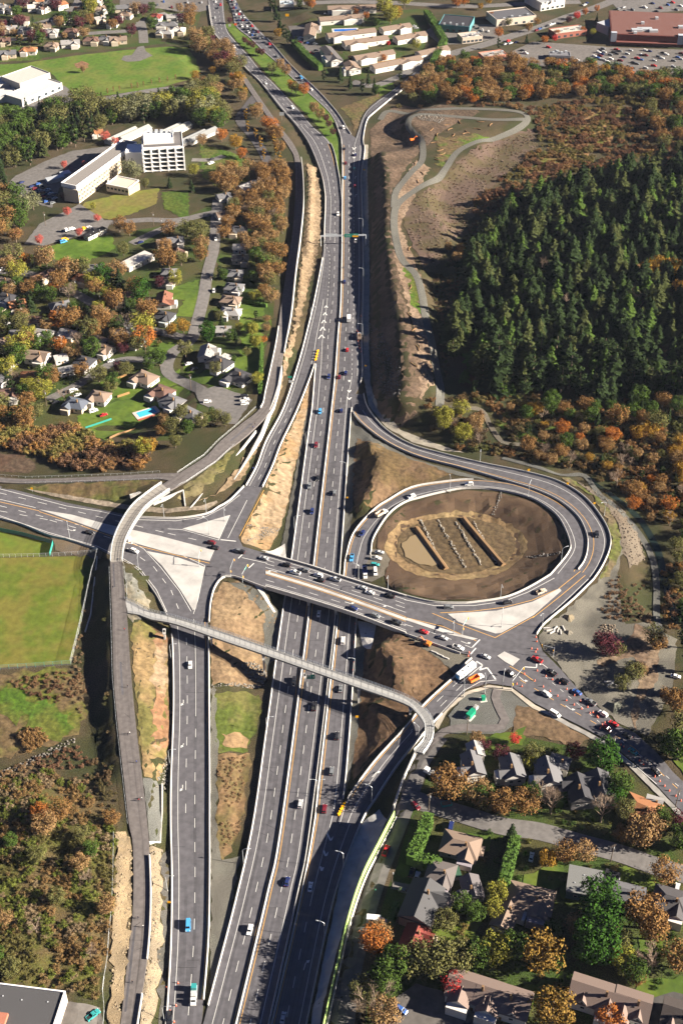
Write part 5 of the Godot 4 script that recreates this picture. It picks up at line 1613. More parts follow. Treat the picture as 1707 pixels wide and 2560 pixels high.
	# cabinets, dumpsters, excavator, piles
	for q in [[1176,1790,4.6,2.2,2.4,"long green utility cabinet on a pale concrete pad", 0.9], [1207,1750,1.6,1.6,2.2,"small green utility cabinet near the winding trail", 0.2]]:
		var o := thing("utility_cabinet", q[5], "cabinet", G(q[0], q[1]), q[6])
		var m := MB.new()
		m.box(Vector3(0, 0.1, 0), Vector3(q[2] + 1.6, 0.3, q[3] + 1.6))
		part("pad", m.mesh(), M["pale_concrete"], o)
		m = MB.new()
		m.box(Vector3(0, 0.25 + q[4] * 0.5, 0), Vector3(q[2], q[4], q[3]))
		part("body", m.mesh(), tint("cabinet_green", 0.01, 0.22, 0.12, 0.5), o)
		m = MB.new()
		m.box(Vector3(0, 0.3 + q[4], 0), Vector3(q[2] + 0.2, 0.12, q[3] + 0.2))
		part("lid", m.mesh(), tint("cabinet_green", 0.01, 0.22, 0.12, 0.5), o)
	var wc := thing("utility_cabinet", "pale square utility cabinet between the green cabinets", "cabinet", G(1188, 1772), 0.9)
	var wm := MB.new()
	wm.box(Vector3(0, 0.8, 0), Vector3(2.2, 1.6, 1.8))
	part("body", wm.mesh(), M["white_wall"], wc)
	wm = MB.new()
	wm.box(Vector3(0, 1.66, 0), Vector3(1.6, 0.14, 1.2))
	part("lid", wm.mesh(), M["grey_concrete"], wc)
	for q in [[1115,2013,"teal open rubbish skip under the oak on the side street",0.2],[1290,1940,"green wheeled bin by the kerb opposite the hedges",0.2]]:
		if q[0] == 1290:
			continue
		var o := thing("skip", q[2], "skip", G(q[0], q[1]), q[3])
		var m := MB.new()
		m.box(Vector3(0, 0.8, 0), Vector3(4.2, 1.4, 2.2), 0, Color.WHITE, 1.08)
		part("tub", m.mesh(), paint("teal"), o)
		m = MB.new()
		m.box(Vector3(0, 1.52, 0), Vector3(4.1, 0.06, 2.0))
		part("load", m.mesh(), M["bark"], o)
	excavator(P(1066, 1612, 6.6), 2.6, "orange excavator digging beside the overpass end")
	excavator(G(1030, 352), 0.4, "small orange excavator on the brown hill path")
	for q in [[1420,1545,3.2,"sand pile on the gravel beside the outer ramp end",Color(0.36,0.3,0.2)],[1533,1768,4.2,"grey green gravel pile on the verge of the eastern road",Color(0.2,0.21,0.17)],[1420,1582,2.4,"low pale gravel pile near the barrier stack",Color(0.33,0.3,0.24)]]:
		heap(G(q[0], q[1]), q[2], q[3], q[4])
	# stacks of concrete blocks
	var blk := MB.new()
	blk.box(Vector3(0, 0.4, 0), Vector3(3.6, 0.8, 0.6), 0, Color.WHITE, 0.9)
	var bmesh := blk.mesh()
	for k in 7:
		solo("concrete_block", bmesh, M["concrete"], "loose concrete barrier block on the gravel near the outer ramp end", "concrete block", "barrier blocks on the gravel", G(1366 + k * 7, 1572 + (k % 3) * 5), 0.3 * k)
	for k in 4:
		solo("concrete_block", bmesh, M["concrete"], "loose concrete block by the gravel pile on the eastern road", "concrete block", "blocks by the gravel pile", G(1518 + k * 7, 1706 + (k % 2) * 6), 0.4 * k)
	for k in 3:
		solo("concrete_block", bmesh, M["concrete"], "loose concrete block beside the overpass end above the earth mound", "concrete block", "blocks at the overpass end", G(1085 + k * 14, 1632 + k * 7), -0.5)

func heap(at: Vector3, r: float, label: String, c: Color) -> void:
	var mb := MB.new()
	var rings := []
	for k in 5:
		var f := k / 4.0
		var row := []
		for j in 14:
			var t := TAU * j / 14.0
			var rr := r * f * (1.0 + 0.18 * sin(3.0 * t + at.x) + 0.1 * sin(5.0 * t))
			row.append(at + Vector3(cos(t) * rr, r * 0.6 * (1.0 - f) * (1.0 - 0.2 * f) - 0.15 * f, sin(t) * rr))
		rings.append(row)
	for k in 4:
		for j in 14:
			mb.up(rings[k][j], rings[k][(j + 1) % 14], rings[k + 1][(j + 1) % 14], rings[k + 1][j], c)
	solo("gravel_pile", mb.mesh(), M["rubble"], label, "pile")

func excavator(at: Vector3, yaw: float, label: String) -> void:
	var o := thing("excavator", label, "excavator", at, yaw)
	var m := MB.new()
	for z in [-1.1, 1.1]:
		m = MB.new()
		m.box(Vector3(0, 0.45, z), Vector3(3.8, 0.9, 0.6), 0, Color.WHITE, 0.85)
		part("track", m.mesh(), M["tyre"], o)
	m = MB.new()
	m.box(Vector3(-0.5, 1.5, 0), Vector3(3.2, 1.2, 2.5), 0, Color.WHITE, 0.92)
	part("body", m.mesh(), paint("orange"), o)
	m = MB.new()
	m.box(Vector3(0.5, 2.4, -0.7), Vector3(1.4, 1.2, 1.0), 0, Color.WHITE, 0.85)
	part("cab", m.mesh(), M["glass"], o)
	m = MB.new()
	m.tube(Vector3(1.0, 1.6, 0.2), Vector3(3.4, 3.8, 0.2), 0.3, 0.25, 5)
	m.tube(Vector3(3.4, 3.8, 0.2), Vector3(5.2, 1.6, 0.2), 0.24, 0.18, 5)
	part("boom", m.mesh(), paint("orange"), o)
	m = MB.new()
	m.box(Vector3(5.2, 1.1, 0.2), Vector3(0.9, 0.9, 1.1), 0.0, Color.WHITE, 1.2)
	part("bucket", m.mesh(), M["dark_metal"], o)

# ------------------------------------------------------------------ vehicles (local +x is forward)
var car_kits := {}

func panel(a: Vector3, b: Vector3, c: Vector3, d: Vector3, push: Vector3) -> ArrayMesh:
	var m := MB.new()
	var mid := (a + b + c + d) * 0.25
	var p := []
	for q in [a, b, c, d]:
		p.append(mid + (q - mid) * 0.86 + push)
	m.out(p[0], p[1], p[2], p[3], mid - push * 10.0)
	return m.mesh()

func wheel_mesh(r: float) -> ArrayMesh:
	var m := MB.new()
	m.tube(Vector3(0, 0, -0.12), Vector3(0, 0, 0.12), r, r, 10)
	m.tube(Vector3(0, 0, 0.12), Vector3(0, 0, -0.12), r, r, 10)
	return m.mesh()

func box_mesh(at: Vector3, s: Vector3, taper: float = 1.0) -> ArrayMesh:
	var m := MB.new()
	m.box(at, s, 0.0, Color.WHITE, taper)
	return m.mesh()

func kit(type: String) -> Array:
	if car_kits.has(type):
		return car_kits[type]
	var d := {
		"sedan": [4.7, 0.9, 0.95, 1.45, -1.75, -1.05, 0.35, 1.1], "suv": [4.7, 0.95, 1.05, 1.75, -2.2, -1.95, 0.45, 1.15],
		"hatch": [4.2, 0.88, 0.98, 1.5, -1.95, -1.5, 0.4, 1.15], "pickup": [5.6, 0.98, 1.1, 1.85, -0.75, -0.5, 0.75, 1.35],
		"van": [5.3, 1.0, 1.15, 2.1, -2.55, -2.45, 1.1, 1.8]}
	var out := []
	var m := MB.new()
	if d.has(type):
		var q: Array = d[type]
		var l: float = q[0] * 0.5
		var w: float = q[1]
		var b: float = q[2]
		var t: float = q[3]
		m.prism([Vector2(-l, 0.32), Vector2(-l + 0.05, b - 0.12), Vector2(-l + 0.22, b), Vector2(q[7], b), Vector2(l - 0.25, b - 0.16), Vector2(l - 0.02, b - 0.36), Vector2(l, 0.32), Vector2(l - 0.3, 0.22), Vector2(-l + 0.3, 0.22)], w, w * 0.95, 0.3, b)
		m.prism([Vector2(q[4], b - 0.01), Vector2(q[5], t - 0.05), Vector2(q[5] + 0.15, t), Vector2(q[6] - 0.15, t), Vector2(q[6], t - 0.05), Vector2(q[7], b - 0.01)], w * 0.93, w * 0.74, b, t)
		if type == "pickup":
			m.box(Vector3(-l + 0.12, b + 0.1, 0), Vector3(0.1, 0.3, w * 1.8))
			for z in [-1.0, 1.0]:
				m.box(Vector3(-1.75, b + 0.1, z * w * 0.9), Vector3(2.0, 0.3, 0.08))
		out.append(["body", m.mesh(), ""])
		var wb := w * 0.93
		var wt := w * 0.74
		var f := 0.86
		var wf := lerpf(wb, wt, f)
		out.append(["windshield", panel(Vector3(q[7], b, -wb), Vector3(q[7], b, wb), Vector3(lerpf(q[7], q[6], f), lerpf(b, t, f), wf), Vector3(lerpf(q[7], q[6], f), lerpf(b, t, f), -wf), Vector3(0.03, 0.03, 0)), "glass"])
		out.append(["rear_window", panel(Vector3(q[4], b, -wb), Vector3(q[4], b, wb), Vector3(lerpf(q[4], q[5], f), lerpf(b, t, f), wf), Vector3(lerpf(q[4], q[5], f), lerpf(b, t, f), -wf), Vector3(-0.03, 0.03, 0)), "glass"])
		for s in [-1.0, 1.0]:
			out.append(["side_window", panel(Vector3(q[4] + 0.1, b, s * wb), Vector3(q[7] - 0.1, b, s * wb), Vector3(lerpf(q[7], q[6], f) - 0.1, lerpf(b, t, f), s * wf), Vector3(lerpf(q[4], q[5], f) + 0.1, lerpf(b, t, f), s * wf), Vector3(0, 0.01, s * 0.03)), "glass"])
		if type == "pickup":
			out.append(["bed_floor", box_mesh(Vector3(-1.75, b + 0.02, 0), Vector3(1.95, 0.04, w * 1.66)), "dark_metal"])
		for s in [-1.0, 1.0]:
			out.append(["headlight", box_mesh(Vector3(l - 0.1, b - 0.33, s * w * 0.72), Vector3(0.2, 0.16, 0.36)), "lamp_white"])
			out.append(["tail_light", box_mesh(Vector3(-l + 0.04, b - 0.22, s * w * 0.76), Vector3(0.12, 0.18, 0.3)), "lamp_red"])
		for x in [-0.3 * q[0], 0.31 * q[0]]:
			for s in [-1.0, 1.0]:
				out.append(["wheel", wheel_mesh(0.34), "tyre", Vector3(x, 0.34, s * (w - 0.1))])
	elif type == "bus":
		m.prism([Vector2(-6, 0.35), Vector2(-6, 3.0), Vector2(-5.8, 3.15), Vector2(5.8, 3.15), Vector2(6, 2.9), Vector2(6.05, 0.35)], 1.28, 1.2, 0.4, 3.2)
		out.append(["body", m.mesh(), ""])
		for s in [-1.0, 1.0]:
			for k in 6:
				out.append(["side_window", box_mesh(Vector3(-4.7 + k * 1.75, 2.05, s * 1.25), Vector3(1.5, 0.85, 0.04)), "glass"])
		out.append(["windshield", box_mesh(Vector3(6.04, 1.9, 0), Vector3(0.04, 1.3, 2.2)), "glass"])
		out.append(["rear_panel", box_mesh(Vector3(-6.02, 1.6, 0), Vector3(0.05, 2.3, 2.4)), "paint_light_blue"])
		for x in [-2.5, 1.5]:
			out.append(["roof_vent", box_mesh(Vector3(x, 3.2, 0), Vector3(0.7, 0.15, 0.6)), "dark_metal"])
		for x in [-3.4, 3.6]:
			for s in [-1.0, 1.0]:
				out.append(["wheel", wheel_mesh(0.5), "tyre", Vector3(x, 0.5, s * 1.12)])
	elif type == "box_truck" or type == "dump_truck" or type == "flatbed":
		m.prism([Vector2(1.6, 0.5), Vector2(1.6, 2.3), Vector2(2.6, 2.35), Vector2(3.1, 1.5), Vector2(3.9, 1.35), Vector2(4.0, 0.5)], 1.05, 0.95, 0.5, 2.4)
		out.append(["cab", m.mesh(), "paint_white"])
		out.append(["windshield", panel(Vector3(3.08, 1.5, -0.95), Vector3(3.08, 1.5, 0.95), Vector3(2.62, 2.3, 0.92), Vector3(2.62, 2.3, -0.92), Vector3(0.03, 0.03, 0)), "glass"])
		for s in [-1.0, 1.0]:
			out.append(["side_window", box_mesh(Vector3(2.2, 1.85, s * 1.0), Vector3(0.8, 0.6, 0.06)), "glass"])
		out.append(["chassis", box_mesh(Vector3(-1.0, 0.75, 0), Vector3(5.6, 0.3, 1.0)), "dark_metal"])
		if type == "box_truck":
			out.append(["cargo_box", box_mesh(Vector3(-1.3, 2.2, 0), Vector3(5.4, 2.7, 2.4)), ""])
		elif type == "dump_truck":
			m = MB.new()
			for s in [-1.0, 1.0]:
				m.box(Vector3(-1.2, 1.75, s * 1.1), Vector3(5.0, 1.5, 0.12))
			for x in [-3.7, 1.3]:
				m.box(Vector3(x, 1.75, 0), Vector3(0.12, 1.5, 2.2))
			m.box(Vector3(-1.2, 1.05, 0), Vector3(4.9, 0.1, 2.1))
			out.append(["dump_box", m.mesh(), ""])
		else:
			out.append(["flatbed", box_mesh(Vector3(-1.3, 1.05, 0), Vector3(5.6, 0.2, 2.4)), "galvanised"])
			out.append(["load", box_mesh(Vector3(-2.9, 2.0, 0), Vector3(2.0, 1.7, 2.0)), ""])
			out.append(["load", box_mesh(Vector3(0.2, 1.8, 0), Vector3(1.8, 1.3, 1.9)), "white_wall"])
		for x in [-2.6, -1.5, 3.0]:
			for s in [-1.0, 1.0]:
				out.append(["wheel", wheel_mesh(0.48), "tyre", Vector3(x, 0.48, s * 1.0)])
	elif type == "motorcycle":
		m.tube(Vector3(-0.5, 0.6, 0), Vector3(0.6, 0.8, 0), 0.2, 0.15, 6)
		m.tube(Vector3(0.6, 0.8, 0), Vector3(0.75, 0.35, 0), 0.08, 0.06, 5)
		out.append(["body", m.mesh(), ""])
		for x in [-0.7, 0.75]:
			out.append(["wheel", wheel_mesh(0.33), "tyre", Vector3(x, 0.33, 0)])
	car_kits[type] = out
	return out

const CALLED := {"sedan": "sedan", "suv": "suv", "hatch": "hatchback", "pickup": "pickup_truck", "van": "van", "bus": "bus", "box_truck": "box_truck", "dump_truck": "dump_truck", "flatbed": "flatbed_truck", "motorcycle": "motorcycle"}
const SPOKEN := {"sedan": "sedan", "suv": "sport utility car", "hatch": "hatchback", "pickup": "pickup truck", "van": "van", "bus": "single deck bus", "box_truck": "box truck", "dump_truck": "dump truck", "flatbed": "flatbed truck", "motorcycle": "motorcycle"}

func vehicle(at: Vector3, yaw: float, type: String, colour: String, place: String, small: bool = false) -> Node3D:
	var o := thing(CALLED[type], "%s %s %s" % [colour.replace("_", " "), SPOKEN[type], place], "car" if type in ["sedan", "suv", "hatch"] else SPOKEN[type].split(" ")[-1], at, yaw, "%s %ss %s" % [colour.replace("_", " "), SPOKEN[type], place])
	for q in kit(type):
		if small and q[0] in ["headlight", "tail_light"]:
			continue
		part(q[0], q[1], paint(colour) if q[2] == "" else (paint(q[2].substr(6)) if q[2].begins_with("paint_") else M[q[2]]), o, q[3] if q.size() > 3 else Vector3.ZERO)
	return o

func road_height(px: float, py: float, h: float) -> float:
	for k in 3:
		var p := P(px, py, h)
		var best := 1e9
		for key in R:
			for q in R[key].line:
				var d := p.distance_squared_to(Vector3(q[0], q[1], q[2]))
				if d < best:
					best = d
					h = q[1]
	return h

func cars(place: String, h, hx: float, hy: float, list: Array) -> void:
	for q in list:
		var at: Vector3 = on_ground(G(q[0], q[1]), 0.35)
		if h != null:
			at = P(q[0], q[1], (h if h == 0.0 or h == JH else road_height(q[0], q[1], h)) + 0.05)
		var dx: float = q[4] if q.size() > 4 else hx
		var dy: float = q[5] if q.size() > 4 else hy
		vehicle(at, heading(q[0], q[1], dx, dy, at.y), q[2], q[3], place)

func make_cars() -> void:
	cars("on the oncoming carriageway above the exit nose", 0.0, -0.5, 10, [[845,537,"suv","white",-0.2,10],[822,944,"suv","dark_blue",-1,10]])
	cars("on the oncoming carriageway between the sand bank and median", 0.0, -1.3, 10, [[800,1031,"suv","light_blue"],[790,1115,"suv","maroon"],[794,1197,"sedan","black"],[774,1217,"suv","grey"],[780,1281,"suv","dark_blue"]])
	cars("on the oncoming carriageway past the footbridge", 0.0, -1.5, 10, [[735,1704,"suv","black"]])
	cars("on the oncoming carriageway beside the gravel wedge", 0.0, -2.3, 10, [[625,2327,"suv","white"]])
	cars("on the far carriageway near the two short overpasses", 0.0, 6, 5, [[586,119,"suv","white",6,7],[664,209,"sedan","silver"],[731,270,"suv","white"],[538,45,"sedan","silver",1,10],[752,195,"van","light_blue",-6,-5],[767,210,"sedan","maroon",-6,-5],[778,224,"sedan","white",-6,-5],[858,320,"van","white",-3,-5]])
	cars("driving away beside the wedge of mown grass", 0.0, 0, -10, [[861,373,"sedan","black"],[864,409,"suv","maroon"],[862,446,"suv","light_blue"],[888,388,"sedan","dark_blue"],[886,423,"suv","teal"],[887,466,"suv","maroon",.1,-10]])
	cars("driving away under the sign gantry", 0.0, 0, -10, [[889,604,"pickup","white"],[858,670,"motorcycle","black"],[861,706,"suv","dark_blue"]])
	cars("driving away beside the shaded earth slope", 0.0, .6, -10, [[872,800,"box_truck","white"],[868,876,"hatch","red"],[864,934,"suv","dark_blue"],[848,944,"hatch","maroon"]])
	cars("stopped on the shoulder beside the shaded earth slope", 0.0, .2, -10, [[898,844,"dump_truck","beige"]])
	cars("driving away just above the overpass", 0.0, 1.2, -10, [[853,1028,"hatch","dark_blue"],[836,1234,"suv","grey"]])
	cars("driving away below the overpass", 0.0, 1.3, -10, [[797,1536,"sedan","white"],[785,1768,"pickup","black"],[751,2012,"suv","silver",1.8,-10],[718,2206,"sedan","dark_blue",2.2,-10]])
	cars("on the merging lane beside the median strip", 0.0, 1.2, -10, [[857,1604,"van","white",.9,-10],[851,1724,"sedan","grey",.9,-10],[842,1842,"suv","black"],[829,1930,"suv","grey"],[811,2024,"suv","maroon",1.4,-10],[776,2219,"sedan","white",1.6,-10],[708,2546,"sedan","silver",2.2,-10]])
	cars("coming down the slip ramp", 2.0, 0, 10, [[476,1664,"sedan","white",0,10],[471,2316,"van","light_blue",-.3,10],[485,2492,"flatbed","teal",-.5,10]])
	cars("stopped on the shoulder by the rock bank", 0.0, -.5, 10, [[425,2548,"pickup","black"]])
	cars("on the side road under the trail bridge", JH, 10, 3, [[224,1333,"sedan","black",10,3],[337,1379,"suv","white",10,4]])
	cars("waiting at the western junction", JH, -10, -2.6, [[528,1358,"suv","maroon"],[537,1371,"suv","black"],[594,1379,"suv","grey",-10,-2]])
	cars("crossing the overpass by the upper parapet", JH, -10, -2.9, [[602,1381,"suv","black"],[660,1397,"sedan","silver"],[716,1414,"suv","black"],[738,1433,"pickup","white"],[762,1427,"suv","grey"],[796,1440,"suv","white"],[801,1452,"hatch","black"],[838,1450,"pickup","silver"],[906,1471,"sedan","silver"],[924,1483,"sedan","white"],[973,1491,"pickup","black"]])
	cars("crossing the overpass below the median strip", JH, 10, 3.6, [[883,1522,"sedan","dark_blue"],[938,1541,"suv","grey"],[990,1558,"pickup","black"],[1059,1581,"sedan","red"],[1107,1596,"sedan","silver"],[1145,1621,"pickup","white"]])
	cars("turning through the eastern junction", JH, 10, 4, [[1213,1643,"sedan","silver"],[1275,1686,"suv","black",10,7]])
	cars("waiting to enter the eastern junction", JH, 10, -8, [[1164,1682,"bus","white"],[1189,1700,"dump_truck","orange",10,-5]])
	cars("queueing along the cones on the eastern road", JH, -10, -6.5, [[1341,1651,"pickup","red",-10,-5],[1377,1683,"pickup","black"],[1409,1705,"suv","black"],[1441,1732,"sedan","blue"],[1365,1737,"suv","silver",10,6],[1475,1757,"pickup","grey"],[1506,1786,"suv","white"],[1532,1811,"sedan","red"],[1516,1823,"suv","maroon",10,7],[1566,1840,"sedan","black"],[1581,1880,"sedan","teal",10,8],[1639,1932,"suv","black",10,9],[1386,1787,"van","white",10,6]])
	cars("on the loop ramp round the basin", 3.4, 10, -2, [[1172,1212,"suv","white",-10,.3],[1028,1243,"suv","white",-10,4]])
	cars("on the loop ramp by the earth triangle", 1.4, -6, 8, [[953,1287,"dump_truck","beige",10,-6],[905,1336,"suv","dark_blue"],[879,1397,"pickup","light_blue",-1.5,10]])
	cars("on the road below the basin", JH, 10, 1, [[1352,1481,"pickup","beige",10,-4.5],[1268,1508,"suv","black",10,-2],[1121,1520,"suv","grey",10,.2]])
	cars("on the widest bend of the outer ramp", 6.2, 1, 10, [[1491,1338,"suv","black"]])
	cars("parked on the dirt lot inside the loop", null, 10, 1, [[948,1384,"sedan","silver"],[940,1399,"pickup","white"],[937,1415,"suv","teal"],[912,1437,"dump_truck","dark_blue",1,10],[938,1433,"van","white",1,10]])
	cars("parked on the gravel lot beside the eastern road", null, 10, 2, [[1687,1694,"sedan","white"]])
	cars("on the street corner by the oak", null, 8, 8, [[1039,2018,"suv","maroon"]])
	cars("on the street below the noise wall", null, 4, -10, [[964,2130,"pickup","red"]])
	cars("parked beside the clipped garden hedge", null, 10, -1, [[942,2308,"box_truck","white",10,1]])
	cars("parked in a shaded front yard", null, 3, -10, [[1041,2197,"pickup","silver"],[1028,2185,"suv","black"],[1010,2230,"sedan","grey",10,3],[1126,2070,"van","dark_blue",2,-10]])
	cars("parked in the lower town house lot", null, 8, 5, [[1003,2528,"suv","blue"]])
	cars("parked behind the flat roofed building", null, 10, -8, [[234,2541,"pickup","teal"]])
	cars("parked under the street corner oak", null, 6, 3, [[1081,1940,"flatbed","white"]])
	cars("parked in front of the side street houses", null, 2, -10, [[1327,2146,"sedan","silver"],[1540,2210,"van","white"],[1690,2225,"van","silver"]])
	cars("parked round the turning circle", null, 10, -1, [[611,993,"suv","black"],[612,1002,"pickup","white"],[612,1012,"suv","white"],[519,1007,"suv","white"]])
	cars("parked along the garden streets", null, 10, -3, [[352,608,"sedan","dark_blue"],[472,912,"sedan","white"],[485,925,"sedan","black"],[278,905,"sedan","silver"],[308,906,"sedan","grey"],[297,850,"suv","dark_blue"],[185,980,"van","white"],[195,990,"sedan","silver"],[140,1008,"sedan","black"],[8,675,"sedan","white"],[8,702,"sedan","light_blue"],[18,812,"sedan","white"],[540,600,"sedan","white",0,10],[535,730,"suv","silver",0,10],[530,690,"sedan","grey",0,10],[260,1040,"sedan","red"],[235,1030,"van","white"]])
	cars("parked in the red tree lot", null, 10, -3, [[176,578,"flatbed","white"],[220,575,"flatbed","yellow"],[160,607,"van","light_blue"],[163,602,"van","yellow"]])
	# rows in the car parks
	var paints := ["white", "silver", "black", "grey", "blue", "red", "dark_blue", "white", "silver", "grey", "black", "maroon"]
	var types := ["sedan", "suv", "hatch", "suv", "sedan", "pickup"]
	var k := 0
	for lane in [[1484,142,1506,124],[1492,146,1514,128],[1508,152,1540,126],[1518,156,1548,130],[1540,162,1575,128],[1570,168,1612,128],[1580,172,1622,130],[1612,172,1655,134],[1622,176,1664,138],[1662,172,1702,136],[1672,178,1710,140]]:
		for j in 5:
			if rng.randf() < 0.12:
				continue
			var f := j / 4.0
			cars_small(lerpf(lane[0], lane[2], f), lerpf(lane[1], lane[3], f), 10, 1.5, types[k % 6], paints[(k * 7) % 12], "parked in rows before the red roofed store")
			k += 1
	for q in [[1305,128],[1312,135],[1390,130],[1370,120],[1470,158],[1478,166],[1500,150],[1440,152]]:
		cars_small(q[0], q[1], 10, 2, types[k % 6], paints[(k * 5) % 12], "parked on the open lot beside the autumn trees")
		k += 1
	for q in [[1630,10],[1650,22],[1668,14],[1690,26],[1640,30],[1610,20],[1700,16],[1680,8],[1560,30],[1580,26]]:
		cars_small(q[0], q[1], 10, 3, types[k % 6], paints[(k * 5) % 12], "parked behind the red roofed store")
		k += 1
	for q in [[1262,112],[1275,110],[1290,107],[1340,78],[1348,74],[1356,71],[1366,67],[1376,63],[1386,60],[1270,104],[1530,30],[1545,24],[1558,20],[1460,14],[1466,9]]:
		cars_small(q[0], q[1], 10, -3.5, types[k % 6], paints[(k * 5) % 12], "queueing on the far diagonal street")
		k += 1
	for q in [[1165,45],[1172,54],[1185,68],[1195,72],[1205,78],[1220,80],[1120,60],[1132,64],[1140,72],[1595,75],[1086,74],[1096,70]]:
		cars_small(q[0], q[1], 3, -10, types[k % 6], paints[(k * 5) % 12], "parked beside the far low shops")
		k += 1
	for q in [[749,108],[770,110],[788,112],[790,128],[746,102],[752,96],[780,135],[815,58],[815,38],[1040,72],[1034,68]]:
		cars_small(q[0], q[1], 10, 0, types[k % 6], paints[(k * 5) % 12], "parked between the far row houses")
		k += 1
	for q in [[80,468],[88,474],[96,462],[104,466],[112,470],[120,478],[128,486],[110,494],[122,500],[132,510],[138,498],[98,480],[55,458],[108,484],[116,506],[140,488],[530,400],[528,410]]:
		cars_small(q[0], q[1], 10, -4, types[k % 6], paints[(k * 5) % 12], "parked in the institute car park")
		k += 1
	for q in [[540,6],[552,14],[545,22],[490,14],[505,8],[470,8],[450,12],[430,20],[410,6],[395,14]]:
		cars_small(q[0], q[1], 1, 10, types[k % 6], paints[(k * 5) % 12], "parked beside the far crossroads")
		k += 1
	var r: Dictionary = R["eb"]
	var step := 0
	for i in r.line.size():
		if r.line[i][9] > 4.6:
			break
		if i % 3 != 0:
			continue
		for f in [0.3, 0.55, 0.8]:
			if r.line[i][9] > 3.0 and rng.randf() < 0.6 or rng.randf() < 0.15:
				continue
			var a := edge(r, i, f)
			var b := edge(r, i + 1, f)
			vehicle(a + Vector3(0, 0.05, 0), atan2(-(a.z - b.z), a.x - b.x), types[step % 6], paints[(step * 5) % 12], "in the dense queue on the far carriageway", true)
			step += 1

func cars_small(px: float, py: float, hx: float, hy: float, type: String, colour: String, place: String) -> void:
	var at := on_ground(G(px, py), 0.3)
	vehicle(at, heading(px, py, hx, hy, at.y), type, colour, place, true)

# ------------------------------------------------------------------ people
func bone(p: Vector3, a: Vector3, b: Vector3, ra: float, rb: float) -> float:
	var ab := b - a
	var t := clampf((p - a).dot(ab) / ab.length_squared(), 0.0, 1.0)
	return p.distance_to(a + ab * t) - lerpf(ra, rb, t)

func figure(bones: Array, cell: float, top: Color, legs: Color) -> ArrayMesh:
	# surface nets over a smooth union of tapered capsules; x forward, y up
	var lo := Vector3(-0.7, -0.05, -0.5)
	var n := Vector3i(int(1.4 / cell), int(1.9 / cell), int(1.0 / cell))
	var field := PackedFloat32Array()
	field.resize((n.x + 1) * (n.y + 1) * (n.z + 1))
	var sy := n.x + 1
	var sz := sy * (n.y + 1)
	for z in n.z + 1:
		for y in n.y + 1:
			for x in n.x + 1:
				var p := lo + Vector3(x, y, z) * cell
				var d := 1.0
				for b in bones:
					var e := bone(p, b[0], b[1], b[2], b[3])
					var h := maxf(0.05 - absf(d - e), 0.0) / 0.05
					d = minf(d, e) - h * h * 0.0125
				field[z * sz + y * sy + x] = d
	var vert := {}
	var mb := MB.new()
	for z in n.z:
		for y in n.y:
			for x in n.x:
				var k := z * sz + y * sy + x
				var inside := 0
				var sum := Vector3.ZERO
				var cnt := 0
				var off := [0, 1, sy, sy + 1, sz, sz + 1, sz + sy, sz + sy + 1]
				for o in off:
					if field[k + o] < 0.0:
						inside += 1
				if inside == 0 or inside == 8:
					continue
				for e in [[0,1],[2,3],[4,5],[6,7],[0,2],[1,3],[4,6],[5,7],[0,4],[1,5],[2,6],[3,7]]:
					var fa := field[k + off[e[0]]]
					var fb := field[k + off[e[1]]]
					if (fa < 0.0) != (fb < 0.0):
						var t := fa / (fa - fb)
						var pa := Vector3(e[0] & 1, (e[0] >> 1) & 1, (e[0] >> 2) & 1)
						var pb := Vector3(e[1] & 1, (e[1] >> 1) & 1, (e[1] >> 2) & 1)
						sum += pa.lerp(pb, t)
						cnt += 1
				vert[k] = lo + (Vector3(x, y, z) + sum / cnt) * cell
	for k in vert:
		for ax in [[1, sy, sz], [sy, sz, 1], [sz, 1, sy]]:
			var f0 := field[k]
			if k + ax[0] >= field.size():
				continue
			var f1 := field[k + ax[0]]
			if (f0 < 0.0) == (f1 < 0.0):
				continue
			var q := [k, k - ax[1], k - ax[1] - ax[2], k - ax[2]]
			if not (vert.has(q[1]) and vert.has(q[2]) and vert.has(q[3])):
				continue
			var c: Vector3 = (vert[q[0]] + vert[q[2]]) * 0.5
			var col := top
			if c.y < 0.08:
				col = Color(0.03, 0.03, 0.03)
			elif c.y < 0.92:
				col = legs
			elif c.y > 1.66:
				col = Color(0.06, 0.04, 0.03)
			elif c.y > 1.48 or (absf(c.z) > 0.24 and c.y < 1.0):
				col = Color(0.45, 0.28, 0.2)
			if f0 < 0.0:
				mb.quad(vert[q[0]], vert[q[3]], vert[q[2]], vert[q[1]], col)
			else:
				mb.quad(vert[q[0]], vert[q[1]], vert[q[2]], vert[q[3]], col)
	return mb.mesh()

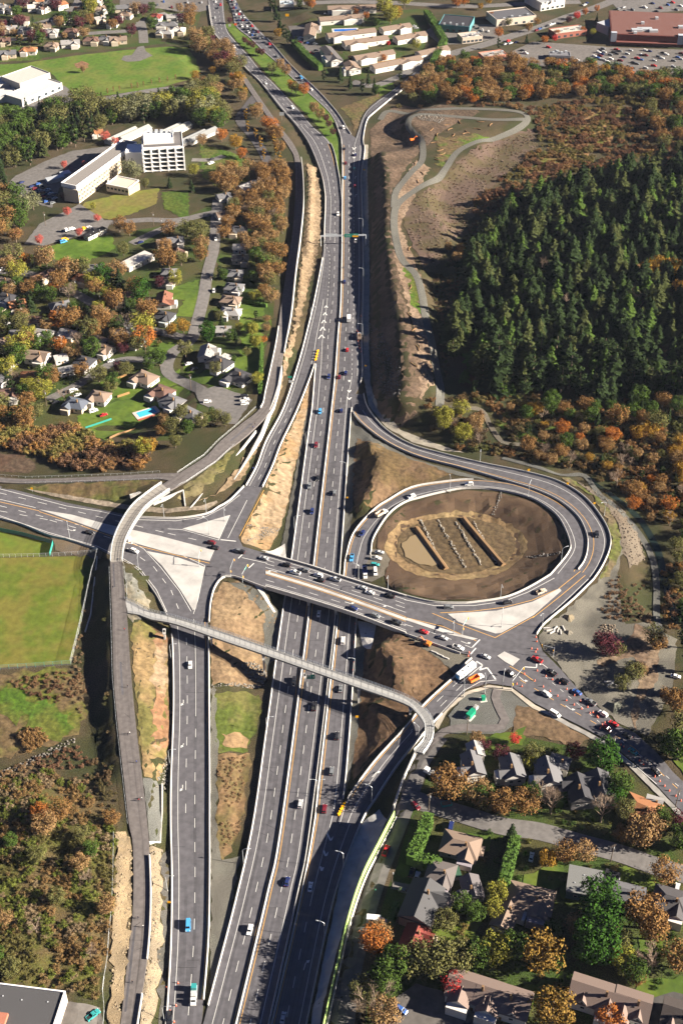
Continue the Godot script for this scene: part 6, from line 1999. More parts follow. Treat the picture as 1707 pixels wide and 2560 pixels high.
func walking_bones() -> Array:
	var out := [[Vector3(0, 0.95, 0), Vector3(0.01, 1.2, 0), 0.14, 0.13], [Vector3(0.01, 1.2, 0), Vector3(0.02, 1.38, 0), 0.14, 0.12], [Vector3(0.02, 1.38, -0.15), Vector3(0.02, 1.38, 0.15), 0.075, 0.075], [Vector3(0.02, 1.42, 0), Vector3(0.04, 1.54, 0), 0.06, 0.06], [Vector3(0.05, 1.6, 0), Vector3(0.04, 1.68, 0), 0.09, 0.1]]
	for s in [-1.0, 1.0]:
		out.append([Vector3(0, 0.92, s * 0.09), Vector3(0.16 * s, 0.5, s * 0.09), 0.095, 0.065])
		out.append([Vector3(0.16 * s, 0.5, s * 0.09), Vector3(0.2 * s - 0.08, 0.08, s * 0.09), 0.062, 0.045])
		out.append([Vector3(0.2 * s - 0.08, 0.05, s * 0.09), Vector3(0.2 * s + 0.12, 0.04, s * 0.09), 0.05, 0.04])
		out.append([Vector3(0.02, 1.38, s * 0.2), Vector3(-0.1 * s, 1.1, s * 0.24), 0.055, 0.045])
		out.append([Vector3(-0.1 * s, 1.1, s * 0.24), Vector3(-0.02 * s + 0.1, 0.86, s * 0.25), 0.042, 0.034])
		out.append([Vector3(-0.02 * s + 0.1, 0.86, s * 0.25), Vector3(-0.02 * s + 0.14, 0.76, s * 0.24), 0.04, 0.03])
	return out

func riding_bones() -> Array:
	var out := [[Vector3(-0.2, 0.95, 0), Vector3(0.05, 1.22, 0), 0.14, 0.13], [Vector3(0.05, 1.22, 0), Vector3(0.14, 1.35, 0), 0.13, 0.12], [Vector3(0.14, 1.36, -0.15), Vector3(0.14, 1.36, 0.15), 0.075, 0.075], [Vector3(0.16, 1.4, 0), Vector3(0.22, 1.5, 0), 0.06, 0.06], [Vector3(0.25, 1.58, 0), Vector3(0.24, 1.66, 0), 0.1, 0.11]]
	for s in [-1.0, 1.0]:
		out.append([Vector3(-0.2, 0.93, s * 0.1), Vector3(0.18, 0.68 + 0.1 * s, s * 0.11), 0.095, 0.065])
		out.append([Vector3(0.18, 0.68 + 0.1 * s, s * 0.11), Vector3(0.02 + 0.1 * s, 0.32 + 0.1 * s, s * 0.11), 0.062, 0.045])
		out.append([Vector3(0.02 + 0.1 * s, 0.3 + 0.1 * s, s * 0.11), Vector3(0.2 + 0.1 * s, 0.27 + 0.1 * s, s * 0.11), 0.045, 0.04])
		out.append([Vector3(0.14, 1.36, s * 0.2), Vector3(0.3, 1.15, s * 0.25), 0.055, 0.045])
		out.append([Vector3(0.3, 1.15, s * 0.25), Vector3(0.5, 1.02, s * 0.24), 0.042, 0.034])
	return out

func make_people() -> void:
	var tops := [["red", Color(0.45, 0.03, 0.03)], ["black", Color(0.02, 0.02, 0.025)], ["white", Color(0.65, 0.65, 0.62)], ["blue", Color(0.04, 0.08, 0.3)], ["green", Color(0.02, 0.35, 0.2)]]
	var dark := Color(0.025, 0.03, 0.05)
	var walk := []
	var ride := []
	for t in tops:
		walk.append(figure(walking_bones(), 0.045, t[1], dark))
	for t in [tops[0], tops[2], tops[1]]:
		ride.append(figure(riding_bones(), 0.045, t[1], dark))
	var list := [[312,1576,0,11.3,.1,1,"walking on the raised trail near the footbridge turning"],[320,1718,1,10.4,.1,-1,"walking on the raised trail beside the shaded ditch"],[321,1838,1,9.3,.1,1,"walking in a pair on the raised trail"],[325,1835,2,9.3,.1,1,"walking in a pair on the raised trail"],[342,1907,3,8.8,.1,-1,"walking on the raised trail above the gravel apron"],[283,1470,1,11.8,0,1,"walking on the trail just below the curved bridge"],[332,2457,1,5.8,0,-1,"walking on the trail on the dark patched asphalt"],[358,2318,2,6.3,0,1,"walking on the trail beside the white parapet"],[638,1062,1,9.9,-1,1,"walking on the climbing trail above the white wall"],[633,1070,3,9.9,-1,1,"walking on the climbing trail above the white wall"],[1064,1848,1,8.8,-.5,1,"walking on the descending end of the footbridge"],[938,2226,4,6.85,1,0,"crossing the street below the noise wall"],
		[614,1200,1,6.9,1,-1,"standing on the earth strip beside the exit ramp"],[627,1184,1,6.6,1,-1,"standing on the earth strip beside the exit ramp"],[633,1170,3,6.3,-1,-1,"standing on the earth strip beside the exit ramp"],[641,1158,1,5.9,1,-1,"standing on the earth strip beside the exit ramp"]]
	for q in list:
		var at := P(q[0], q[1], q[3])
		if q[2] == 4 or q[6].begins_with("standing"):
			at = on_ground(at, 0.15 if q[6].begins_with("standing") else 0.3)
		solo("person", walk[q[2]], M["leaf"], "person in %s top %s" % [tops[q[2]][0], q[6]], "person", "%s top %s" % [tops[q[2]][0], q[6]], at, heading(q[0], q[1], q[4], q[5], q[3]))
	var bm := MB.new()
	var k := 0
	for q in [[348,2002,"riding a bicycle abreast on the trail by the gravel apron",7.95],[355,1998,"riding a bicycle abreast on the trail by the gravel apron",7.95],[346,2296,"riding a bicycle on the trail below the rock cutting",6.4]]:
		var at := P(q[0], q[1], q[3] + 0.03)
		var yaw := heading(q[0], q[1], .1, 1, q[3])
		solo("person", ride[k], M["leaf"], "person in %s top %s" % [["red", "white", "black"][k], q[2]], "person", "", at, yaw)
		var o := thing("bicycle", "dark bicycle ridden by a person in a %s top on the trail" % ["red", "white", "black"][k], "bicycle", at, yaw)
		var m := MB.new()
		for e in [[Vector3(-0.5, 0.34, 0), Vector3(-0.02, 0.3, 0)], [Vector3(-0.02, 0.3, 0), Vector3(-0.2, 0.85, 0)], [Vector3(-0.16, 0.75, 0), Vector3(0.42, 0.85, 0)], [Vector3(0.42, 0.85, 0), Vector3(-0.02, 0.3, 0)], [Vector3(0.42, 0.95, 0), Vector3(0.55, 0.34, 0)], [Vector3(-0.5, 0.34, 0), Vector3(-0.17, 0.75, 0)]]:
			m.tube(e[0], e[1], 0.02, 0.02, 5)
		part("frame", m.mesh(), M["dark_metal"], o)
		m = MB.new()
		m.tube(Vector3(0.48, 1.0, -0.25), Vector3(0.48, 1.0, 0.25), 0.02, 0.02, 5)
		part("handlebar", m.mesh(), M["dark_metal"], o)
		for x in [-0.5, 0.55]:
			m = MB.new()
			for j in 16:
				var t0 := TAU * j / 16
				var t1 := TAU * (j + 1) / 16
				m.tube(Vector3(x + 0.32 * cos(t0), 0.34 + 0.32 * sin(t0), 0), Vector3(x + 0.32 * cos(t1), 0.34 + 0.32 * sin(t1), 0), 0.022, 0.022, 4)
			part("wheel", m.mesh(), M["tyre"], o)
		k += 1

# ------------------------------------------------------------------ buildings
var OCC := PackedByteArray()

func occupy(p: Vector3, r: float) -> void:
	var n := int(r / TS) + 1
	var cx := int(round((p.x - TX0) / TS))
	var cz := int(round((TZ0 - p.z) / TS))
	for iz in range(maxi(0, cz - n), mini(NZ, cz + n + 1)):
		for ix in range(maxi(0, cx - n), mini(NX, cx + n + 1)):
			var dx := TX0 + ix * TS - p.x
			var dz := TZ0 - iz * TS - p.z
			if dx * dx + dz * dz <= r * r:
				OCC[iz * NX + ix] = 1

func occupied(p: Vector3) -> bool:
	var ix := int(round((p.x - TX0) / TS))
	var iz := int(round((TZ0 - p.z) / TS))
	if ix < 0 or iz < 0 or ix >= NX or iz >= NZ:
		return true
	return OCC[iz * NX + ix] == 1

func roof_mat(c: Color) -> StandardMaterial3D:
	var key := "roof_%.2f_%.2f_%.2f" % [c.r, c.g, c.b]
	if not M.has(key):
		mat(key, c.r, c.g, c.b, 0.9, M["wood"].albedo_texture, 5.0)
	return M[key]

func wall_mat(c: Color) -> StandardMaterial3D:
	var key := "wall_%.2f_%.2f_%.2f" % [c.r, c.g, c.b]
	if not M.has(key):
		mat(key, c.r, c.g, c.b, 0.9, M["concrete"].albedo_texture, 6.0)
	return M[key]

var win_mesh: ArrayMesh
var frame_mesh: ArrayMesh
var door_mesh: ArrayMesh
var vent_mesh: ArrayMesh

func window_on(o: Node3D, at: Vector3, yaw: float) -> void:
	if win_mesh == null:
		frame_mesh = box_mesh(Vector3.ZERO, Vector3(1.6, 1.3, 0.1))
		win_mesh = box_mesh(Vector3(0, 0, 0.04), Vector3(1.36, 1.06, 0.08))
		door_mesh = box_mesh(Vector3(0, 1.05, 0), Vector3(1.0, 2.1, 0.1))
		vent_mesh = box_mesh(Vector3(0, 0.1, 0), Vector3(0.5, 0.35, 0.5), 0.7)
	var f := part("window", frame_mesh, M["white_wall"], o, at, yaw)
	part("pane", win_mesh, M["house_glass"], f)

func house(px: float, py: float, l: float, d: float, wh: float, hx: float, hy: float, roof: String, rc: Color, wc: Color, label: String, rh: float = -1.0, plain: bool = false) -> Node3D:
	var at := G(px, py)
	if py > 1800.0:
		l *= 0.88
		d *= 0.88
	occupy(at, maxf(l, d) * 0.62)
	var o := thing("house", label, "house", at, heading(px, py, hx, hy, at.y))
	if rh < 0.0:
		rh = d * 0.24
	var a := l * 0.5
	var b := d * 0.5
	var m := MB.new()
	m.box(Vector3(0, wh * 0.5 - 0.4, 0), Vector3(l, wh + 0.8, d))
	if roof == "gable":
		for s in [-1.0, 1.0]:
			var p := Vector3(s * a, wh - 0.02, -b)
			var q := Vector3(s * a, wh - 0.02, b)
			var t := Vector3(s * a, wh + rh - 0.05, 0)
			if s > 0:
				m.tri(p, t, q)
			else:
				m.tri(p, q, t)
	part("wall", m.mesh(), wall_mat(wc), o)
	var e := 0.55
	var r := MB.new()
	var th_ := Vector3(0, -0.22, 0)
	var c := [Vector3(-a - e, wh - 0.1, -b - e), Vector3(a + e, wh - 0.1, -b - e), Vector3(a + e, wh - 0.1, b + e), Vector3(-a - e, wh - 0.1, b + e)]
	if roof == "flat":
		r.box(Vector3(0, wh + 0.1, 0), Vector3(l + 0.5, 0.35, d + 0.5))
	else:
		var in_x := 0.0 if roof == "gable" else minf(b * 0.9, a * 0.8)
		var t0 := Vector3(-a - e + in_x, wh + rh, 0)
		var t1 := Vector3(a + e - in_x, wh + rh, 0)
		r.up(c[0], c[1], t1, t0)
		r.up(c[3], c[2], t1, t0)
		if roof == "hip":
			r.upt(c[0], c[3], t0)
			r.upt(c[1], c[2], t1)
		for i in 4:
			var j := (i + 1) % 4
			r.out(c[i], c[j], c[j] + th_, c[i] + th_, Vector3(0, wh, 0))
		r.quad(c[0] + th_, c[1] + th_, c[2] + th_, c[3] + th_)
	var ro := part("roof", r.mesh(), roof_mat(rc), o)
	if plain:
		return o
	if roof != "flat" and l > 9.0:
		var wx := a * (0.45 if int(px) % 2 == 0 else -0.45)
		var ww := l * 0.2
		var z1 := b + d * 0.16
		m = MB.new()
		m.box(Vector3(wx, wh * 0.5 - 0.5, b * 0.6 + z1 * 0.5), Vector3(ww * 2.0, wh + 0.7, d * 0.16 + b * 0.8))
		m.tri(Vector3(wx - ww, wh - 0.2, z1 + b * 0.1), Vector3(wx, wh + rh * 0.62, z1 + b * 0.1), Vector3(wx + ww, wh - 0.2, z1 + b * 0.1))
		part("wing", m.mesh(), wall_mat(wc), o)
		r = MB.new()
		for s in [-1.0, 1.0]:
			r.up(Vector3(wx + s * (ww + 0.5), wh - 0.25, z1 + b * 0.1 + 0.5), Vector3(wx, wh + rh * 0.72, z1 + b * 0.1 + 0.5), Vector3(wx, wh + rh * 0.72, b * 0.2), Vector3(wx + s * (ww + 0.5), wh - 0.25, b * 0.7))
		part("wing_roof", r.mesh(), roof_mat(rc), o)
	window_on(o, Vector3(-a * 0.45, wh * 0.55, b + 0.03), 0.0)
	window_on(o, Vector3(a * 0.45, wh * 0.55, b + 0.03), 0.0)
	window_on(o, Vector3(-a * 0.45, wh * 0.55, -b - 0.03), PI)
	window_on(o, Vector3(a * 0.5, wh * 0.55, -b - 0.03), PI)
	window_on(o, Vector3(a + 0.03, wh * 0.55, b * 0.4), PI / 2)
	window_on(o, Vector3(a + 0.03, wh * 0.55, -b * 0.4), PI / 2)
	window_on(o, Vector3(-a - 0.03, wh * 0.55, 0), -PI / 2)
	part("door", door_mesh, M["wood"], o, Vector3(a * 0.05, 0, b + 0.04))
	if roof == "flat":
		for k in 3:
			part("vent", vent_mesh, M["galvanised"], ro, Vector3(-a * 0.6 + k * a * 0.5, wh + 0.3, b * (0.3 if k % 2 == 0 else -0.4)))
	else:
		var cm := MB.new()
		cm.box(Vector3(a * 0.3, wh + rh * 0.9, b * 0.25), Vector3(0.8, rh * 0.9 + 0.9, 0.8))
		part("chimney", cm.mesh(), M["wood"], ro)
		for k in 2:
			part("vent", vent_mesh, M["dark_metal"], ro, Vector3(-a * 0.4 + k * a * 0.5, wh + rh * 0.6, b * 0.42))
	return o

# a box on the line from pixel a to pixel b (its foot), running back by depth metres
func slab(o: Node3D, called: String, ax: float, ay: float, bx: float, by: float, depth: float, y0: float, y1: float, material: Material, parapet: Material = null) -> Transform3D:
	var a := G(ax, ay)
	var b := G(bx, by)
	var base := (a.y + b.y) * 0.5
	var d := b - a
	d.y = 0
	var yaw := atan2(-d.z, d.x)
	var l := d.length()
	var back := Vector3(d.z, 0, -d.x).normalized()
	if back.z > 0:
		back = -back
	var mid := (a + b) * 0.5 + back * depth * 0.5
	occupy(mid, maxf(minf(l, depth) * 0.6, 5.0))
	for k in 5:
		occupy(a.lerp(b, k / 4.0) + back * depth * 0.5, depth * 0.55)
	var m := MB.new()
	m.box(Vector3.ZERO, Vector3(l, y1 - y0, depth))
	var c := Vector3(mid.x, base + (y0 + y1) * 0.5, mid.z)
	part(called, m.mesh(), material, o, c, yaw)
	if parapet != null:
		m = MB.new()
		for s in [-1.0, 1.0]:
			m.box(Vector3(0, 0.35, s * (depth * 0.5 - 0.2)), Vector3(l + 0.1, 0.7, 0.45))
			m.box(Vector3(s * (l * 0.5 - 0.2), 0.35, 0), Vector3(0.45, 0.68, depth - 0.8))
		part("parapet", m.mesh(), parapet, o, Vector3(mid.x, base + y1, mid.z), yaw)
	return Transform3D(Basis(Vector3.UP, yaw), Vector3((a.x + b.x) * 0.5, base, (a.z + b.z) * 0.5))

func grid_windows(o: Node3D, t: Transform3D, l: float, rows: int, cols: int, y0: float, dy: float, w: float, h: float, material: String = "house_glass") -> void:
	var m := box_mesh(Vector3.ZERO, Vector3(w, h, 0.14))
	for r in rows:
		for c in cols:
			var x := -l * 0.5 + l * (c + 0.5) / cols
			part("window", m, M[material], o, t * Vector3(x, y0 + r * dy, 0.03), t.basis.get_euler().y)

func seg_len(ax: float, ay: float, bx: float, by: float) -> float:
	return G(ax, ay).distance_to(G(bx, by))

func make_buildings() -> void:
	OCC.resize(NX * NZ)
	for key in R:
		var r: Dictionary = R[key]
		for i in r.line.size():
			for f in [0.0, 0.33, 0.67, 1.0]:
				occupy(edge(r, i, f), 5.0)
	for poly in [JW, JE]:
		var flat := world_poly(poly, JH)
		for iz in NZ:
			for ix in NX:
				var p := Vector2(TX0 + ix * TS, TZ0 - iz * TS)
				if p.y < -330.0 and p.y > -680.0 and Geometry2D.is_point_in_polygon(p, flat):
					OCC[iz * NX + ix] = 1
	for ch in get_children():
		var nm := str(ch.name)
		if ch is MeshInstance3D and (nm.begins_with("street") or nm.begins_with("parking_lot") or nm.begins_with("gravel_path") or nm.begins_with("cul_de") or nm.begins_with("playing") or nm.begins_with("driveway") or nm.begins_with("gravel_road") or nm.begins_with("basin") or nm.begins_with("sand_bank") or nm.begins_with("sidewalk")):
			var vs: PackedVector3Array = ch.mesh.surface_get_arrays(0)[Mesh.ARRAY_VERTEX]
			for i in range(0, vs.size(), 3):
				occupy((vs[i] + vs[i + 1] + vs[i + 2]) / 3.0, 3.0)
	window_on(thing("spare", "x", "x"), Vector3.ZERO, 0)
	var spare := get_child(get_child_count() - 1)
	remove_child(spare)
	spare.free()
	counts.erase("spare")
	var grey := Color(0.17, 0.17, 0.18)
	var dark := Color(0.06, 0.06, 0.068)
	var tan_ := Color(0.27, 0.2, 0.155)
	var brown := Color(0.17, 0.1, 0.08)
	var red := Color(0.24, 0.055, 0.045)
	var terra := Color(0.38, 0.17, 0.08)
	var pale := Color(0.36, 0.35, 0.34)
	var white := Color(0.66, 0.63, 0.58)
	var cream := Color(0.55, 0.47, 0.36)
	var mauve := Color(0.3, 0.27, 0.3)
	# lower right
	house(1180, 1932, 13, 9, 5.5, 3, 10, "gable", grey, white, "grey gabled house with white end wall behind the pale verge", 2.6)
	house(1186, 1895, 8, 7, 5.5, 3, 10, "gable", pale, white, "small pale grey roofed house block with a roof terrace", 1.8)
	house(1278, 1938, 13, 10, 5.0, 3, 10, "gable", grey, white, "grey gabled house beside a small yellow bush", 2.8)
	house(1368, 1955, 15, 11, 6.0, 3, 10, "gable", grey, white, "tall grey roofed house with white walls behind bare trees", 3.2)
	house(1395, 1925, 9, 7, 5.8, 10, 3, "hip", grey, white, "grey roofed house wing with a white flat terrace")
	house(1445, 1995, 14, 11, 5.5, 3, 10, "gable", dark, Color(0.2, 0.19, 0.19), "dark charcoal gabled house with steep dormers", 3.8)
	house(1495, 1985, 15, 11, 5.5, 3, 10, "gable", Color(0.1, 0.1, 0.11), white, "charcoal gabled house with white right end wall", 3.4)
	house(1600, 2035, 16, 13, 3.6, 10, 4, "hip", terra, cream, "terracotta hip roofed house by the eastern road")
	house(1632, 2015, 7, 6, 3, 10, 3, "gable", pale, cream, "small pale grey garage behind the terracotta roof", 1.0)
	house(1150, 2125, 17, 12, 3.8, 10, 2.5, "hip", tan_, mauve, "tan hip roofed bungalow inside the clipped hedges")
	house(1192, 2135, 5, 5, 2.6, 10, 2.5, "hip", tan_, brown, "tiny tan roofed shed beside the tan bungalow", 1.0, true)
	house(1100, 2198, 12, 11, 4.6, 10, 2.5, "hip", Color(0.16, 0.14, 0.135), mauve, "grey brown hip roofed house by the pale driveway")
	house(1137, 2190, 5, 4, 2.6, 3, 10, "flat", Color(0.05, 0.13, 0.08), cream, "small green roofed shed beside the grey brown house", 0.5, true)
	house(1178, 2232, 11, 8, 3.6, 3, 10, "gable", Color(0.16, 0.145, 0.15), mauve, "grey gabled cottage deep in the shaded gardens", 2.2)
	house(1052, 2278, 20, 14, 6.2, 4, -10, "gable", Color(0.1, 0.1, 0.105), Color(0.33, 0.27, 0.25), "large two storey house with charcoal gable roof", 3.4)
	house(1034, 2362, 13, 10, 3.6, 4, -10, "gable", red, cream, "red roofed house behind the orange street tree", 2.6)
	house(1058, 2372, 6, 6, 3.4, 10, 3, "gable", red, cream, "small red roofed house wing facing the back garden", 1.6, true)
	house(1262, 2300, 14, 9, 3.6, 4, -10, "gable", tan_, white, "narrow tan gabled house beside a white shed", 2.0)
	house(1245, 2320, 5, 3, 2.4, 4, -10, "gable", white, white, "small white roofed shed in a back garden", 0.7, true)
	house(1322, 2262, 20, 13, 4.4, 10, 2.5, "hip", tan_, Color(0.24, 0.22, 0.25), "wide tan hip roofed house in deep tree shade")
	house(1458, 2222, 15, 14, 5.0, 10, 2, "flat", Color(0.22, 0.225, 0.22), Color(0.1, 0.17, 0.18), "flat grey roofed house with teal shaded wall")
	house(1568, 2248, 13, 9, 4.2, 10, 2.5, "gable", grey, Color(0.3, 0.24, 0.2), "grey gabled house on the side street near carport", 2.2)
	house(1525, 2205, 7, 6, 3.0, 3, -10, "flat", Color(0.03, 0.03, 0.035), white, "dark flat roofed carport on the side street", 0.4, true)
	house(1672, 2268, 15, 12, 4.8, 10, 3, "hip", Color(0.1, 0.095, 0.1), white, "charcoal hip roofed house with white dormer at the side street")
	for q in [[1185,2492,22,"tan roofed town house with pointed dormers beside the parking lot"],[1255,2515,22,"tan roofed town house joined beside the red maple row"],[1490,2505,22,"long tan roofed town house behind the gold maples"],[1575,2530,14,"shorter tan roofed town house at the end of the row"],[1700,2560,16,"dark roofed town house at the corner parking area"]]:
		var o := house(q[0], q[1], q[2], 13, 5.2, 10, 3.2, "gable", Color(0.24, 0.18, 0.155) if q[0] < 1650 else Color(0.09, 0.075, 0.07), white, q[3], 4.0)
		for k in 2:
			var dm := MB.new()
			var x: float = -q[2] * 0.22 + k * q[2] * 0.42
			var y := 5.0
			dm.upt(Vector3(x - 2.0, y + 0.3, 6.1), Vector3(x, y + 2.7, 5.9), Vector3(x, y + 2.7, 1.6))
			dm.upt(Vector3(x + 2.0, y + 0.3, 6.1), Vector3(x, y + 2.7, 5.9), Vector3(x, y + 2.7, 1.6))
			part("dormer_roof", dm.mesh(), roof_mat(Color(0.24, 0.18, 0.155)), o)
			dm = MB.new()
			dm.tri(Vector3(x - 1.8, y + 0.2, 5.86), Vector3(x, y + 2.5, 5.86), Vector3(x + 1.8, y + 0.2, 5.86))
			var dw := part("dormer_wall", dm.mesh(), M["white_wall"], o)
			part("pane", box_mesh(Vector3(x, y + 0.9, 5.9), Vector3(0.9, 0.8, 0.06)), M["house_glass"], dw)
	# lower left flat roof
	var o := thing("flat_roof_building", "dark flat roofed building with white parapet below the brush hill", "building")
	var ca := P(-60, 2452, 15.0)
	var cb := P(165, 2480, 15.0)
	var yaw := atan2(-(cb.z - ca.z), cb.x - ca.x)
	var mid := (ca + cb) * 0.5 + Basis(Vector3.UP, yaw) * Vector3(0, 0, 20)
	var bl := ca.distance_to(cb)
	part("block", box_mesh(Vector3(0, -4, 0), Vector3(bl, 8, 40)), wall_mat(Color(0.5, 0.45, 0.4)), o, mid, yaw)
	part("roof_sheet", box_mesh(Vector3(0, 0.05, 0), Vector3(bl - 1, 0.1, 39)), roof_mat(Color(0.1, 0.105, 0.1)), o, mid, yaw)
	for e in [[0, -19.8, bl, 0.5], [bl * 0.5 - 0.25, 0, 0.5, 39]]:
		part("parapet", box_mesh(Vector3(e[0], 0.35, e[1]), Vector3(e[2], 0.7, e[3])), M["bright_white"], o, mid, yaw)
	part("penthouse", box_mesh(Vector3(-5, 0.8, -4), Vector3(9, 1.5, 9)), roof_mat(Color(0.5, 0.2, 0.13)), o, mid, yaw)
	for q in [[8,2490],[55,2500],[120,2505]]:
		part("roof_vent", vent_mesh, M["galvanised"], o, P(q[0], q[1], 15.1))
	# left housing
	var list := [
		[249,1002,12,10,"hip",tan_,white,10,2,"tan hip roofed house behind the pool garden trees"],[363,955,14,11,"hip",tan_,white,10,4,"tan hip roofed house with lit white wall and orange fence"],
		[405,990,13,11,"hip",brown,white,10,4,"brown hip roofed house next to the dark grey one"],[432,1014,13,10,"hip",grey,white,10,4,"grey hip roofed house above the pool"],
		[262,882,12,9,"gable",tan_,white,10,3,"tan gabled house beside the purple garden tree"],[250,862,9,8,"hip",tan_,cream,10,3,"small tan hip roofed house on the curving street"],
		[411,760,15,10,"gable",Color(0.27,0.12,0.08),white,2,-10,"red brown gabled house on the long street"],[412,800,12,10,"hip",dark,Color(0.45,0.5,0.5),10,2,"black hip roofed house by the yellow willow"],
		[518,892,13,9,"gable",pale,white,3,-10,"light grey gabled house by the dark green tree"],[550,918,14,11,"hip",dark,white,10,4,"dark hip roofed house with white porch near the turning circle"],
		[597,952,15,12,"hip",dark,white,10,4,"dark hip roofed house right beside the turning circle"],[565,905,6,6,"flat",white,white,10,4,"small white flat porch roof by the dark house"],
		[586,728,12,9,"hip",grey,white,10,1,"grey hip roofed house under the tall pines"],[578,760,13,9,"hip",tan_,cream,10,1,"tan hip roofed house in the row by the trail hedge"],
		[577,790,13,9,"hip",pale,white,10,1,"pale hip roofed house in the row with garden trampoline"],[602,655,11,9,"gable",dark,cream,10,0,"dark gabled house among brown oaks"],
		[588,694,11,9,"hip",grey,cream,10,0,"grey hip roofed house in the row below the oaks"],[600,628,9,8,"gable",pale,white,10,0,"pale gabled house at the upper end of the row"],
		[560,835,9,8,"gable",pale,white,10,0,"pale grey garage among garden conifers"],[344,660,24,10,"flat",white,white,10,-5,"long low white roofed house by the big green trees"],
		[111,698,18,8,"gable",brown,cream,10,-4,"long brown roofed house with white terrace"],[25,650,12,9,"gable",brown,cream,10,-3,"brown gabled house near the small park corner"],
		[153,775,13,10,"hip",grey,cream,10,-2,"grey hip roofed house behind the orange tree"],[440,610,11,9,"gable",grey,white,10,-1,"grey gabled house beyond the bare oaks"],
		[410,615,9,8,"gable",tan_,cream,10,-1,"tan gabled house beyond the bare oaks"],[442,645,10,8,"gable",brown,cream,4,-10,"brown gabled house along the fence of the white house"],
		[424,690,10,8,"hip",grey,white,10,0,"grey hip roofed house behind the red plum tree"],[418,712,11,8,"gable",tan_,white,10,0,"flat tan roofed house beside the small round lawn"],
		[155,905,8,6,"flat",white,white,10,-2,"small white flat roof among the oaks"],[168,935,9,6,"flat",pale,white,10,-2,"pale flat garage among the oaks"],
		[191,1020,13,10,"hip",Color(0.13,0.15,0.19),cream,10,2,"blue grey roofed house beside parked vehicles"],[475,1045,13,9,"hip",grey,cream,10,5,"grey hip roofed house hidden by garden trees above the trail"],
		[50,845,11,8,"gable",grey,white,10,0,"grey gabled house under the large oaks"],[85,810,10,8,"gable",brown,white,10,0,"brown gabled house by the yellow bush"],
		[560,545,11,8,"gable",tan_,white,10,-2,"tan gabled house by the tree belt above the trail"],[620,475,16,10,"gable",pale,Color(0.5,0.3,0.15),10,-4,"pale gabled house with orange end wall among brown oaks"],[560,500,10,8,"gable",grey,white,10,-2,"grey gabled house behind the oaks near the drive"]]
	for q in list:
		house(q[0], q[1], q[2], q[3], 3.6, q[7], q[8], q[4], q[5], q[6], q[9])
	# more garden houses wherever the plots are free
	var roofs := [[grey, "grey"], [tan_, "tan"], [brown, "brown"], [pale, "pale"], [dark, "charcoal"], [terra, "terracotta"]]
	for reg in [[[[-20,650],[120,650],[300,690],[390,800],[420,860],[330,890],[180,1000],[-20,1000]], 17.0, "in the oak lined garden streets"], [[[500,560],[640,540],[650,640],[560,680],[480,690]], 25.0, "by the brown belt above the trail"], [[[-20,5],[460,5],[440,60],[300,60],[60,110],[-20,120]], 24.0, "on the far hillside above the green"]]:
		for p in inside_points(reg[0], reg[1]):
			var k := rng.randi() % 6
			if occupied(p) or occupied(p + Vector3(6, 0, 0)) or occupied(p - Vector3(6, 0, 0)) or occupied(p + Vector3(0, 0, 6)) or occupied(p - Vector3(0, 0, 6)):
				continue
			var sx := Vector3(p.x, th(p.x, p.z), p.z) - Vector3(0, CAMH, 0)
			var cz := -sx.y * sin(PITCH) - sx.z * cos(PITCH)
			var px := 853.5 + FOC * sx.x / cz
			var py := 1280.0 - FOC * (sx.y * cos(PITCH) - sx.z * sin(PITCH)) / cz
			var hn := house(px, py, rng.randf_range(10, 14), rng.randf_range(8, 10), rng.randf_range(3.2, 4.6), 10, rng.randf_range(-3, 3), "hip" if rng.randf() < 0.5 else "gable", roofs[k][0], white if rng.randf() < 0.7 else cream, "%s roofed house %s" % [roofs[k][1], reg[2]])
			hn.set_meta("group", "%s houses %s" % [roofs[k][1], reg[2]])
	# far left houses
	var far := [[23,142,14,grey],[73,134,15,terra],[132,122,13,tan_],[178,116,17,pale],[230,108,15,brown],[264,106,13,grey],[297,107,16,tan_],[128,88,15,pale],[180,87,14,brown],[92,26,16,white],[132,14,14,grey],[172,48,18,dark],[318,27,24,grey],[417,70,22,grey],[413,90,16,pale],[440,50,18,pale],[446,84,14,white],[283,66,10,tan_],[27,80,14,pale],[240,14,12,white],[205,36,12,tan_],[60,58,12,brown],[55,14,13,grey],[390,50,12,red],[15,110,10,brown]]
	var words := ["beside the near end of the green","in the middle of the row by the green","behind the row by the green","on the far hillside street","beside the small parking triangle"]
	for i in far.size():
		var q: Array = far[i]
		var cn: String = {grey: "grey", terra: "terracotta", tan_: "tan", pale: "pale", brown: "brown", white: "white", dark: "charcoal", red: "red"}[q[3]]
		var hn := house(q[0], q[1], q[2], 10, 4.0, 10, -0.6 + (i % 3) * 0.5, "hip" if i % 3 else "gable", q[3], white if i % 2 else cream, "%s roofed far house %s" % [cn, words[i % 5]])
		hn.set_meta("group", "%s far houses %s" % [cn, words[i % 5]])
	# far row houses
	for q in [[776,88,32,2,-10,"tan row house running end on beside the far car park"],[877,94,48,10,-1.2,"long tan row house behind the small blue pool"],[988,80,30,10,-1.6,"tan row house near the huge yellow maple"],[913,113,44,10,-1.4,"long tan row house with a yellow garden tree"],[1024,102,32,10,-1.8,"tan row house with white gable beside the green maple"],[933,150,40,10,-1.7,"tan row house with red climbers behind the lawn"],[990,168,50,10,-2.0,"longest tan row house above the tan wooden fence"],[1080,139,32,10,-2.2,"tan row house beside the red shrubs"],[828,148,36,7,8,"dark roofed row house running down towards the pines"],[880,178,18,7,8,"short tan row house with red end wall by the pines"],[879,30,48,10,-0.3,"farthest tan row house along the far street"],[852,56,44,10,-0.8,"tan row house beside the round green shrubs"]]:
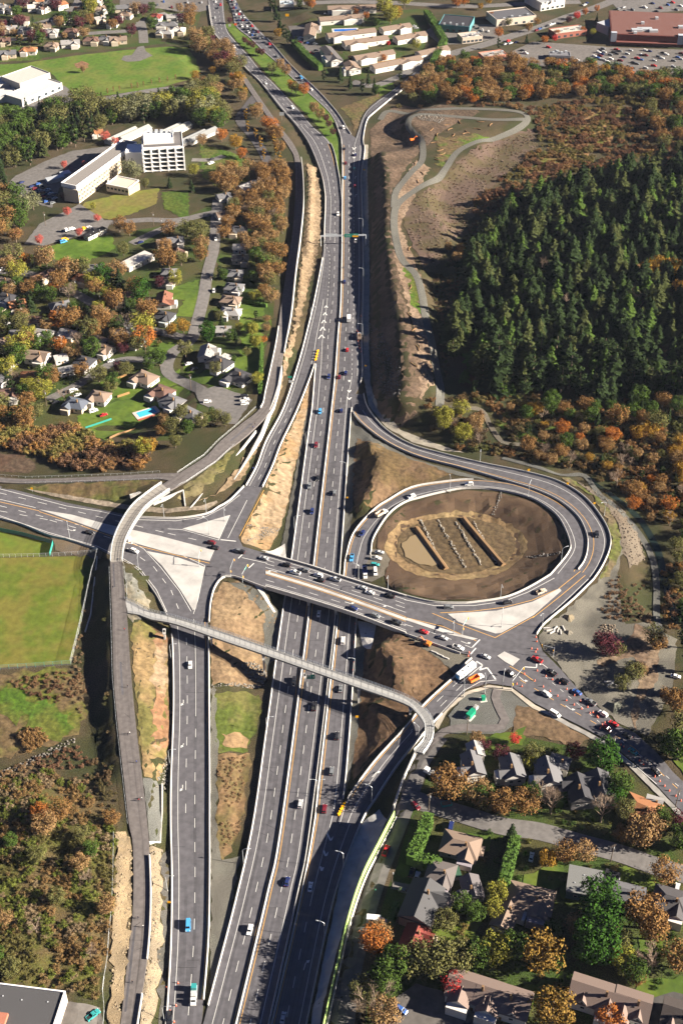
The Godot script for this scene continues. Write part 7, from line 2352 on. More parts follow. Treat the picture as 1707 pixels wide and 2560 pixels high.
		house(q[0], q[1], q[2], 11, 5.0, q[3], q[4], "gable", tan_ if q[0] != 828 else Color(0.14, 0.13, 0.13), white, q[5], 2.0)
	var pool := thing("swimming_pool", "turquoise garden pool with red and white paved surround", "pool", G(368, 1034), heading(368, 1034, 48, -15, 3.0))
	part("surround", box_mesh(Vector3(0, 0.3, 0), Vector3(15, 0.4, 9)), wall_mat(Color(0.6, 0.5, 0.45)), pool)
	part("deck_strip", box_mesh(Vector3(0, 0.32, 4.2), Vector3(15, 0.42, 1.4)), roof_mat(Color(0.45, 0.12, 0.08)), pool)
	part("water", box_mesh(Vector3(0, 0.52, -0.6), Vector3(11, 0.08, 5.4)), M["pool_water"], pool)
	var pool2 := thing("swimming_pool", "dark blue pool between the far row houses", "pool", G(863, 76), 0.1)
	part("surround", box_mesh(Vector3(0, 0.25, 0), Vector3(26, 0.3, 10)), M["pale_concrete"], pool2)
	part("water", box_mesh(Vector3(0, 0.42, 0), Vector3(22, 0.08, 6)), tint("pool_blue", 0.01, 0.1, 0.4, 0.1), pool2)
	# institute
	var ins := thing("institute_building", "white office block with long wing of tan window bays", "office building")
	var t := slab(ins, "wing", 199, 509, 345, 399, 13.0, -0.5, 11.0, wall_mat(Color(0.66, 0.57, 0.44)))
	grid_windows(ins, t, seg_len(199, 509, 345, 399), 3, 24, 2.6, 3.2, 1.3, 2.0)
	var fin := box_mesh(Vector3.ZERO, Vector3(0.4, 9.6, 0.5))
	for k in 25:
		var l := seg_len(199, 509, 345, 399)
		part("fin", fin, wall_mat(Color(0.6, 0.52, 0.4)), ins, t * Vector3(-l * 0.5 + l * k / 24.0, 5.6, 0.25), t.basis.get_euler().y)
	slab(ins, "wing_top", 197, 507, 347, 397, 13.6, 11.0, 13.4, M["bright_white"], M["bright_white"])
	slab(ins, "roof_sheet", 199, 505, 347, 397, 12.0, 13.4, 13.55, roof_mat(Color(0.3, 0.28, 0.26)))
	t = slab(ins, "tower", 362, 431, 463, 424, 30.0, -0.5, 19.0, M["bright_white"], M["bright_white"])
	grid_windows(ins, t, seg_len(362, 431, 463, 424), 5, 5, 2.6, 3.5, 4.6, 2.4)
	var fin2 := box_mesh(Vector3.ZERO, Vector3(1.0, 18.5, 1.2))
	for k in 6:
		var l := seg_len(362, 431, 463, 424)
		part("fin", fin2, M["bright_white"], ins, t * Vector3(-l * 0.5 + l * k / 5.0, 9.4, 0.5), t.basis.get_euler().y)
	var bal := box_mesh(Vector3.ZERO, Vector3(seg_len(362, 431, 463, 424), 0.5, 1.4))
	for k in 5:
		part("ledge", bal, M["bright_white"], ins, t * Vector3(0, 1.0 + k * 3.5, 0.5), t.basis.get_euler().y)
	slab(ins, "roof_sheet", 364, 427, 461, 420, 27.0, 19.0, 19.12, roof_mat(Color(0.16, 0.15, 0.15)))
	slab(ins, "penthouse", 366, 420, 440, 415, 14.0, 19.0, 23.0, M["bright_white"], M["bright_white"])
	for k in 6:
		var p := G(370 + k * 13, 408)
		part("roof_unit", box_mesh(Vector3(0, 1, 0), Vector3(2.5, 2.2, 3)), M["galvanised"], ins, Vector3(p.x, p.y + 23.0, p.z - 6.0), 0.1)
	slab(ins, "link", 318, 428, 366, 428, 16.0, -0.5, 15.0, M["bright_white"], M["bright_white"])
	t = slab(ins, "annex", 268, 478, 323, 490, 16.0, -0.5, 5.6, wall_mat(Color(0.6, 0.52, 0.4)), M["bright_white"])
	grid_windows(ins, t, seg_len(268, 478, 323, 490), 1, 6, 3.2, 3.0, 2.2, 1.6)
	slab(ins, "annex_side", 323, 490, 351, 474, 14.0, -0.5, 5.5, wall_mat(Color(0.5, 0.38, 0.26)))
	for q in [[130,455],[150,450],[165,440]]:
		var p := G(q[0], q[1])
		part("service_unit", box_mesh(Vector3(0, 1.6, 0), Vector3(8, 3.2, 6)), M["galvanised"], ins, p, 0.5)
	for q in [[305,345,"long pale greenhouse nearest the red maples"],[338,340,"long pale greenhouse beside the conifers behind the tower"],[418,335,"long pale greenhouse right behind the tower"],[440,332,"second long pale greenhouse right behind the tower"],[478,352,"low grey shed roof in the yard right of the tower"],[505,345,"long grey shed roof beside the brown garden tree"]]:
		house(q[0], q[1], 32, 8, 3.0, 10, -4.6, "gable", Color(0.42, 0.42, 0.38) if q[0] < 460 else Color(0.3, 0.31, 0.31), white, q[2], 2.0, true)
	house(243, 338, 10, 8, 3.2, 10, -1, "gable", terra, white, "small terracotta roofed house among the maples behind the institute", 1.8)
	house(240, 590, 18, 4.5, 3.2, 10, -5, "flat", Color(0.03, 0.03, 0.04), white, "white portable building with dark roof in the small lot", 0.4)
	# school
	var sch := thing("school_building", "pale flat roofed school beside the large green", "school")
	t = slab(sch, "hall", 58, 268, 158, 224, 20.0, -0.5, 6.0, M["white_wall"], M["roof_white"])
	grid_windows(sch, t, seg_len(58, 268, 158, 224), 1, 6, 2.6, 3.0, 3.4, 2.2)
	slab(sch, "gymnasium", 55, 240, 130, 212, 26.0, -0.5, 10.5, wall_mat(Color(0.5, 0.47, 0.43)), M["roof_white"])
	slab(sch, "west_wing", -30, 262, 45, 252, 18.0, -0.5, 5.0, M["white_wall"], M["roof_white"])
	slab(sch, "link", -30, 238, 50, 226, 20.0, -0.5, 7.0, M["white_wall"], M["roof_white"])
	# store and shops
	var st := thing("store_building", "huge flat red roofed store behind the packed car park", "store")
	t = slab(st, "hall", 1524, 111, 1790, 122, 66.0, -0.5, 10.0, roof_mat(Color(0.24, 0.075, 0.06)))
	slab(st, "roof_sheet", 1526, 110, 1790, 121, 65.0, 10.0, 10.2, roof_mat(Color(0.2, 0.095, 0.08)))
	slab(st, "entrance_block", 1524, 112, 1538, 112.5, 4.0, 3.0, 11.5, wall_mat(Color(0.42, 0.46, 0.52)))
	slab(st, "entrance_block", 1690, 119, 1760, 122, 5.0, 3.0, 11.5, wall_mat(Color(0.42, 0.46, 0.52)))
	slab(st, "canopy", 1538, 116, 1690, 121, 6.0, 3.6, 4.0, roof_mat(Color(0.2, 0.07, 0.06)))
	for q in [[1590,78,10,5],[1610,76,14,6],[1632,80,8,4],[1586,84,3,3],[1700,70,5,4],[1605,60,3,3],[1640,48,3,3]]:
		var p := P(q[0], q[1], 13.0)
		part("roof_unit", box_mesh(Vector3(0, 1.0, 0), Vector3(q[2], 2.4, q[3])), M["galvanised"], st, p, 0.0)
	slab(st, "loading_block", 1518, 88, 1560, 76, 16.0, -0.5, 8.0, wall_mat(Color(0.4, 0.42, 0.45)))
	for q in [[1240,68,1338,56,26.0,6.5,Color(0.13,0.13,0.145),Color(0.55,0.48,0.4),"large dark flat roofed shop with cream walls"],[1095,78,1172,84,30.0,6.0,Color(0.05,0.05,0.06),Color(0.08,0.22,0.24),"dark flat roofed shop with teal edge behind the tall hedge"],[1155,110,1205,104,14.0,5.0,Color(0.6,0.55,0.5),Color(0.5,0.42,0.34),"small white canopy fuel stop with orange trim"],[1350,28,1410,18,30.0,8.0,Color(0.4,0.42,0.44),white,"pale metal roofed hall at the far street"],[1388,98,1465,88,16.0,4.5,Color(0.6,0.58,0.5),Color(0.3,0.11,0.08),"restaurant with white roof edge and red walls among autumn trees"],[1208,158,1266,150,13.0,5.0,Color(0.45,0.4,0.36),Color(0.5,0.22,0.16),"small pink walled building at the corner of the woods"],[1372,150,1424,152,10.0,4.0,Color(0.2,0.2,0.22),Color(0.3,0.3,0.32),"low grey kiosk building in the open lot"],[700,28,735,22,14.0,5.0,Color(0.5,0.6,0.66),white,"small pale blue roofed building at the far crossroads"]]:
		var b := thing("shop_building", q[8], "shop")
		var tt := slab(b, "block", q[0], q[1], q[2], q[3], q[4], -0.5, q[5], wall_mat(q[7]), wall_mat(q[7]))
		slab(b, "roof_sheet", q[0] + 1, q[1] - 0.6, q[2] - 1, q[3] - 0.6, q[4] - 1.5, q[5], q[5] + 0.15, roof_mat(q[6]))
		grid_windows(b, tt, seg_len(q[0], q[1], q[2], q[3]), 1, 5, 1.8, 3.0, 3.0, 2.0)
		for k in 4:
			var p := P(lerpf(q[0], q[2], 0.2 + 0.2 * k), lerpf(q[1], q[3], 0.2 + 0.2 * k) - 18 - 3 * (k % 2), q[5] + 3.4)
			part("roof_unit", box_mesh(Vector3(0, 0.7, 0), Vector3(2, 1.6, 2)), M["galvanised"], b, p)

# ------------------------------------------------------------------ trees and scrub
var crowns := {}
var trunk_mesh: ArrayMesh
var big_trunk: ArrayMesh
var scatter_count := {}
const HUES := {
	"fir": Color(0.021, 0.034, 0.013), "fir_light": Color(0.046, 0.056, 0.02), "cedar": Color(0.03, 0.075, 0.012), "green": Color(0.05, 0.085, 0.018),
	"olive": Color(0.11, 0.11, 0.04), "oak": Color(0.19, 0.108, 0.042), "tan": Color(0.22, 0.14, 0.065), "rust": Color(0.3, 0.11, 0.028), "gold": Color(0.25, 0.145, 0.026),
	"amber": Color(0.19, 0.12, 0.03), "lime": Color(0.2, 0.195, 0.035), "scarlet": Color(0.42, 0.045, 0.04), "pink": Color(0.42, 0.1, 0.08), "plum": Color(0.075, 0.022, 0.03), "bare": Color(0.22, 0.165, 0.125), "sage": Color(0.15, 0.155, 0.085)}
const SAY := {"fir": "dark green fir", "fir_light": "olive green fir", "cedar": "bright green cedar", "green": "dark green leafy tree", "olive": "olive green leafy tree", "oak": "brown leaved oak", "tan": "tan leaved oak", "rust": "rust orange maple", "gold": "golden yellow maple", "amber": "amber brown maple", "lime": "yellow green tree", "scarlet": "scarlet red maple", "pink": "pinkish red maple", "plum": "dark plum leaved tree", "bare": "bare grey branched tree", "sage": "pale sage green tree"}

func leaf_mat(hue: String) -> StandardMaterial3D:
	var key := "leaf_" + hue
	if not M.has(key):
		var c: Color = HUES[hue]
		var m := mat(key, c.r, c.g, c.b, 0.85, null, 1.0, true)
		m.metallic_specular = 0.1
		m.backlight_enabled = true
		m.backlight = lin(c.r * 0.35, c.g * 0.35, c.b * 0.3)
		m.cull_mode = BaseMaterial3D.CULL_DISABLED
	return M[key]

func leaf_quad(mb: MB, r: RandomNumberGenerator, p: Vector3, out: Vector3, s: float, shade: float) -> void:
	var n := (out + Vector3(r.randf_range(-1, 1), r.randf_range(-0.6, 1), r.randf_range(-1, 1)) * 0.75).normalized()
	var x := n.cross(Vector3(r.randf_range(-1, 1), 1.0, r.randf_range(-1, 1))).normalized() * s * r.randf_range(0.7, 1.3)
	var y := n.cross(x).normalized() * s * r.randf_range(0.5, 1.1)
	var c := Color(shade, shade * r.randf_range(0.9, 1.06), shade * r.randf_range(0.8, 1.1))
	mb.quad(p - x - y * 0.4, p + y, p + x * 0.8 + y * 0.2, p - y, c)

func round_crown(seed_no: int, lobes: int, per: int, leaf: float, wide: float, low: float, open: float) -> ArrayMesh:
	# height 1, foot at the origin
	var r := RandomNumberGenerator.new()
	r.seed = seed_no
	var mb := MB.new()
	for l in lobes:
		var t := TAU * l / lobes * 1.618 * 2.0
		var y := low + (0.9 - low) * (l + 0.5) / lobes
		var k := sin(PI * clampf((y - low * 0.6) / (1.12 - low * 0.6), 0.05, 1.0))
		var c := Vector3(cos(t) * wide * 0.62 * k, y, sin(t) * wide * 0.62 * k)
		var rad := wide * r.randf_range(0.38, 0.62) * (0.6 + 0.4 * k)
		for q in per:
			var d := Vector3(r.randfn(), r.randfn(), r.randfn()).normalized()
			var f := r.randf_range(open, 1.0)
			var p := c + d * rad * f * Vector3(1, 0.78, 1)
			if p.y < low * 0.55:
				continue
			leaf_quad(mb, r, p, d, leaf, r.randf_range(0.62, 1.25))
	return mb.mesh()

func fir_crown(seed_no: int, wide: float, ragged: float) -> ArrayMesh:
	var r := RandomNumberGenerator.new()
	r.seed = seed_no
	var mb := MB.new()
	var tiers := 20
	for k in tiers:
		var y := 0.14 + 0.84 * k / tiers
		var rad := wide * pow(1.02 - y, 0.75) * 1.15
		var n := 9 if k < 12 else 6
		var spin := r.randf() * TAU
		for j in n:
			if r.randf() < ragged * 0.3:
				continue
			var t := spin + TAU * j / n + r.randf_range(-0.3, 0.3)
			var len := rad * r.randf_range(1.0 - ragged, 1.12)
			var d := Vector3(cos(t), 0, sin(t))
			var s := Vector3(-d.z, 0, d.x)
			var sh := r.randf_range(0.65, 1.3)
			var a := Vector3(0, y + 0.035, 0)
			var tip := d * len + Vector3(0, y - len * r.randf_range(0.1, 0.4), 0)
			var m := d * len * 0.55 + Vector3(0, y + 0.005, 0)
			var w := len * 0.32
			mb.tri(a, m + s * w, tip, Color(sh, sh, sh))
			mb.tri(a, tip, m - s * w, Color(sh, sh, sh))
			for g in 3:
				leaf_quad(mb, r, a.lerp(tip, r.randf_range(0.35, 1.0)) + s * w * r.randf_range(-0.8, 0.8) + Vector3(0, r.randf_range(-0.012, 0.02), 0), Vector3(d.x, 0.8, d.z), 0.024, sh * r.randf_range(0.7, 1.35))
	mb.tri(Vector3(-0.012, 0.95, 0), Vector3(0, 1.02, 0), Vector3(0.012, 0.95, 0))
	return mb.mesh()

func twig(mb: MB, r: RandomNumberGenerator, a: Vector3, d: Vector3, len: float, w: float, depth: int) -> void:
	var b := a + d * len
	mb.tube(a, b, w, w * 0.6, 3, Color(1, 1, 1) * r.randf_range(0.8, 1.2))
	if depth == 0:
		return
	for k in 4 if depth > 1 else 5:
		var e := (d + Vector3(r.randf_range(-1, 1), r.randf_range(-0.25, 0.7), r.randf_range(-1, 1)) * 0.85).normalized()
		twig(mb, r, a.lerp(b, r.randf_range(0.55, 1.0)), e, len * r.randf_range(0.55, 0.75), w * 0.55, depth - 1)

func make_crowns() -> void:
	crowns["fir"] = [fir_crown(1, 0.21, 0.6), fir_crown(2, 0.25, 0.7), fir_crown(3, 0.19, 0.75), fir_crown(4, 0.26, 0.8), fir_crown(5, 0.28, 0.65)]
	for k in 4:
		crowns["fir"].append(round_crown(110 + k, 15, 60, 0.026, 0.17 + 0.03 * (k % 2), 0.16, 0.45))
	crowns["round"] = []
	for k in 6:
		crowns["round"].append(round_crown(20 + k, 12 + k, 130, 0.027, 0.42 + 0.04 * (k % 3), 0.3, 0.5))
	crowns["dense"] = []
	for k in 3:
		crowns["dense"].append(round_crown(40 + k, 14, 170, 0.025, 0.38, 0.16, 0.7))
	crowns["column"] = [round_crown(60, 12, 40, 0.035, 0.15, 0.1, 0.6), round_crown(61, 12, 40, 0.035, 0.19, 0.1, 0.6)]
	crowns["bare"] = []
	for k in 3:
		var mb := MB.new()
		var r := RandomNumberGenerator.new()
		r.seed = 70 + k
		for j in 5:
			twig(mb, r, Vector3(0, 0.25 + 0.05 * j, 0), Vector3(r.randf_range(-0.8, 0.8), 0.9, r.randf_range(-0.8, 0.8)).normalized(), 0.34, 0.016, 3)
		crowns["bare"].append(mb.mesh())
	var t := MB.new()
	t.tube(Vector3(0, -0.03, 0), Vector3(0.01, 0.3, 0), 0.022, 0.017, 6)
	t.tube(Vector3(0.01, 0.3, 0), Vector3(0, 0.95, 0), 0.017, 0.004, 5)
	trunk_mesh = t.mesh()
	t = MB.new()
	t.tube(Vector3(0, -0.03, 0), Vector3(0, 0.34, 0), 0.034, 0.024, 6)
	for k in 5:
		var a := TAU * k / 5.0
		t.tube(Vector3(0, 0.3, 0), Vector3(cos(a) * 0.2, 0.62 + 0.05 * (k % 2), sin(a) * 0.2), 0.016, 0.006, 4)
	big_trunk = t.mesh()

func tree_at(at: Vector3, hue: String, h: float, place: String, shape: String = "", wide: float = 1.0) -> void:
	if shape == "":
		shape = "fir" if hue.begins_with("fir") else ("bare" if hue == "bare" else ("dense" if hue in ["cedar", "green"] else "round"))
	var set: Array = crowns[shape]
	var called := "fir_tree" if shape == "fir" else ("poplar_tree" if shape == "column" else ("bare_tree" if shape == "bare" else ({"oak": "oak_tree", "tan": "oak_tree", "rust": "maple_tree", "gold": "maple_tree", "amber": "maple_tree", "scarlet": "maple_tree", "pink": "maple_tree", "plum": "plum_tree", "cedar": "cedar_tree", "green": "evergreen_tree"}.get(hue, "leafy_tree"))))
	var o := thing(called, "%s %s" % [SAY[hue], place], "tree", at, rng.randf() * TAU, "%s %s" % [SAY[hue], place])
	var k := rng.randi() % set.size()
	o.scale = Vector3(h * wide, h, h * wide)
	part("crown", set[k], leaf_mat(hue), o)
	part("trunk", trunk_mesh if shape in ["fir", "column"] else big_trunk, M["bark"], o)

func tree(px: float, py: float, hue: String, h: float, place: String, shape: String = "", wide: float = 1.0) -> void:
	var at := G(px, py)
	occupy(at, 2.5)
	tree_at(at, hue, h, place, shape, wide)

func inside_points(poly: Array, spacing: float, free: bool = true) -> Array:
	var flat := world_poly(poly)
	var box := Rect2(flat[0], Vector2.ZERO)
	for p in flat:
		box = box.expand(p)
	var out := []
	var z := box.end.y
	while z > box.position.y:
		var x := box.position.x
		while x < box.end.x:
			var p := Vector2(x + rng.randf_range(-0.45, 0.45) * spacing, z + rng.randf_range(-0.45, 0.45) * spacing)
			x += spacing
			if Geometry2D.is_point_in_polygon(p, flat):
				var w := Vector3(p.x, th(p.x, p.y), p.y)
				if not free or not occupied(w):
					out.append(w)
		z -= spacing
	return out

func wood(poly: Array, spacing: float, hues: Array, h0: float, h1: float, place: String, most: int = 300, shape: String = "") -> void:
	var pts := inside_points(poly, spacing)
	pts.sort_custom(func(a, b): return a.z > b.z)
	var rest := []
	for i in pts.size():
		var hue: String = hues[rng.randi() % hues.size()]
		var h := rng.randf_range(h0, h1)
		if shape == "fir":
			var gap := noise.get_noise_2d(pts[i].x * 2.2, pts[i].z * 2.2)
			if gap < -0.22:
				continue
			h *= 0.9 + 0.7 * gap
		if i < most:
			tree_at(pts[i], hue, h, place, shape, rng.randf_range(1.25, 1.95) if shape == "fir" else rng.randf_range(1.0, 1.35))
		else:
			rest.append([pts[i], hue, h])
	if rest.size() > 0:
		var mm := MultiMesh.new()
		mm.transform_format = MultiMesh.TRANSFORM_3D
		mm.use_colors = true
		mm.mesh = crowns["fir"][1]
		mm.instance_count = rest.size()
		for i in rest.size():
			var q: Array = rest[i]
			mm.set_instance_transform(i, Transform3D(Basis(Vector3.UP, rng.randf() * TAU).scaled(Vector3(1.6, 1, 1.6) * q[2]), q[0]))
			mm.set_instance_color(i, HUES[q[1]])
		var o := MultiMeshInstance3D.new()
		o.name = numbered("woodland")
		o.multimesh = mm
		o.material_override = M["leaf"]
		add_child(o)
		tag(o, "far part of the dense dark fir wood", "trees", "", "stuff")

func scrub(poly: Array, spacing: float, cols: Array, s0: float, s1: float, label: String, free: bool = true) -> void:
	if not crowns.has("bush"):
		crowns["bush"] = round_crown(90, 9, 75, 0.06, 0.66, 0.25, 0.4)
	var pts := inside_points(poly, spacing, free).filter(func(a): return noise.get_noise_2d(a.x * 2.4 + 500.0, a.z * 2.4) > -0.3)
	var mm := MultiMesh.new()
	mm.transform_format = MultiMesh.TRANSFORM_3D
	mm.use_colors = true
	mm.mesh = crowns["bush"]
	mm.instance_count = pts.size()
	for i in pts.size():
		var s := rng.randf_range(s0, s1)
		mm.set_instance_transform(i, Transform3D(Basis(Vector3.UP, rng.randf() * TAU).scaled(Vector3(s * 1.25, s, s * 1.25)), pts[i] - Vector3(0, s * 0.12, 0)))
		var t := noise.get_noise_2d(pts[i].x * 1.2, pts[i].z * 1.2) * 1.5 + rng.randf_range(-0.2, 0.2) + 0.5
		var k := clampf(t, 0.0, 0.999) * cols.size()
		var c: Color = cols[int(k)]
		var v := rng.randf_range(0.85, 1.12)
		mm.set_instance_color(i, Color(c.r * v, c.g * v, c.b * v))
	var o := MultiMeshInstance3D.new()
	o.name = numbered("undergrowth")
	o.multimesh = mm
	o.material_override = M["leaf"]
	add_child(o)
	tag(o, label, "shrubs", "", "stuff")

func hedge(pts: Array, wide: float, h: float, label: String, c: Color = Color(0.05, 0.1, 0.014)) -> void:
	var r := RandomNumberGenerator.new()
	r.seed = int(pts[0][0])
	var mb := MB.new()
	for i in range(pts.size() - 1):
		var a := G(pts[i][0], pts[i][1])
		var b := G(pts[i + 1][0], pts[i + 1][1])
		var d := b - a
		d.y = 0
		var s := Vector3(-d.z, 0, d.x).normalized()
		var n := int(d.length() * (wide + 2.0 * h) * 2.2)
		for k in n:
			var p := a.lerp(b, r.randf())
			var around := r.randf() * (wide + 2.0 * h)
			var o := Vector3.ZERO
			var out := Vector3.UP
			if around < wide:
				o = s * (around - wide * 0.5) + Vector3(0, h + 0.25 * sin(p.x * 1.7 + p.z), 0)
			elif around < wide + h:
				o = s * wide * 0.5 + Vector3(0, around - wide, 0)
				out = s
			else:
				o = -s * wide * 0.5 + Vector3(0, around - wide - h, 0)
				out = -s
			occupy(p, 3.0)
			leaf_quad(mb, r, p + o + Vector3(r.randf_range(-.3, .3), r.randf_range(-.3, .2), r.randf_range(-.3, .3)), out, 0.5, r.randf_range(0.6, 1.3))
		var core := Transform3D(Basis(Vector3.UP, atan2(-d.z, d.x)), (a + b) * 0.5)
		mb.box(core.origin + Vector3(0, h * 0.45, 0), Vector3(d.length() + wide * 0.5, h * 0.9, wide * 0.75), atan2(-d.z, d.x))
	var m := M.get("hedge_leaf", null)
	if m == null:
		m = mat("hedge_leaf", c.r, c.g, c.b, 0.85, null, 1.0, true)
	solo("hedge", mb.mesh(), m, label, "hedge")

func make_vegetation() -> void:
	make_crowns()
	# hedges of the lower right
	hedge([[1068,2060],[1052,2110],[1028,2160]], 5.0, 7.0, "tall thick clipped hedge beside the street below the noise wall")
	hedge([[1040,2165],[1095,2172]], 4.5, 6.0, "tall clipped hedge arm enclosing the tan bungalow")
	hedge([[1285,2115],[1270,2170],[1255,2230]], 4.5, 7.0, "long tall clipped hedge between shaded gardens")
	hedge([[1415,1965],[1398,2015]], 4.0, 5.0, "short clipped hedge between charcoal and grey houses")
	hedge([[1075,180],[1110,110],[1080,60],[1065,40]], 6.0, 6.0, "tall dark hedge beside the teal edged shop")
	hedge([[735,112],[770,150],[800,175]], 6.0, 5.0, "dark clipped hedge along the far carriageway")
	hedge([[600,752],[665,768]], 2.5, 3.0, "green hedge between garden lawns by the trail")
	hedge([[655,870],[650,985]], 2.0, 3.0, "thin dark hedge along the garden ends by the trail")
	hedge([[975,2320],[988,2270]], 3.0, 4.0, "small yellow green hedge in front of the charcoal gabled house")
	# single trees of the lower right
	var lr := "in the lower right gardens"
	for q in [[1120,1990,"oak",13,"beside the street corner skip"],[1250,2035,"oak",11,"on the side street among white houses"],[1310,2030,"oak",10,"on the side street among white houses"],[1210,2010,"green",9,"on the side street among white houses"],[1375,2035,"bare",11,"in front of the tall grey roofed house"],[1350,2010,"bare",9,"in front of the tall grey roofed house"],[1500,2055,"bare",11,"in front of the charcoal houses"],[1555,2045,"olive",9,"in front of the charcoal houses"],[1590,2110,"tan",12,"before the terracotta roof"],[1620,2100,"tan",11,"before the terracotta roof"],[1650,2060,"green",8,"beside the terracotta roof"],
		[1455,2150,"tan",8,"on the side street by the front lawn"],[1655,2205,"oak",10,"on the lawn near the side street end"],[1365,2165,"gold",7,"on the small lawn behind the hedge"],[1275,2110,"fir",11,"at the top of the long clipped hedge"],
		[1500,1925,"cedar",15,"standing alone by the eastern road"],[1530,2010,"cedar",9,"beside the charcoal house gable"],[1545,1985,"green",11,"behind the eastern road pavement"],[1690,1900,"green",15,"at the eastern road bend"],[1707,1860,"olive",14,"at the eastern road bend"],[1660,1880,"green",10,"at the eastern road bend"],
		[1490,2290,"cedar",17,"in the tall bright row behind the flat roof"],[1500,2330,"cedar",16,"in the tall bright row behind the flat roof"],[1480,2370,"cedar",17,"in the tall bright row behind the flat roof"],[1500,2400,"cedar",14,"in the tall bright row behind the flat roof"],[1465,2400,"cedar",14,"in the tall bright row behind the flat roof"],
		[1600,2320,"oak",15,"behind the charcoal hip roofed house"],[1625,2350,"oak",12,"behind the charcoal hip roofed house"],[1350,2425,"amber",15,"with broad crown above the town house lawn"],[1375,2565,"amber",15,"with broad crown between the town houses"],[1520,2570,"rust",9,"in front of the lower town houses"],
		[1130,2480,"scarlet",8,"in the shade beside the town house lot"],[935,2380,"rust",11,"beside the street by the red roofed house"],[945,2350,"tan",8,"beside the street by the red roofed house"],[960,2480,"green",12,"in the grove below the red roofed house"],[985,2440,"green",13,"in the grove below the red roofed house"],[1030,2430,"olive",12,"in the grove below the red roofed house"],[1080,2430,"olive",13,"in the grove below the red roofed house"],[1140,2420,"olive",12,"in the grove below the red roofed house"],[1190,2410,"green",11,"in the grove below the red roofed house"],[1235,2400,"lime",11,"in the grove below the red roofed house"],[1280,2390,"green",11,"in the grove below the red roofed house"],[930,2540,"bare",13,"at the lower street edge by the lot"],[960,2560,"tan",11,"at the lower street edge by the lot"],[905,2500,"olive",9,"at the lower street edge by the lot"],
		[1150,2280,"green",9,"in the back garden of the charcoal gabled house"],[1185,2300,"green",8,"in the back garden of the charcoal gabled house"],[1240,2250,"lime",8,"along the fence of the shaded gardens"],[1232,2290,"lime",7,"along the fence of the shaded gardens"],[1550,2420,"lime",9,"in the back gardens above the long town house"],[1580,2450,"green",10,"in the back gardens above the long town house"],[1625,2430,"bare",11,"in the back gardens above the long town house"],[1690,2420,"oak",11,"in the back gardens above the long town house"],[1540,2370,"olive",9,"in the back gardens above the long town house"],
		[1210,1880,"plum",6,"on the lawn behind the white end wall"],[1285,1860,"scarlet",5,"behind the dirt slope of the junction"],[1330,1900,"olive",8,"behind the small yellow bush"],[1325,1925,"lime",6,"behind the small yellow bush"],[1250,1900,"plum",7,"between the two grey gabled houses"],[1190,1862,"tan",6,"at the orange garden fence"],[1430,1900,"plum",8,"behind the wide green tree"],[1700,2080,"plum",9,"at the end of the eastern pavement"],[1697,2120,"green",11,"at the end of the side street"],
		[1515,1640,"plum",10,"on the gravel island of the eastern verge"],[1540,1640,"olive",7,"on the gravel island of the eastern verge"],[1500,1625,"plum",9,"on the gravel island of the eastern verge"],[1630,1610,"olive",9,"on the dirt loop east of the junction"],[1640,1625,"oak",8,"on the dirt loop east of the junction"],[1550,1725,"olive",7,"on the strip beside the dirt track"],[1580,1700,"olive",8,"on the strip beside the dirt track"],[1595,1690,"tan",6,"on the strip beside the dirt track"],[1690,1780,"oak",10,"beside the shaded gravel lot"],[1665,1760,"oak",8,"beside the shaded gravel lot"],[1707,1620,"fir",16,"shading the gravel lot from the right"],[1700,1560,"fir",15,"shading the gravel lot from the right"],[1720,1680,"fir",17,"shading the gravel lot from the right"],[1730,1740,"fir",16,"shading the gravel lot from the right"]]:
		tree(q[0], q[1], q[2], q[3] * 1.22, q[4], "", 1.08)
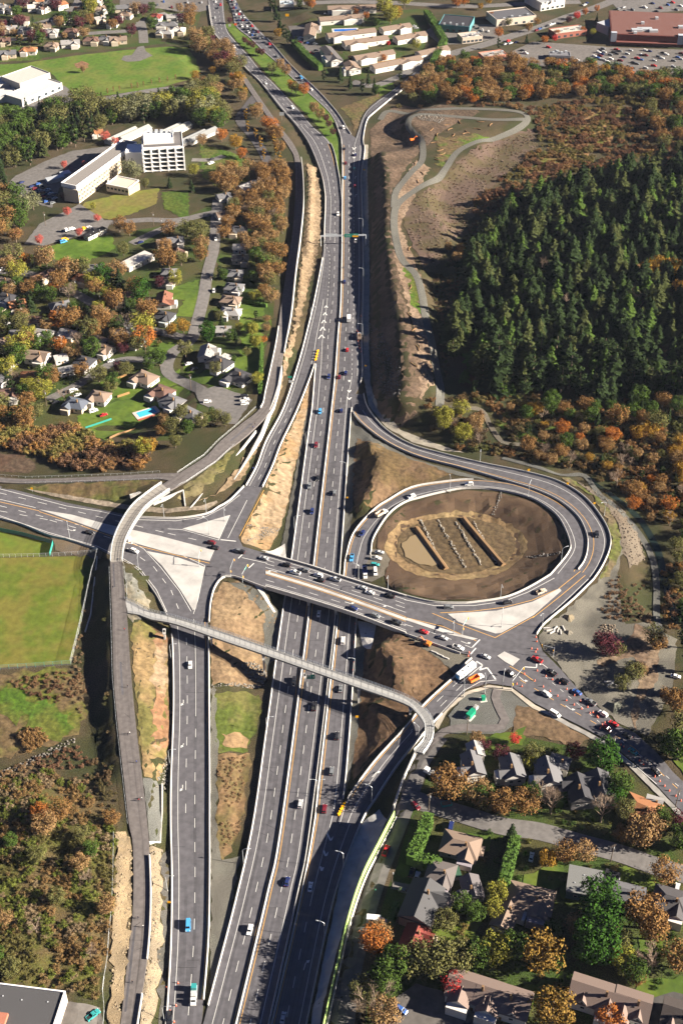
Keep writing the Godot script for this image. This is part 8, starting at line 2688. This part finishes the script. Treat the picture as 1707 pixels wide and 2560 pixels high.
	# left housing: notable trees
	for q in [[262,715,"cedar",17,"with huge round crown beside the brown oaks"],[352,755,"cedar",19,"with huge round crown beside the brown oaks"],[520,855,"cedar",15,"beside the light grey gabled house"],[440,715,"lime",12,"on the lawn of the long street"],[400,720,"plum",9,"beside the red brown gabled house"],[430,840,"gold",10,"below the black hip roof"],[460,835,"gold",11,"below the black hip roof"],[310,885,"plum",9,"on the front lawn by the curving street"],[297,930,"plum",7,"on the front lawn by the curving street"],[205,920,"scarlet",4,"among the lower oaks"],
		[137,735,"rust",9,"beside the driveway of the grey house"],[210,690,"olive",14,"by the big green crowns"],[180,740,"olive",10,"by the big green crowns"],[400,915,"green",13,"on the corner by the turning street"],[375,925,"green",11,"on the corner by the turning street"],[465,895,"olive",13,"on the bend of the turning street"],[590,860,"fir",12,"behind the pale garage"],[555,820,"fir",10,"behind the pale garage"],[640,870,"lime",9,"on the long lawn near the trail"],[632,840,"lime",10,"on the long lawn near the trail"],[660,680,"green",14,"beside the tree belt above the trail"],[640,660,"green",13,"beside the tree belt above the trail"],[560,700,"green",9,"by the long street verge"],[550,690,"fir",9,"by the long street verge"],
		[170,540,"pink",7,"in the red tree car park"],[245,555,"pink",6,"in the red tree car park"],[200,592,"pink",7,"in the red tree car park"],[100,612,"pink",8,"in the red tree car park"],[45,590,"pink",6,"in the red tree car park"],[162,422,"pink",7,"behind the institute wing"],[218,430,"pink",9,"behind the institute wing"],[255,408,"pink",6,"behind the institute wing"],[265,355,"pink",9,"beside the terracotta roof"],[290,365,"pink",8,"beside the terracotta roof"],[160,500,"plum",7,"at the end of the institute wing"],[235,525,"lime",6,"on the institute lawn"],
		[325,445,"sage",15,"before the institute wing"],[340,450,"sage",13,"before the institute wing"],[365,470,"olive",8,"beside the institute annex"],[425,470,"fir",10,"before the institute tower"],[485,440,"lime",10,"on the institute drive"],[480,480,"fir",11,"on the institute drive"],[540,460,"oak",11,"on the institute drive"],[555,355,"rust",12,"beside the shaded street"],[590,375,"gold",13,"beside the shaded street"],[605,400,"rust",11,"beside the shaded street"],[505,365,"tan",10,"beside the grey sheds"],
		[60,540,"sage",16,"at the edge of the institute car park"],[85,525,"sage",14,"at the edge of the institute car park"],[20,540,"fir",14,"at the edge of the institute car park"],[300,580,"oak",13,"by the low white house drive"],[325,590,"oak",12,"by the low white house drive"],[310,640,"olive",10,"by the low white house drive"],
		[360,1140,"lime",12,"at the lower edge of the thicket"],[375,1135,"gold",11,"at the lower edge of the thicket"],[455,1050,"olive",11,"above the climbing trail"],[432,1085,"olive",11,"above the climbing trail"],[470,1085,"green",10,"above the climbing trail"],[505,1070,"olive",10,"above the climbing trail"],[540,1060,"olive",10,"above the climbing trail"],[565,1065,"olive",9,"above the climbing trail"],[530,1035,"cedar",5,"above the climbing trail"],[410,1060,"tan",8,"above the climbing trail"],[405,1090,"oak",8,"above the climbing trail"],[440,1120,"olive",9,"above the climbing trail"],
		[115,285,"gold",12,"beside the school hall"],[488,200,"gold",9,"at the corner of the green"],[532,185,"gold",7,"at the corner of the green"],[210,182,"tan",7,"standing on the green"],[500,138,"tan",18,"tall at the end of the green"],[490,110,"tan",16,"tall at the end of the green"],[510,130,"olive",17,"tall at the end of the green"],[475,70,"oak",15,"in the row beside the far carriageway"],[478,50,"oak",16,"in the row beside the far carriageway"],[560,140,"tan",17,"beside the far carriageway bend"],[575,150,"tan",15,"beside the far carriageway bend"],[340,40,"tan",14,"by the far houses street"],[230,40,"lime",18,"by the far houses street"],[215,48,"fir",18,"by the far houses street"],[8,95,"plum",8,"by the far houses street"]]:
		tree(q[0], q[1], q[2], q[3], q[4])
	for q in [[700,480],[690,440],[615,300],[620,330],[640,350],[652,370],[660,400],[690,390],[700,410],[685,365]]:
		tree(q[0], q[1], "gold", 11, "in the slim poplar row beside the shaded street", "column")
	for q in [[270,235],[285,230],[300,228],[330,222],[345,220],[360,217],[380,212],[400,208],[420,205],[440,200]]:
		tree(q[0], q[1], "tan", 6, "in the thin young row along the green", "column", 0.8)
	# highway median trees at the top
	for q in [[612,110,"plum"],[622,118,"plum"],[632,122,"plum"],[645,138,"plum"],[655,140,"plum"],[575,60,"plum"],[700,175,"tan"],[680,185,"olive"],[715,190,"oak"],[740,235,"olive"],[760,240,"rust"],[730,230,"rust"],[800,300,"tan"],[785,285,"tan"],[815,305,"plum"],[822,320,"plum"],[832,340,"plum"]]:
		tree(q[0], q[1], q[2], 7 if q[2] == "plum" else 11, "on the grass between the far carriageways")
	for q in [[680,30,"fir",20],[690,55,"fir",20],[700,80,"fir",18],[710,100,"fir",16],[720,110,"fir",15],[695,95,"gold",9],[740,120,"fir",12],[770,20,"gold",12],[960,40,"lime",20],[975,60,"lime",18],[990,50,"gold",14],[890,40,"rust",8],[915,50,"rust",8],[1010,20,"lime",18],[1040,125,"lime",10],[910,120,"gold",6],[970,115,"scarlet",5],[960,155,"rust",7],[875,155,"plum",6],[810,205,"fir",13],[850,205,"fir",15],[875,225,"fir",15],[920,215,"fir",16],[935,235,"fir",15],[905,235,"fir",14],[1000,205,"fir",10],[1120,155,"scarlet",7],[1110,160,"rust",7],[1245,95,"rust",10],[1225,50,"rust",8],[1140,20,"rust",13],[1160,15,"rust",11],[1220,12,"gold",9],[1200,25,"gold",7],[1270,65,"olive",8],[1320,80,"oak",9],[1340,65,"oak",8],[1385,105,"scarlet",7],[1390,92,"rust",7],[1455,85,"rust",7],[1490,55,"fir",9],[1480,90,"lime",7],[1440,50,"scarlet",8],[1460,40,"rust",8],[1420,60,"plum",8],[1490,30,"rust",7],[1245,125,"fir",12],[1315,108,"fir",9],[1360,110,"rust",8]]:
		tree(q[0], q[1], q[2], q[3], "near the far shops and row houses")
	# woods and belts
	wood([[1160,700],[1205,590],[1265,520],[1400,480],[1560,435],[1730,395],[1740,1010],[1600,1000],[1480,1010],[1380,985],[1250,1000],[1150,985],[1125,900],[1135,800]], 6.2, ["fir", "fir", "fir", "fir_light", "fir", "fir_light", "green"], 8, 25, "in the dense wood right of the highway", 190, "fir")
	for q in [[1620,700,"gold",15],[1650,690,"gold",16],[1680,700,"gold",15],[1600,705,"tan",13],[1700,740,"gold",12],[1590,790,"bare",18],[1425,800,"bare",17],[1350,700,"bare",16],[1150,640,"oak",9],[1165,650,"gold",8],[1200,655,"oak",9],[1140,655,"tan",8],[1120,630,"oak",7],[1230,650,"rust",7],[1580,960,"gold",9],[1310,945,"gold",7]]:
		tree(q[0], q[1], q[2], q[3], "at a gap or edge of the fir wood", "", 1.1)
	wood([[1330,1010],[1480,1015],[1600,1010],[1740,1020],[1740,1080],[1500,1075],[1350,1050]], 9.0, ["green", "fir", "oak", "green", "olive"], 8, 13, "along the shaded lower edge of the fir wood", 300)
	wood([[-20,330],[60,300],[150,280],[240,275],[300,270],[300,300],[280,320],[230,345],[160,390],[60,420],[-20,440]], 9.0, ["fir", "fir", "green", "olive", "fir_light"], 14, 21, "in the dark belt above the institute")
	wood([[300,270],[400,262],[520,255],[565,300],[560,330],[500,320],[420,300],[330,315]], 9.0, ["fir", "green", "olive", "lime", "sage"], 13, 19, "in the dark belt below the school green")
	wood([[460,225],[530,215],[560,240],[555,260],[470,262]], 9.0, ["oak", "sage", "tan", "olive"], 10, 14, "at the end of the gravel road")
	wood([[-20,440],[30,450],[60,520],[50,610],[-20,620]], 10.0, ["fir", "olive", "green", "oak"], 11, 17, "on the left margin by the institute car park")
	wood([[530,490],[620,500],[680,470],[720,440],[735,500],[728,580],[712,670],[690,760],[665,790],[655,700],[640,640],[560,610]], 9.0, ["oak", "tan", "oak", "tan", "bare", "olive"], 8, 13, "in the brown belt beside the sunken trail")
	wood([[665,800],[690,775],[690,850],[670,900],[655,960],[645,920]], 7.5, ["oak", "rust", "tan"], 4, 7, "in the thin belt where the trail climbs")
	wood([[560,430],[680,420],[715,440],[680,490],[600,500],[550,490]], 9.0, ["oak", "tan", "oak"], 9, 13, "around the pale gabled house above the trail")
	wood([[560,200],[600,190],[640,235],[690,300],[735,350],[738,395],[705,400],[660,330],[620,290],[585,250]], 9.0, ["oak", "rust", "tan", "gold", "olive"], 7, 12, "between the far trail and the carriageway")
	wood([[515,90],[545,110],[610,175],[600,200],[560,190],[530,160]], 10.0, ["oak", "tan", "olive", "plum"], 9, 14, "beside the far trail by the green")
	wood([[380,600],[540,560],[560,640],[540,700],[480,690],[400,690]], 12.0, ["oak", "tan", "oak", "olive"], 10, 14, "between houses along the long street")
	wood([[-20,640],[120,660],[300,680],[400,800],[420,860],[330,880],[250,930],[180,1000],[80,1020],[-20,1000]], 9.0, ["oak", "tan", "olive", "green", "fir", "bare", "green", "lime", "oak", "tan", "rust"], 8, 16, "in the leafy gardens around the oak lined streets")
	wood([[200,930],[330,900],[350,960],[260,990]], 14.0, ["green", "tan", "olive"], 8, 12, "between the tan roofed garden houses")
	wood([[-20,1000],[60,1010],[120,1050],[90,1075],[-20,1060]], 11.0, ["green", "olive", "oak"], 10, 14, "on the left margin above the thicket")
	wood([[-20,20],[500,10],[460,100],[300,95],[60,130],[-20,130]], 15.0, ["fir", "oak", "tan", "green", "olive", "green", "plum"], 7, 14, "among the far houses above the green")
	wood([[740,-10],[1050,-10],[1060,150],[900,190],[820,190],[760,130]], 26.0, ["green", "olive", "oak", "rust"], 6, 10, "among the far row houses")
	wood([[935,230],[1000,195],[1130,155],[1270,165],[1400,170],[1560,185],[1740,200],[1740,250],[1500,240],[1330,265],[1200,262],[1050,262],[960,270]], 10.5, ["oak", "oak", "tan", "olive", "green", "oak", "tan", "green", "rust"], 9, 14, "in the brown belt below the store car park")
	wood([[1270,160],[1370,160],[1480,175],[1560,188],[1540,196],[1400,178],[1280,172]], 11.0, ["gold", "rust", "gold"], 8, 11, "in the bright row at the car park edge")
	wood([[1580,215],[1740,200],[1740,420],[1640,380],[1600,300]], 13.0, ["fir", "green", "oak", "olive"], 10, 15, "on the right margin beyond the wetland")
	wood([[1070,1010],[1130,1010],[1200,1040],[1240,1120],[1180,1125],[1090,1090],[1060,1050]], 9.0, ["tan", "oak", "bare", "lime"], 7, 11, "between the big ramp and the wetland path")
	wood([[1260,1020],[1707,1090],[1740,1300],[1650,1330],[1560,1250],[1420,1170],[1300,1150]], 10.0, ["green", "oak", "olive", "tan", "rust", "gold", "bare", "fir"], 5, 10, "in the creek scrub outside the big ramp")
	wood([[1640,1280],[1740,1260],[1740,1560],[1690,1540],[1660,1430]], 11.0, ["olive", "oak", "bare", "green"], 6, 10, "along the right bank of the creek")
	wood([[0,2010],[270,2090],[280,2400],[240,2480],[-20,2440]], 16.0, ["bare", "bare", "olive", "green", "tan"], 6, 9, "on the brush covered hill beside the trail")
	wood([[10,2000],[140,1990],[200,2040],[120,2090],[10,2080]], 12.0, ["rust", "oak", "tan"], 7, 10, "at the top of the brush hill")
	wood([[270,2000],[300,1990],[305,2060],[275,2070]], 9.0, ["oak"], 6, 8, "at the shaded foot of the trail bank")
	wood([[1120,1900],[1480,1890],[1690,2100],[1700,2540],[1300,2560],[1000,2420],[1060,2240],[1110,2060]], 17.0, ["green", "olive", "oak", "green", "fir", "tan"], 6, 11, "between the houses of the lower right")
	wood([[540,620],[660,640],[650,1000],[540,1000],[500,850]], 17.0, ["green", "fir", "olive", "lime"], 5, 9, "in the gardens between the long street and trail")
	# undergrowth
	var br := [Color(0.13, 0.075, 0.045), Color(0.19, 0.11, 0.05), Color(0.24, 0.13, 0.045), Color(0.2, 0.15, 0.05), Color(0.14, 0.13, 0.04)]
	scrub([[-30,1060],[60,1050],[120,1080],[190,1065],[240,1110],[330,1110],[370,1150],[350,1172],[250,1175],[150,1170],[110,1140],[-30,1115]], 3.0, br, 3.0, 5.5, "dense brown autumn thicket above the side road")
	scrub([[940,265],[1200,262],[1330,270],[1500,240],[1740,250],[1740,430],[1560,450],[1400,475],[1265,515],[1200,590],[1170,520],[1260,440],[1350,360],[1330,300],[1200,268]], 4.6, [Color(0.12, 0.065, 0.04), Color(0.18, 0.095, 0.05), Color(0.15, 0.095, 0.045), Color(0.21, 0.125, 0.055), Color(0.13, 0.11, 0.04)], 1.8, 4.2, "brown wetland brush between the hill and fir wood")
	scrub([[1060,1000],[1150,990],[1400,990],[1740,1010],[1740,1330],[1640,1300],[1560,1240],[1440,1170],[1280,1150],[1130,1120],[1060,1060]], 4.4, [Color(0.08, 0.06, 0.03), Color(0.13, 0.085, 0.04), Color(0.07, 0.075, 0.025), Color(0.12, 0.1, 0.04), Color(0.16, 0.09, 0.04)], 1.8, 4.2, "autumn brush along the creek outside the big ramp")
	scrub([[1520,1450],[1560,1440],[1620,1470],[1630,1560],[1560,1560],[1500,1540]], 2.6, [Color(0.16, 0.1, 0.06), Color(0.2, 0.13, 0.08)], 0.8, 1.8, "low brown brush on the verge of the big bend")
	scrub([[1640,1420],[1740,1400],[1740,1580],[1660,1570]], 3.4, br, 1.4, 2.8, "low brush on the right creek bank")
	scrub([[-30,1960],[120,1930],[200,1950],[262,2020],[290,2090],[285,2300],[265,2420],[250,2500],[170,2480],[-30,2450]], 2.9, [Color(0.11, 0.1, 0.035), Color(0.17, 0.12, 0.055), Color(0.11, 0.13, 0.028), Color(0.2, 0.15, 0.09), Color(0.1, 0.12, 0.025), Color(0.18, 0.115, 0.05)], 1.2, 2.8, "tangled brush covering the hill beside the trail")
	scrub([[20,1700],[140,1680],[205,1680],[215,1740],[140,1760],[60,1735]], 2.4, [Color(0.13, 0.075, 0.045), Color(0.18, 0.11, 0.06)], 0.8, 1.6, "brown dry weeds beyond the playing field")
	scrub([[-30,1940],[60,1910],[180,1860],[215,1880],[235,1960],[150,1960],[40,1990]], 2.6, [Color(0.16, 0.09, 0.055), Color(0.2, 0.13, 0.07)], 0.9, 1.8, "brown dry weeds below the gravel track")
	scrub([[35,1850],[60,1820],[100,1825],[115,1850],[90,1880],[45,1880]], 2.0, [Color(0.2, 0.12, 0.05), Color(0.14, 0.09, 0.045)], 1.6, 2.6, "round brown bush clump on the rough grass")
	scrub([[258,1500],[274,1500],[284,1800],[305,1980],[285,1990],[262,1800]], 2.6, [Color(0.1, 0.1, 0.04), Color(0.16, 0.12, 0.06)], 0.8, 1.8, "low weeds on the outer bank of the raised trail")
	scrub([[200,1400],[235,1400],[215,1540],[205,1700],[212,1850],[195,1850],[180,1680]], 2.8, [Color(0.15, 0.11, 0.06), Color(0.2, 0.14, 0.08)], 0.6, 1.4, "dry weeds along the ditch by the playing field")
	scrub([[545,1900],[620,1890],[600,2080],[560,2130],[545,2050]], 1.8, [Color(0.25, 0.16, 0.09), Color(0.2, 0.13, 0.065)], 0.5, 1.1, "tawny dry grass clumps between ramp and highway")
	scrub([[-20,640],[300,680],[420,860],[330,890],[180,1000],[-20,1000]], 6.5, [Color(0.08, 0.1, 0.025), Color(0.14, 0.1, 0.045), Color(0.1, 0.11, 0.03)], 1.2, 2.6, "garden shrubs around the oak lined streets")
	scrub([[1180,1850],[1500,1880],[1700,2080],[1700,2550],[950,2560],[1060,2220],[1120,2060]], 6.0, [Color(0.04, 0.075, 0.016), Color(0.1, 0.1, 0.03), Color(0.15, 0.11, 0.04), Color(0.05, 0.09, 0.02)], 1.0, 2.4, "garden shrubs among the lower right houses")
	scrub([[1115,440],[1180,375],[1330,320],[1345,370],[1250,450],[1130,600],[1090,680],[1020,590],[1040,495]], 3.2, [Color(0.22, 0.16, 0.12), Color(0.15, 0.1, 0.07), Color(0.28, 0.22, 0.17)], 0.5, 1.2, "scattered stumps and slash on the cleared slope")
	scrub([[215,1900],[262,1900],[300,1975],[318,2060],[290,2090],[250,2010]], 2.4, [Color(0.13, 0.09, 0.05), Color(0.1, 0.085, 0.04)], 0.8, 2.0, "brown weeds at the foot of the trail bank by the hill")
	scrub([[1075,700],[1130,640],[1180,560],[1260,500],[1205,600],[1155,700],[1130,850],[1115,965],[1100,960],[1095,850]], 3.2, [Color(0.1, 0.065, 0.04), Color(0.14, 0.095, 0.055), Color(0.09, 0.085, 0.035)], 0.8, 2.2, "low dark brush between the gravel path and fir wood")
	var log_mesh := MB.new()
	for k in 6:
		var a := Vector3(-3.0 + k, 0.15, 0.5 * sin(k * 0.6))
		log_mesh.tube(a, Vector3(-2.0 + k, 0.15, 0.5 * sin((k + 1) * 0.6)), 0.36, 0.36, 6)
	var lm := log_mesh.mesh()
	for q in inside_points([[985,470],[1045,400],[1060,330],[1200,290],[1260,300],[1150,350],[1075,420],[1010,540],[1035,650],[1045,730],[1060,850],[1050,980],[1020,900],[1010,740],[985,640]], 13.0):
		solo("straw_wattle", lm, M["wood"], "brown straw wattle lying on the bare hill beside the gravel path", "wattle", "straw wattles on the bare hill", q + Vector3(0, 0.25, 0), rng.randf() * TAU)
	rocks()

func rock_mesh(seed_no: int) -> ArrayMesh:
	var r := RandomNumberGenerator.new()
	r.seed = seed_no
	var mb := MB.new()
	var pts := []
	for y in [-0.4, 0.35]:
		for j in 5:
			var t := TAU * j / 5.0 + r.randf_range(-0.3, 0.3)
			var k := r.randf_range(0.6, 1.0) * (1.0 if y < 0 else 0.65)
			pts.append(Vector3(cos(t) * k, y * r.randf_range(0.8, 1.2), sin(t) * k))
	for j in 5:
		var n := (j + 1) % 5
		mb.out(pts[j], pts[n], pts[5 + n], pts[5 + j], Vector3.ZERO)
	for j in range(1, 4):
		mb.upt(pts[5], pts[5 + j], pts[6 + j])
	return mb.mesh()

func stones(poly: Array, spacing: float, s0: float, s1: float, c1: Color, c2: Color, label: String, lift: float = 0.15) -> void:
	var pts := inside_points(poly, spacing, false)
	var mm := MultiMesh.new()
	mm.transform_format = MultiMesh.TRANSFORM_3D
	mm.use_colors = true
	mm.mesh = rock_mesh(7)
	mm.instance_count = pts.size()
	for i in pts.size():
		var s := rng.randf_range(s0, s1)
		var b := Basis.from_euler(Vector3(rng.randf() * 1.2, rng.randf() * TAU, rng.randf() * 1.2)).scaled(Vector3(s, s * 0.8, s))
		mm.set_instance_transform(i, Transform3D(b, pts[i] + Vector3(0, s * 0.2 + lift, 0)))
		mm.set_instance_color(i, c1.lerp(c2, rng.randf()))
	var o := MultiMeshInstance3D.new()
	o.name = numbered("stones")
	o.multimesh = mm
	o.material_override = M["rock_tan"]
	add_child(o)
	tag(o, label, "stones", "", "stuff")

func rocks() -> void:
	stones([[376,2115],[405,2120],[402,2350],[395,2480],[378,2600],[348,2600],[372,2370],[379,2240]], 1.2, 0.3, 1.0, Color(0.52, 0.43, 0.31), Color(0.4, 0.34, 0.26), "blasted tan rock bank between the trail and slip ramp")
	stones([[290,2080],[318,2080],[330,2120],[330,2270],[316,2400],[300,2540],[295,2600],[268,2600],[278,2450],[286,2300]], 1.2, 0.3, 1.05, Color(0.55, 0.42, 0.26), Color(0.4, 0.32, 0.22), "blasted tan rock cutting on the hill side of the trail")
	stones([[398,1930],[418,1890],[420,1960],[408,1985],[390,1965]], 1.0, 0.4, 0.9, Color(0.5, 0.47, 0.4), Color(0.36, 0.33, 0.28), "pale riprap stones beside the gravel apron")
	stones([[600,1660],[640,1655],[668,1680],[660,1715],[625,1700]], 1.1, 0.5, 1.0, Color(0.42, 0.38, 0.32), Color(0.3, 0.27, 0.23), "riprap stones at the footbridge pier")
	stones([[526,1714],[600,1708],[655,1714],[650,1722],[600,1718],[528,1724]], 1.0, 0.35, 0.7, Color(0.5, 0.48, 0.42), Color(0.4, 0.37, 0.32), "narrow line of pale drain stones between ramp and highway")
	stones([[1430,1200],[1500,1235],[1560,1280],[1600,1340],[1610,1400],[1575,1420],[1556,1380],[1545,1310],[1500,1250]], 2.0, 0.4, 0.9, Color(0.36, 0.29, 0.22), Color(0.25, 0.2, 0.16), "stony slope outside the widest bend")
	stones([[1500,1565],[1540,1560],[1545,1590],[1510,1600],[1490,1590]], 1.4, 0.6, 1.1, Color(0.45, 0.36, 0.26), Color(0.32, 0.25, 0.19), "rock pile on the verge by the dirt track")
	stones([[0,1930],[60,1905],[130,1870],[190,1845],[195,1855],[130,1885],[60,1920],[0,1945]], 1.2, 0.4, 0.8, Color(0.4, 0.37, 0.32), Color(0.28, 0.25, 0.22), "grey stone lined ditch across the rough grass")
	for k in 4:
		var a := [1050 + 44 * k, 1300 + 2 * k]
		var b := [1122 + 40 * k, 1424 - 4 * k]
		if k == 0:
			b = [1105, 1420]
		stones([[a[0] - 2, a[1]], [a[0] + 3, a[1]], [b[0] + 4, b[1]], [b[0] - 3, b[1]]], 1.0, 0.5, 0.9, Color(0.58, 0.54, 0.46), Color(0.45, 0.4, 0.33), "line of pale stones across the basin bed, number %s from the pond" % ["one", "two", "three", "four"][k], 0.6)
	stones([[1250,1232],[1256,1234],[1236,1290],[1228,1290]], 1.0, 0.35, 0.7, Color(0.45, 0.43, 0.4), Color(0.33, 0.31, 0.28), "stone drain running down the top of the basin slope", 0.4)
	stones([[1315,1392],[1405,1380],[1404,1386],[1316,1398]], 1.0, 0.35, 0.7, Color(0.45, 0.43, 0.4), Color(0.33, 0.31, 0.28), "stone drain running down the right of the basin slope", 0.4)
	stones([[618,1312],[660,1318],[700,1322],[700,1328],[640,1350],[615,1358],[640,1335],[660,1325],[618,1318]], 1.0, 0.3, 0.6, Color(0.5, 0.48, 0.44), Color(0.4, 0.38, 0.34), "branching line of pale stones on the sand bank")
	stones([[1040,290],[1100,285],[1115,295],[1100,310],[1085,305],[1050,300]], 1.6, 0.5, 1.0, Color(0.5, 0.46, 0.4), Color(0.36, 0.32, 0.27), "ring of pale boulders on the brown hill top")
	stones([[920,800],[960,840],[1000,920],[1000,990],[960,1000],[935,950]], 1.8, 0.4, 1.0, Color(0.3, 0.29, 0.28), Color(0.2, 0.19, 0.18), "blasted grey rock on the shaded earth slope")
	# pond and dykes in the basin
	struct("pond", sheet_mesh(world_poly([[1003,1362],[1022,1345],[1040,1338],[1062,1365],[1085,1395],[1100,1412],[1080,1418],[1045,1412],[1015,1395]]), Color.WHITE, Color.WHITE, 0.75, 0.6), M["mud_water"])
	for q in [[[1040,1322],[1115,1425],"long earth dyke beside the muddy pond"],[[1158,1298],[1258,1415],"long earth dyke across the right of the basin bed"]]:
		var a := G(q[0][0], q[0][1])
		var b := G(q[1][0], q[1][1])
		var pts := []
		for k in 14:
			pts.append(on_ground(a.lerp(b, k / 13.0), 0.3))
		solo("earth_dyke", sweep(pts, [Vector2(-2.2, -0.6), Vector2(-0.6, 1.6), Vector2(0.6, 1.6), Vector2(2.2, -0.6)]).mesh(), tint("dyke_earth", 0.2, 0.125, 0.065), q[2], "earth bank")
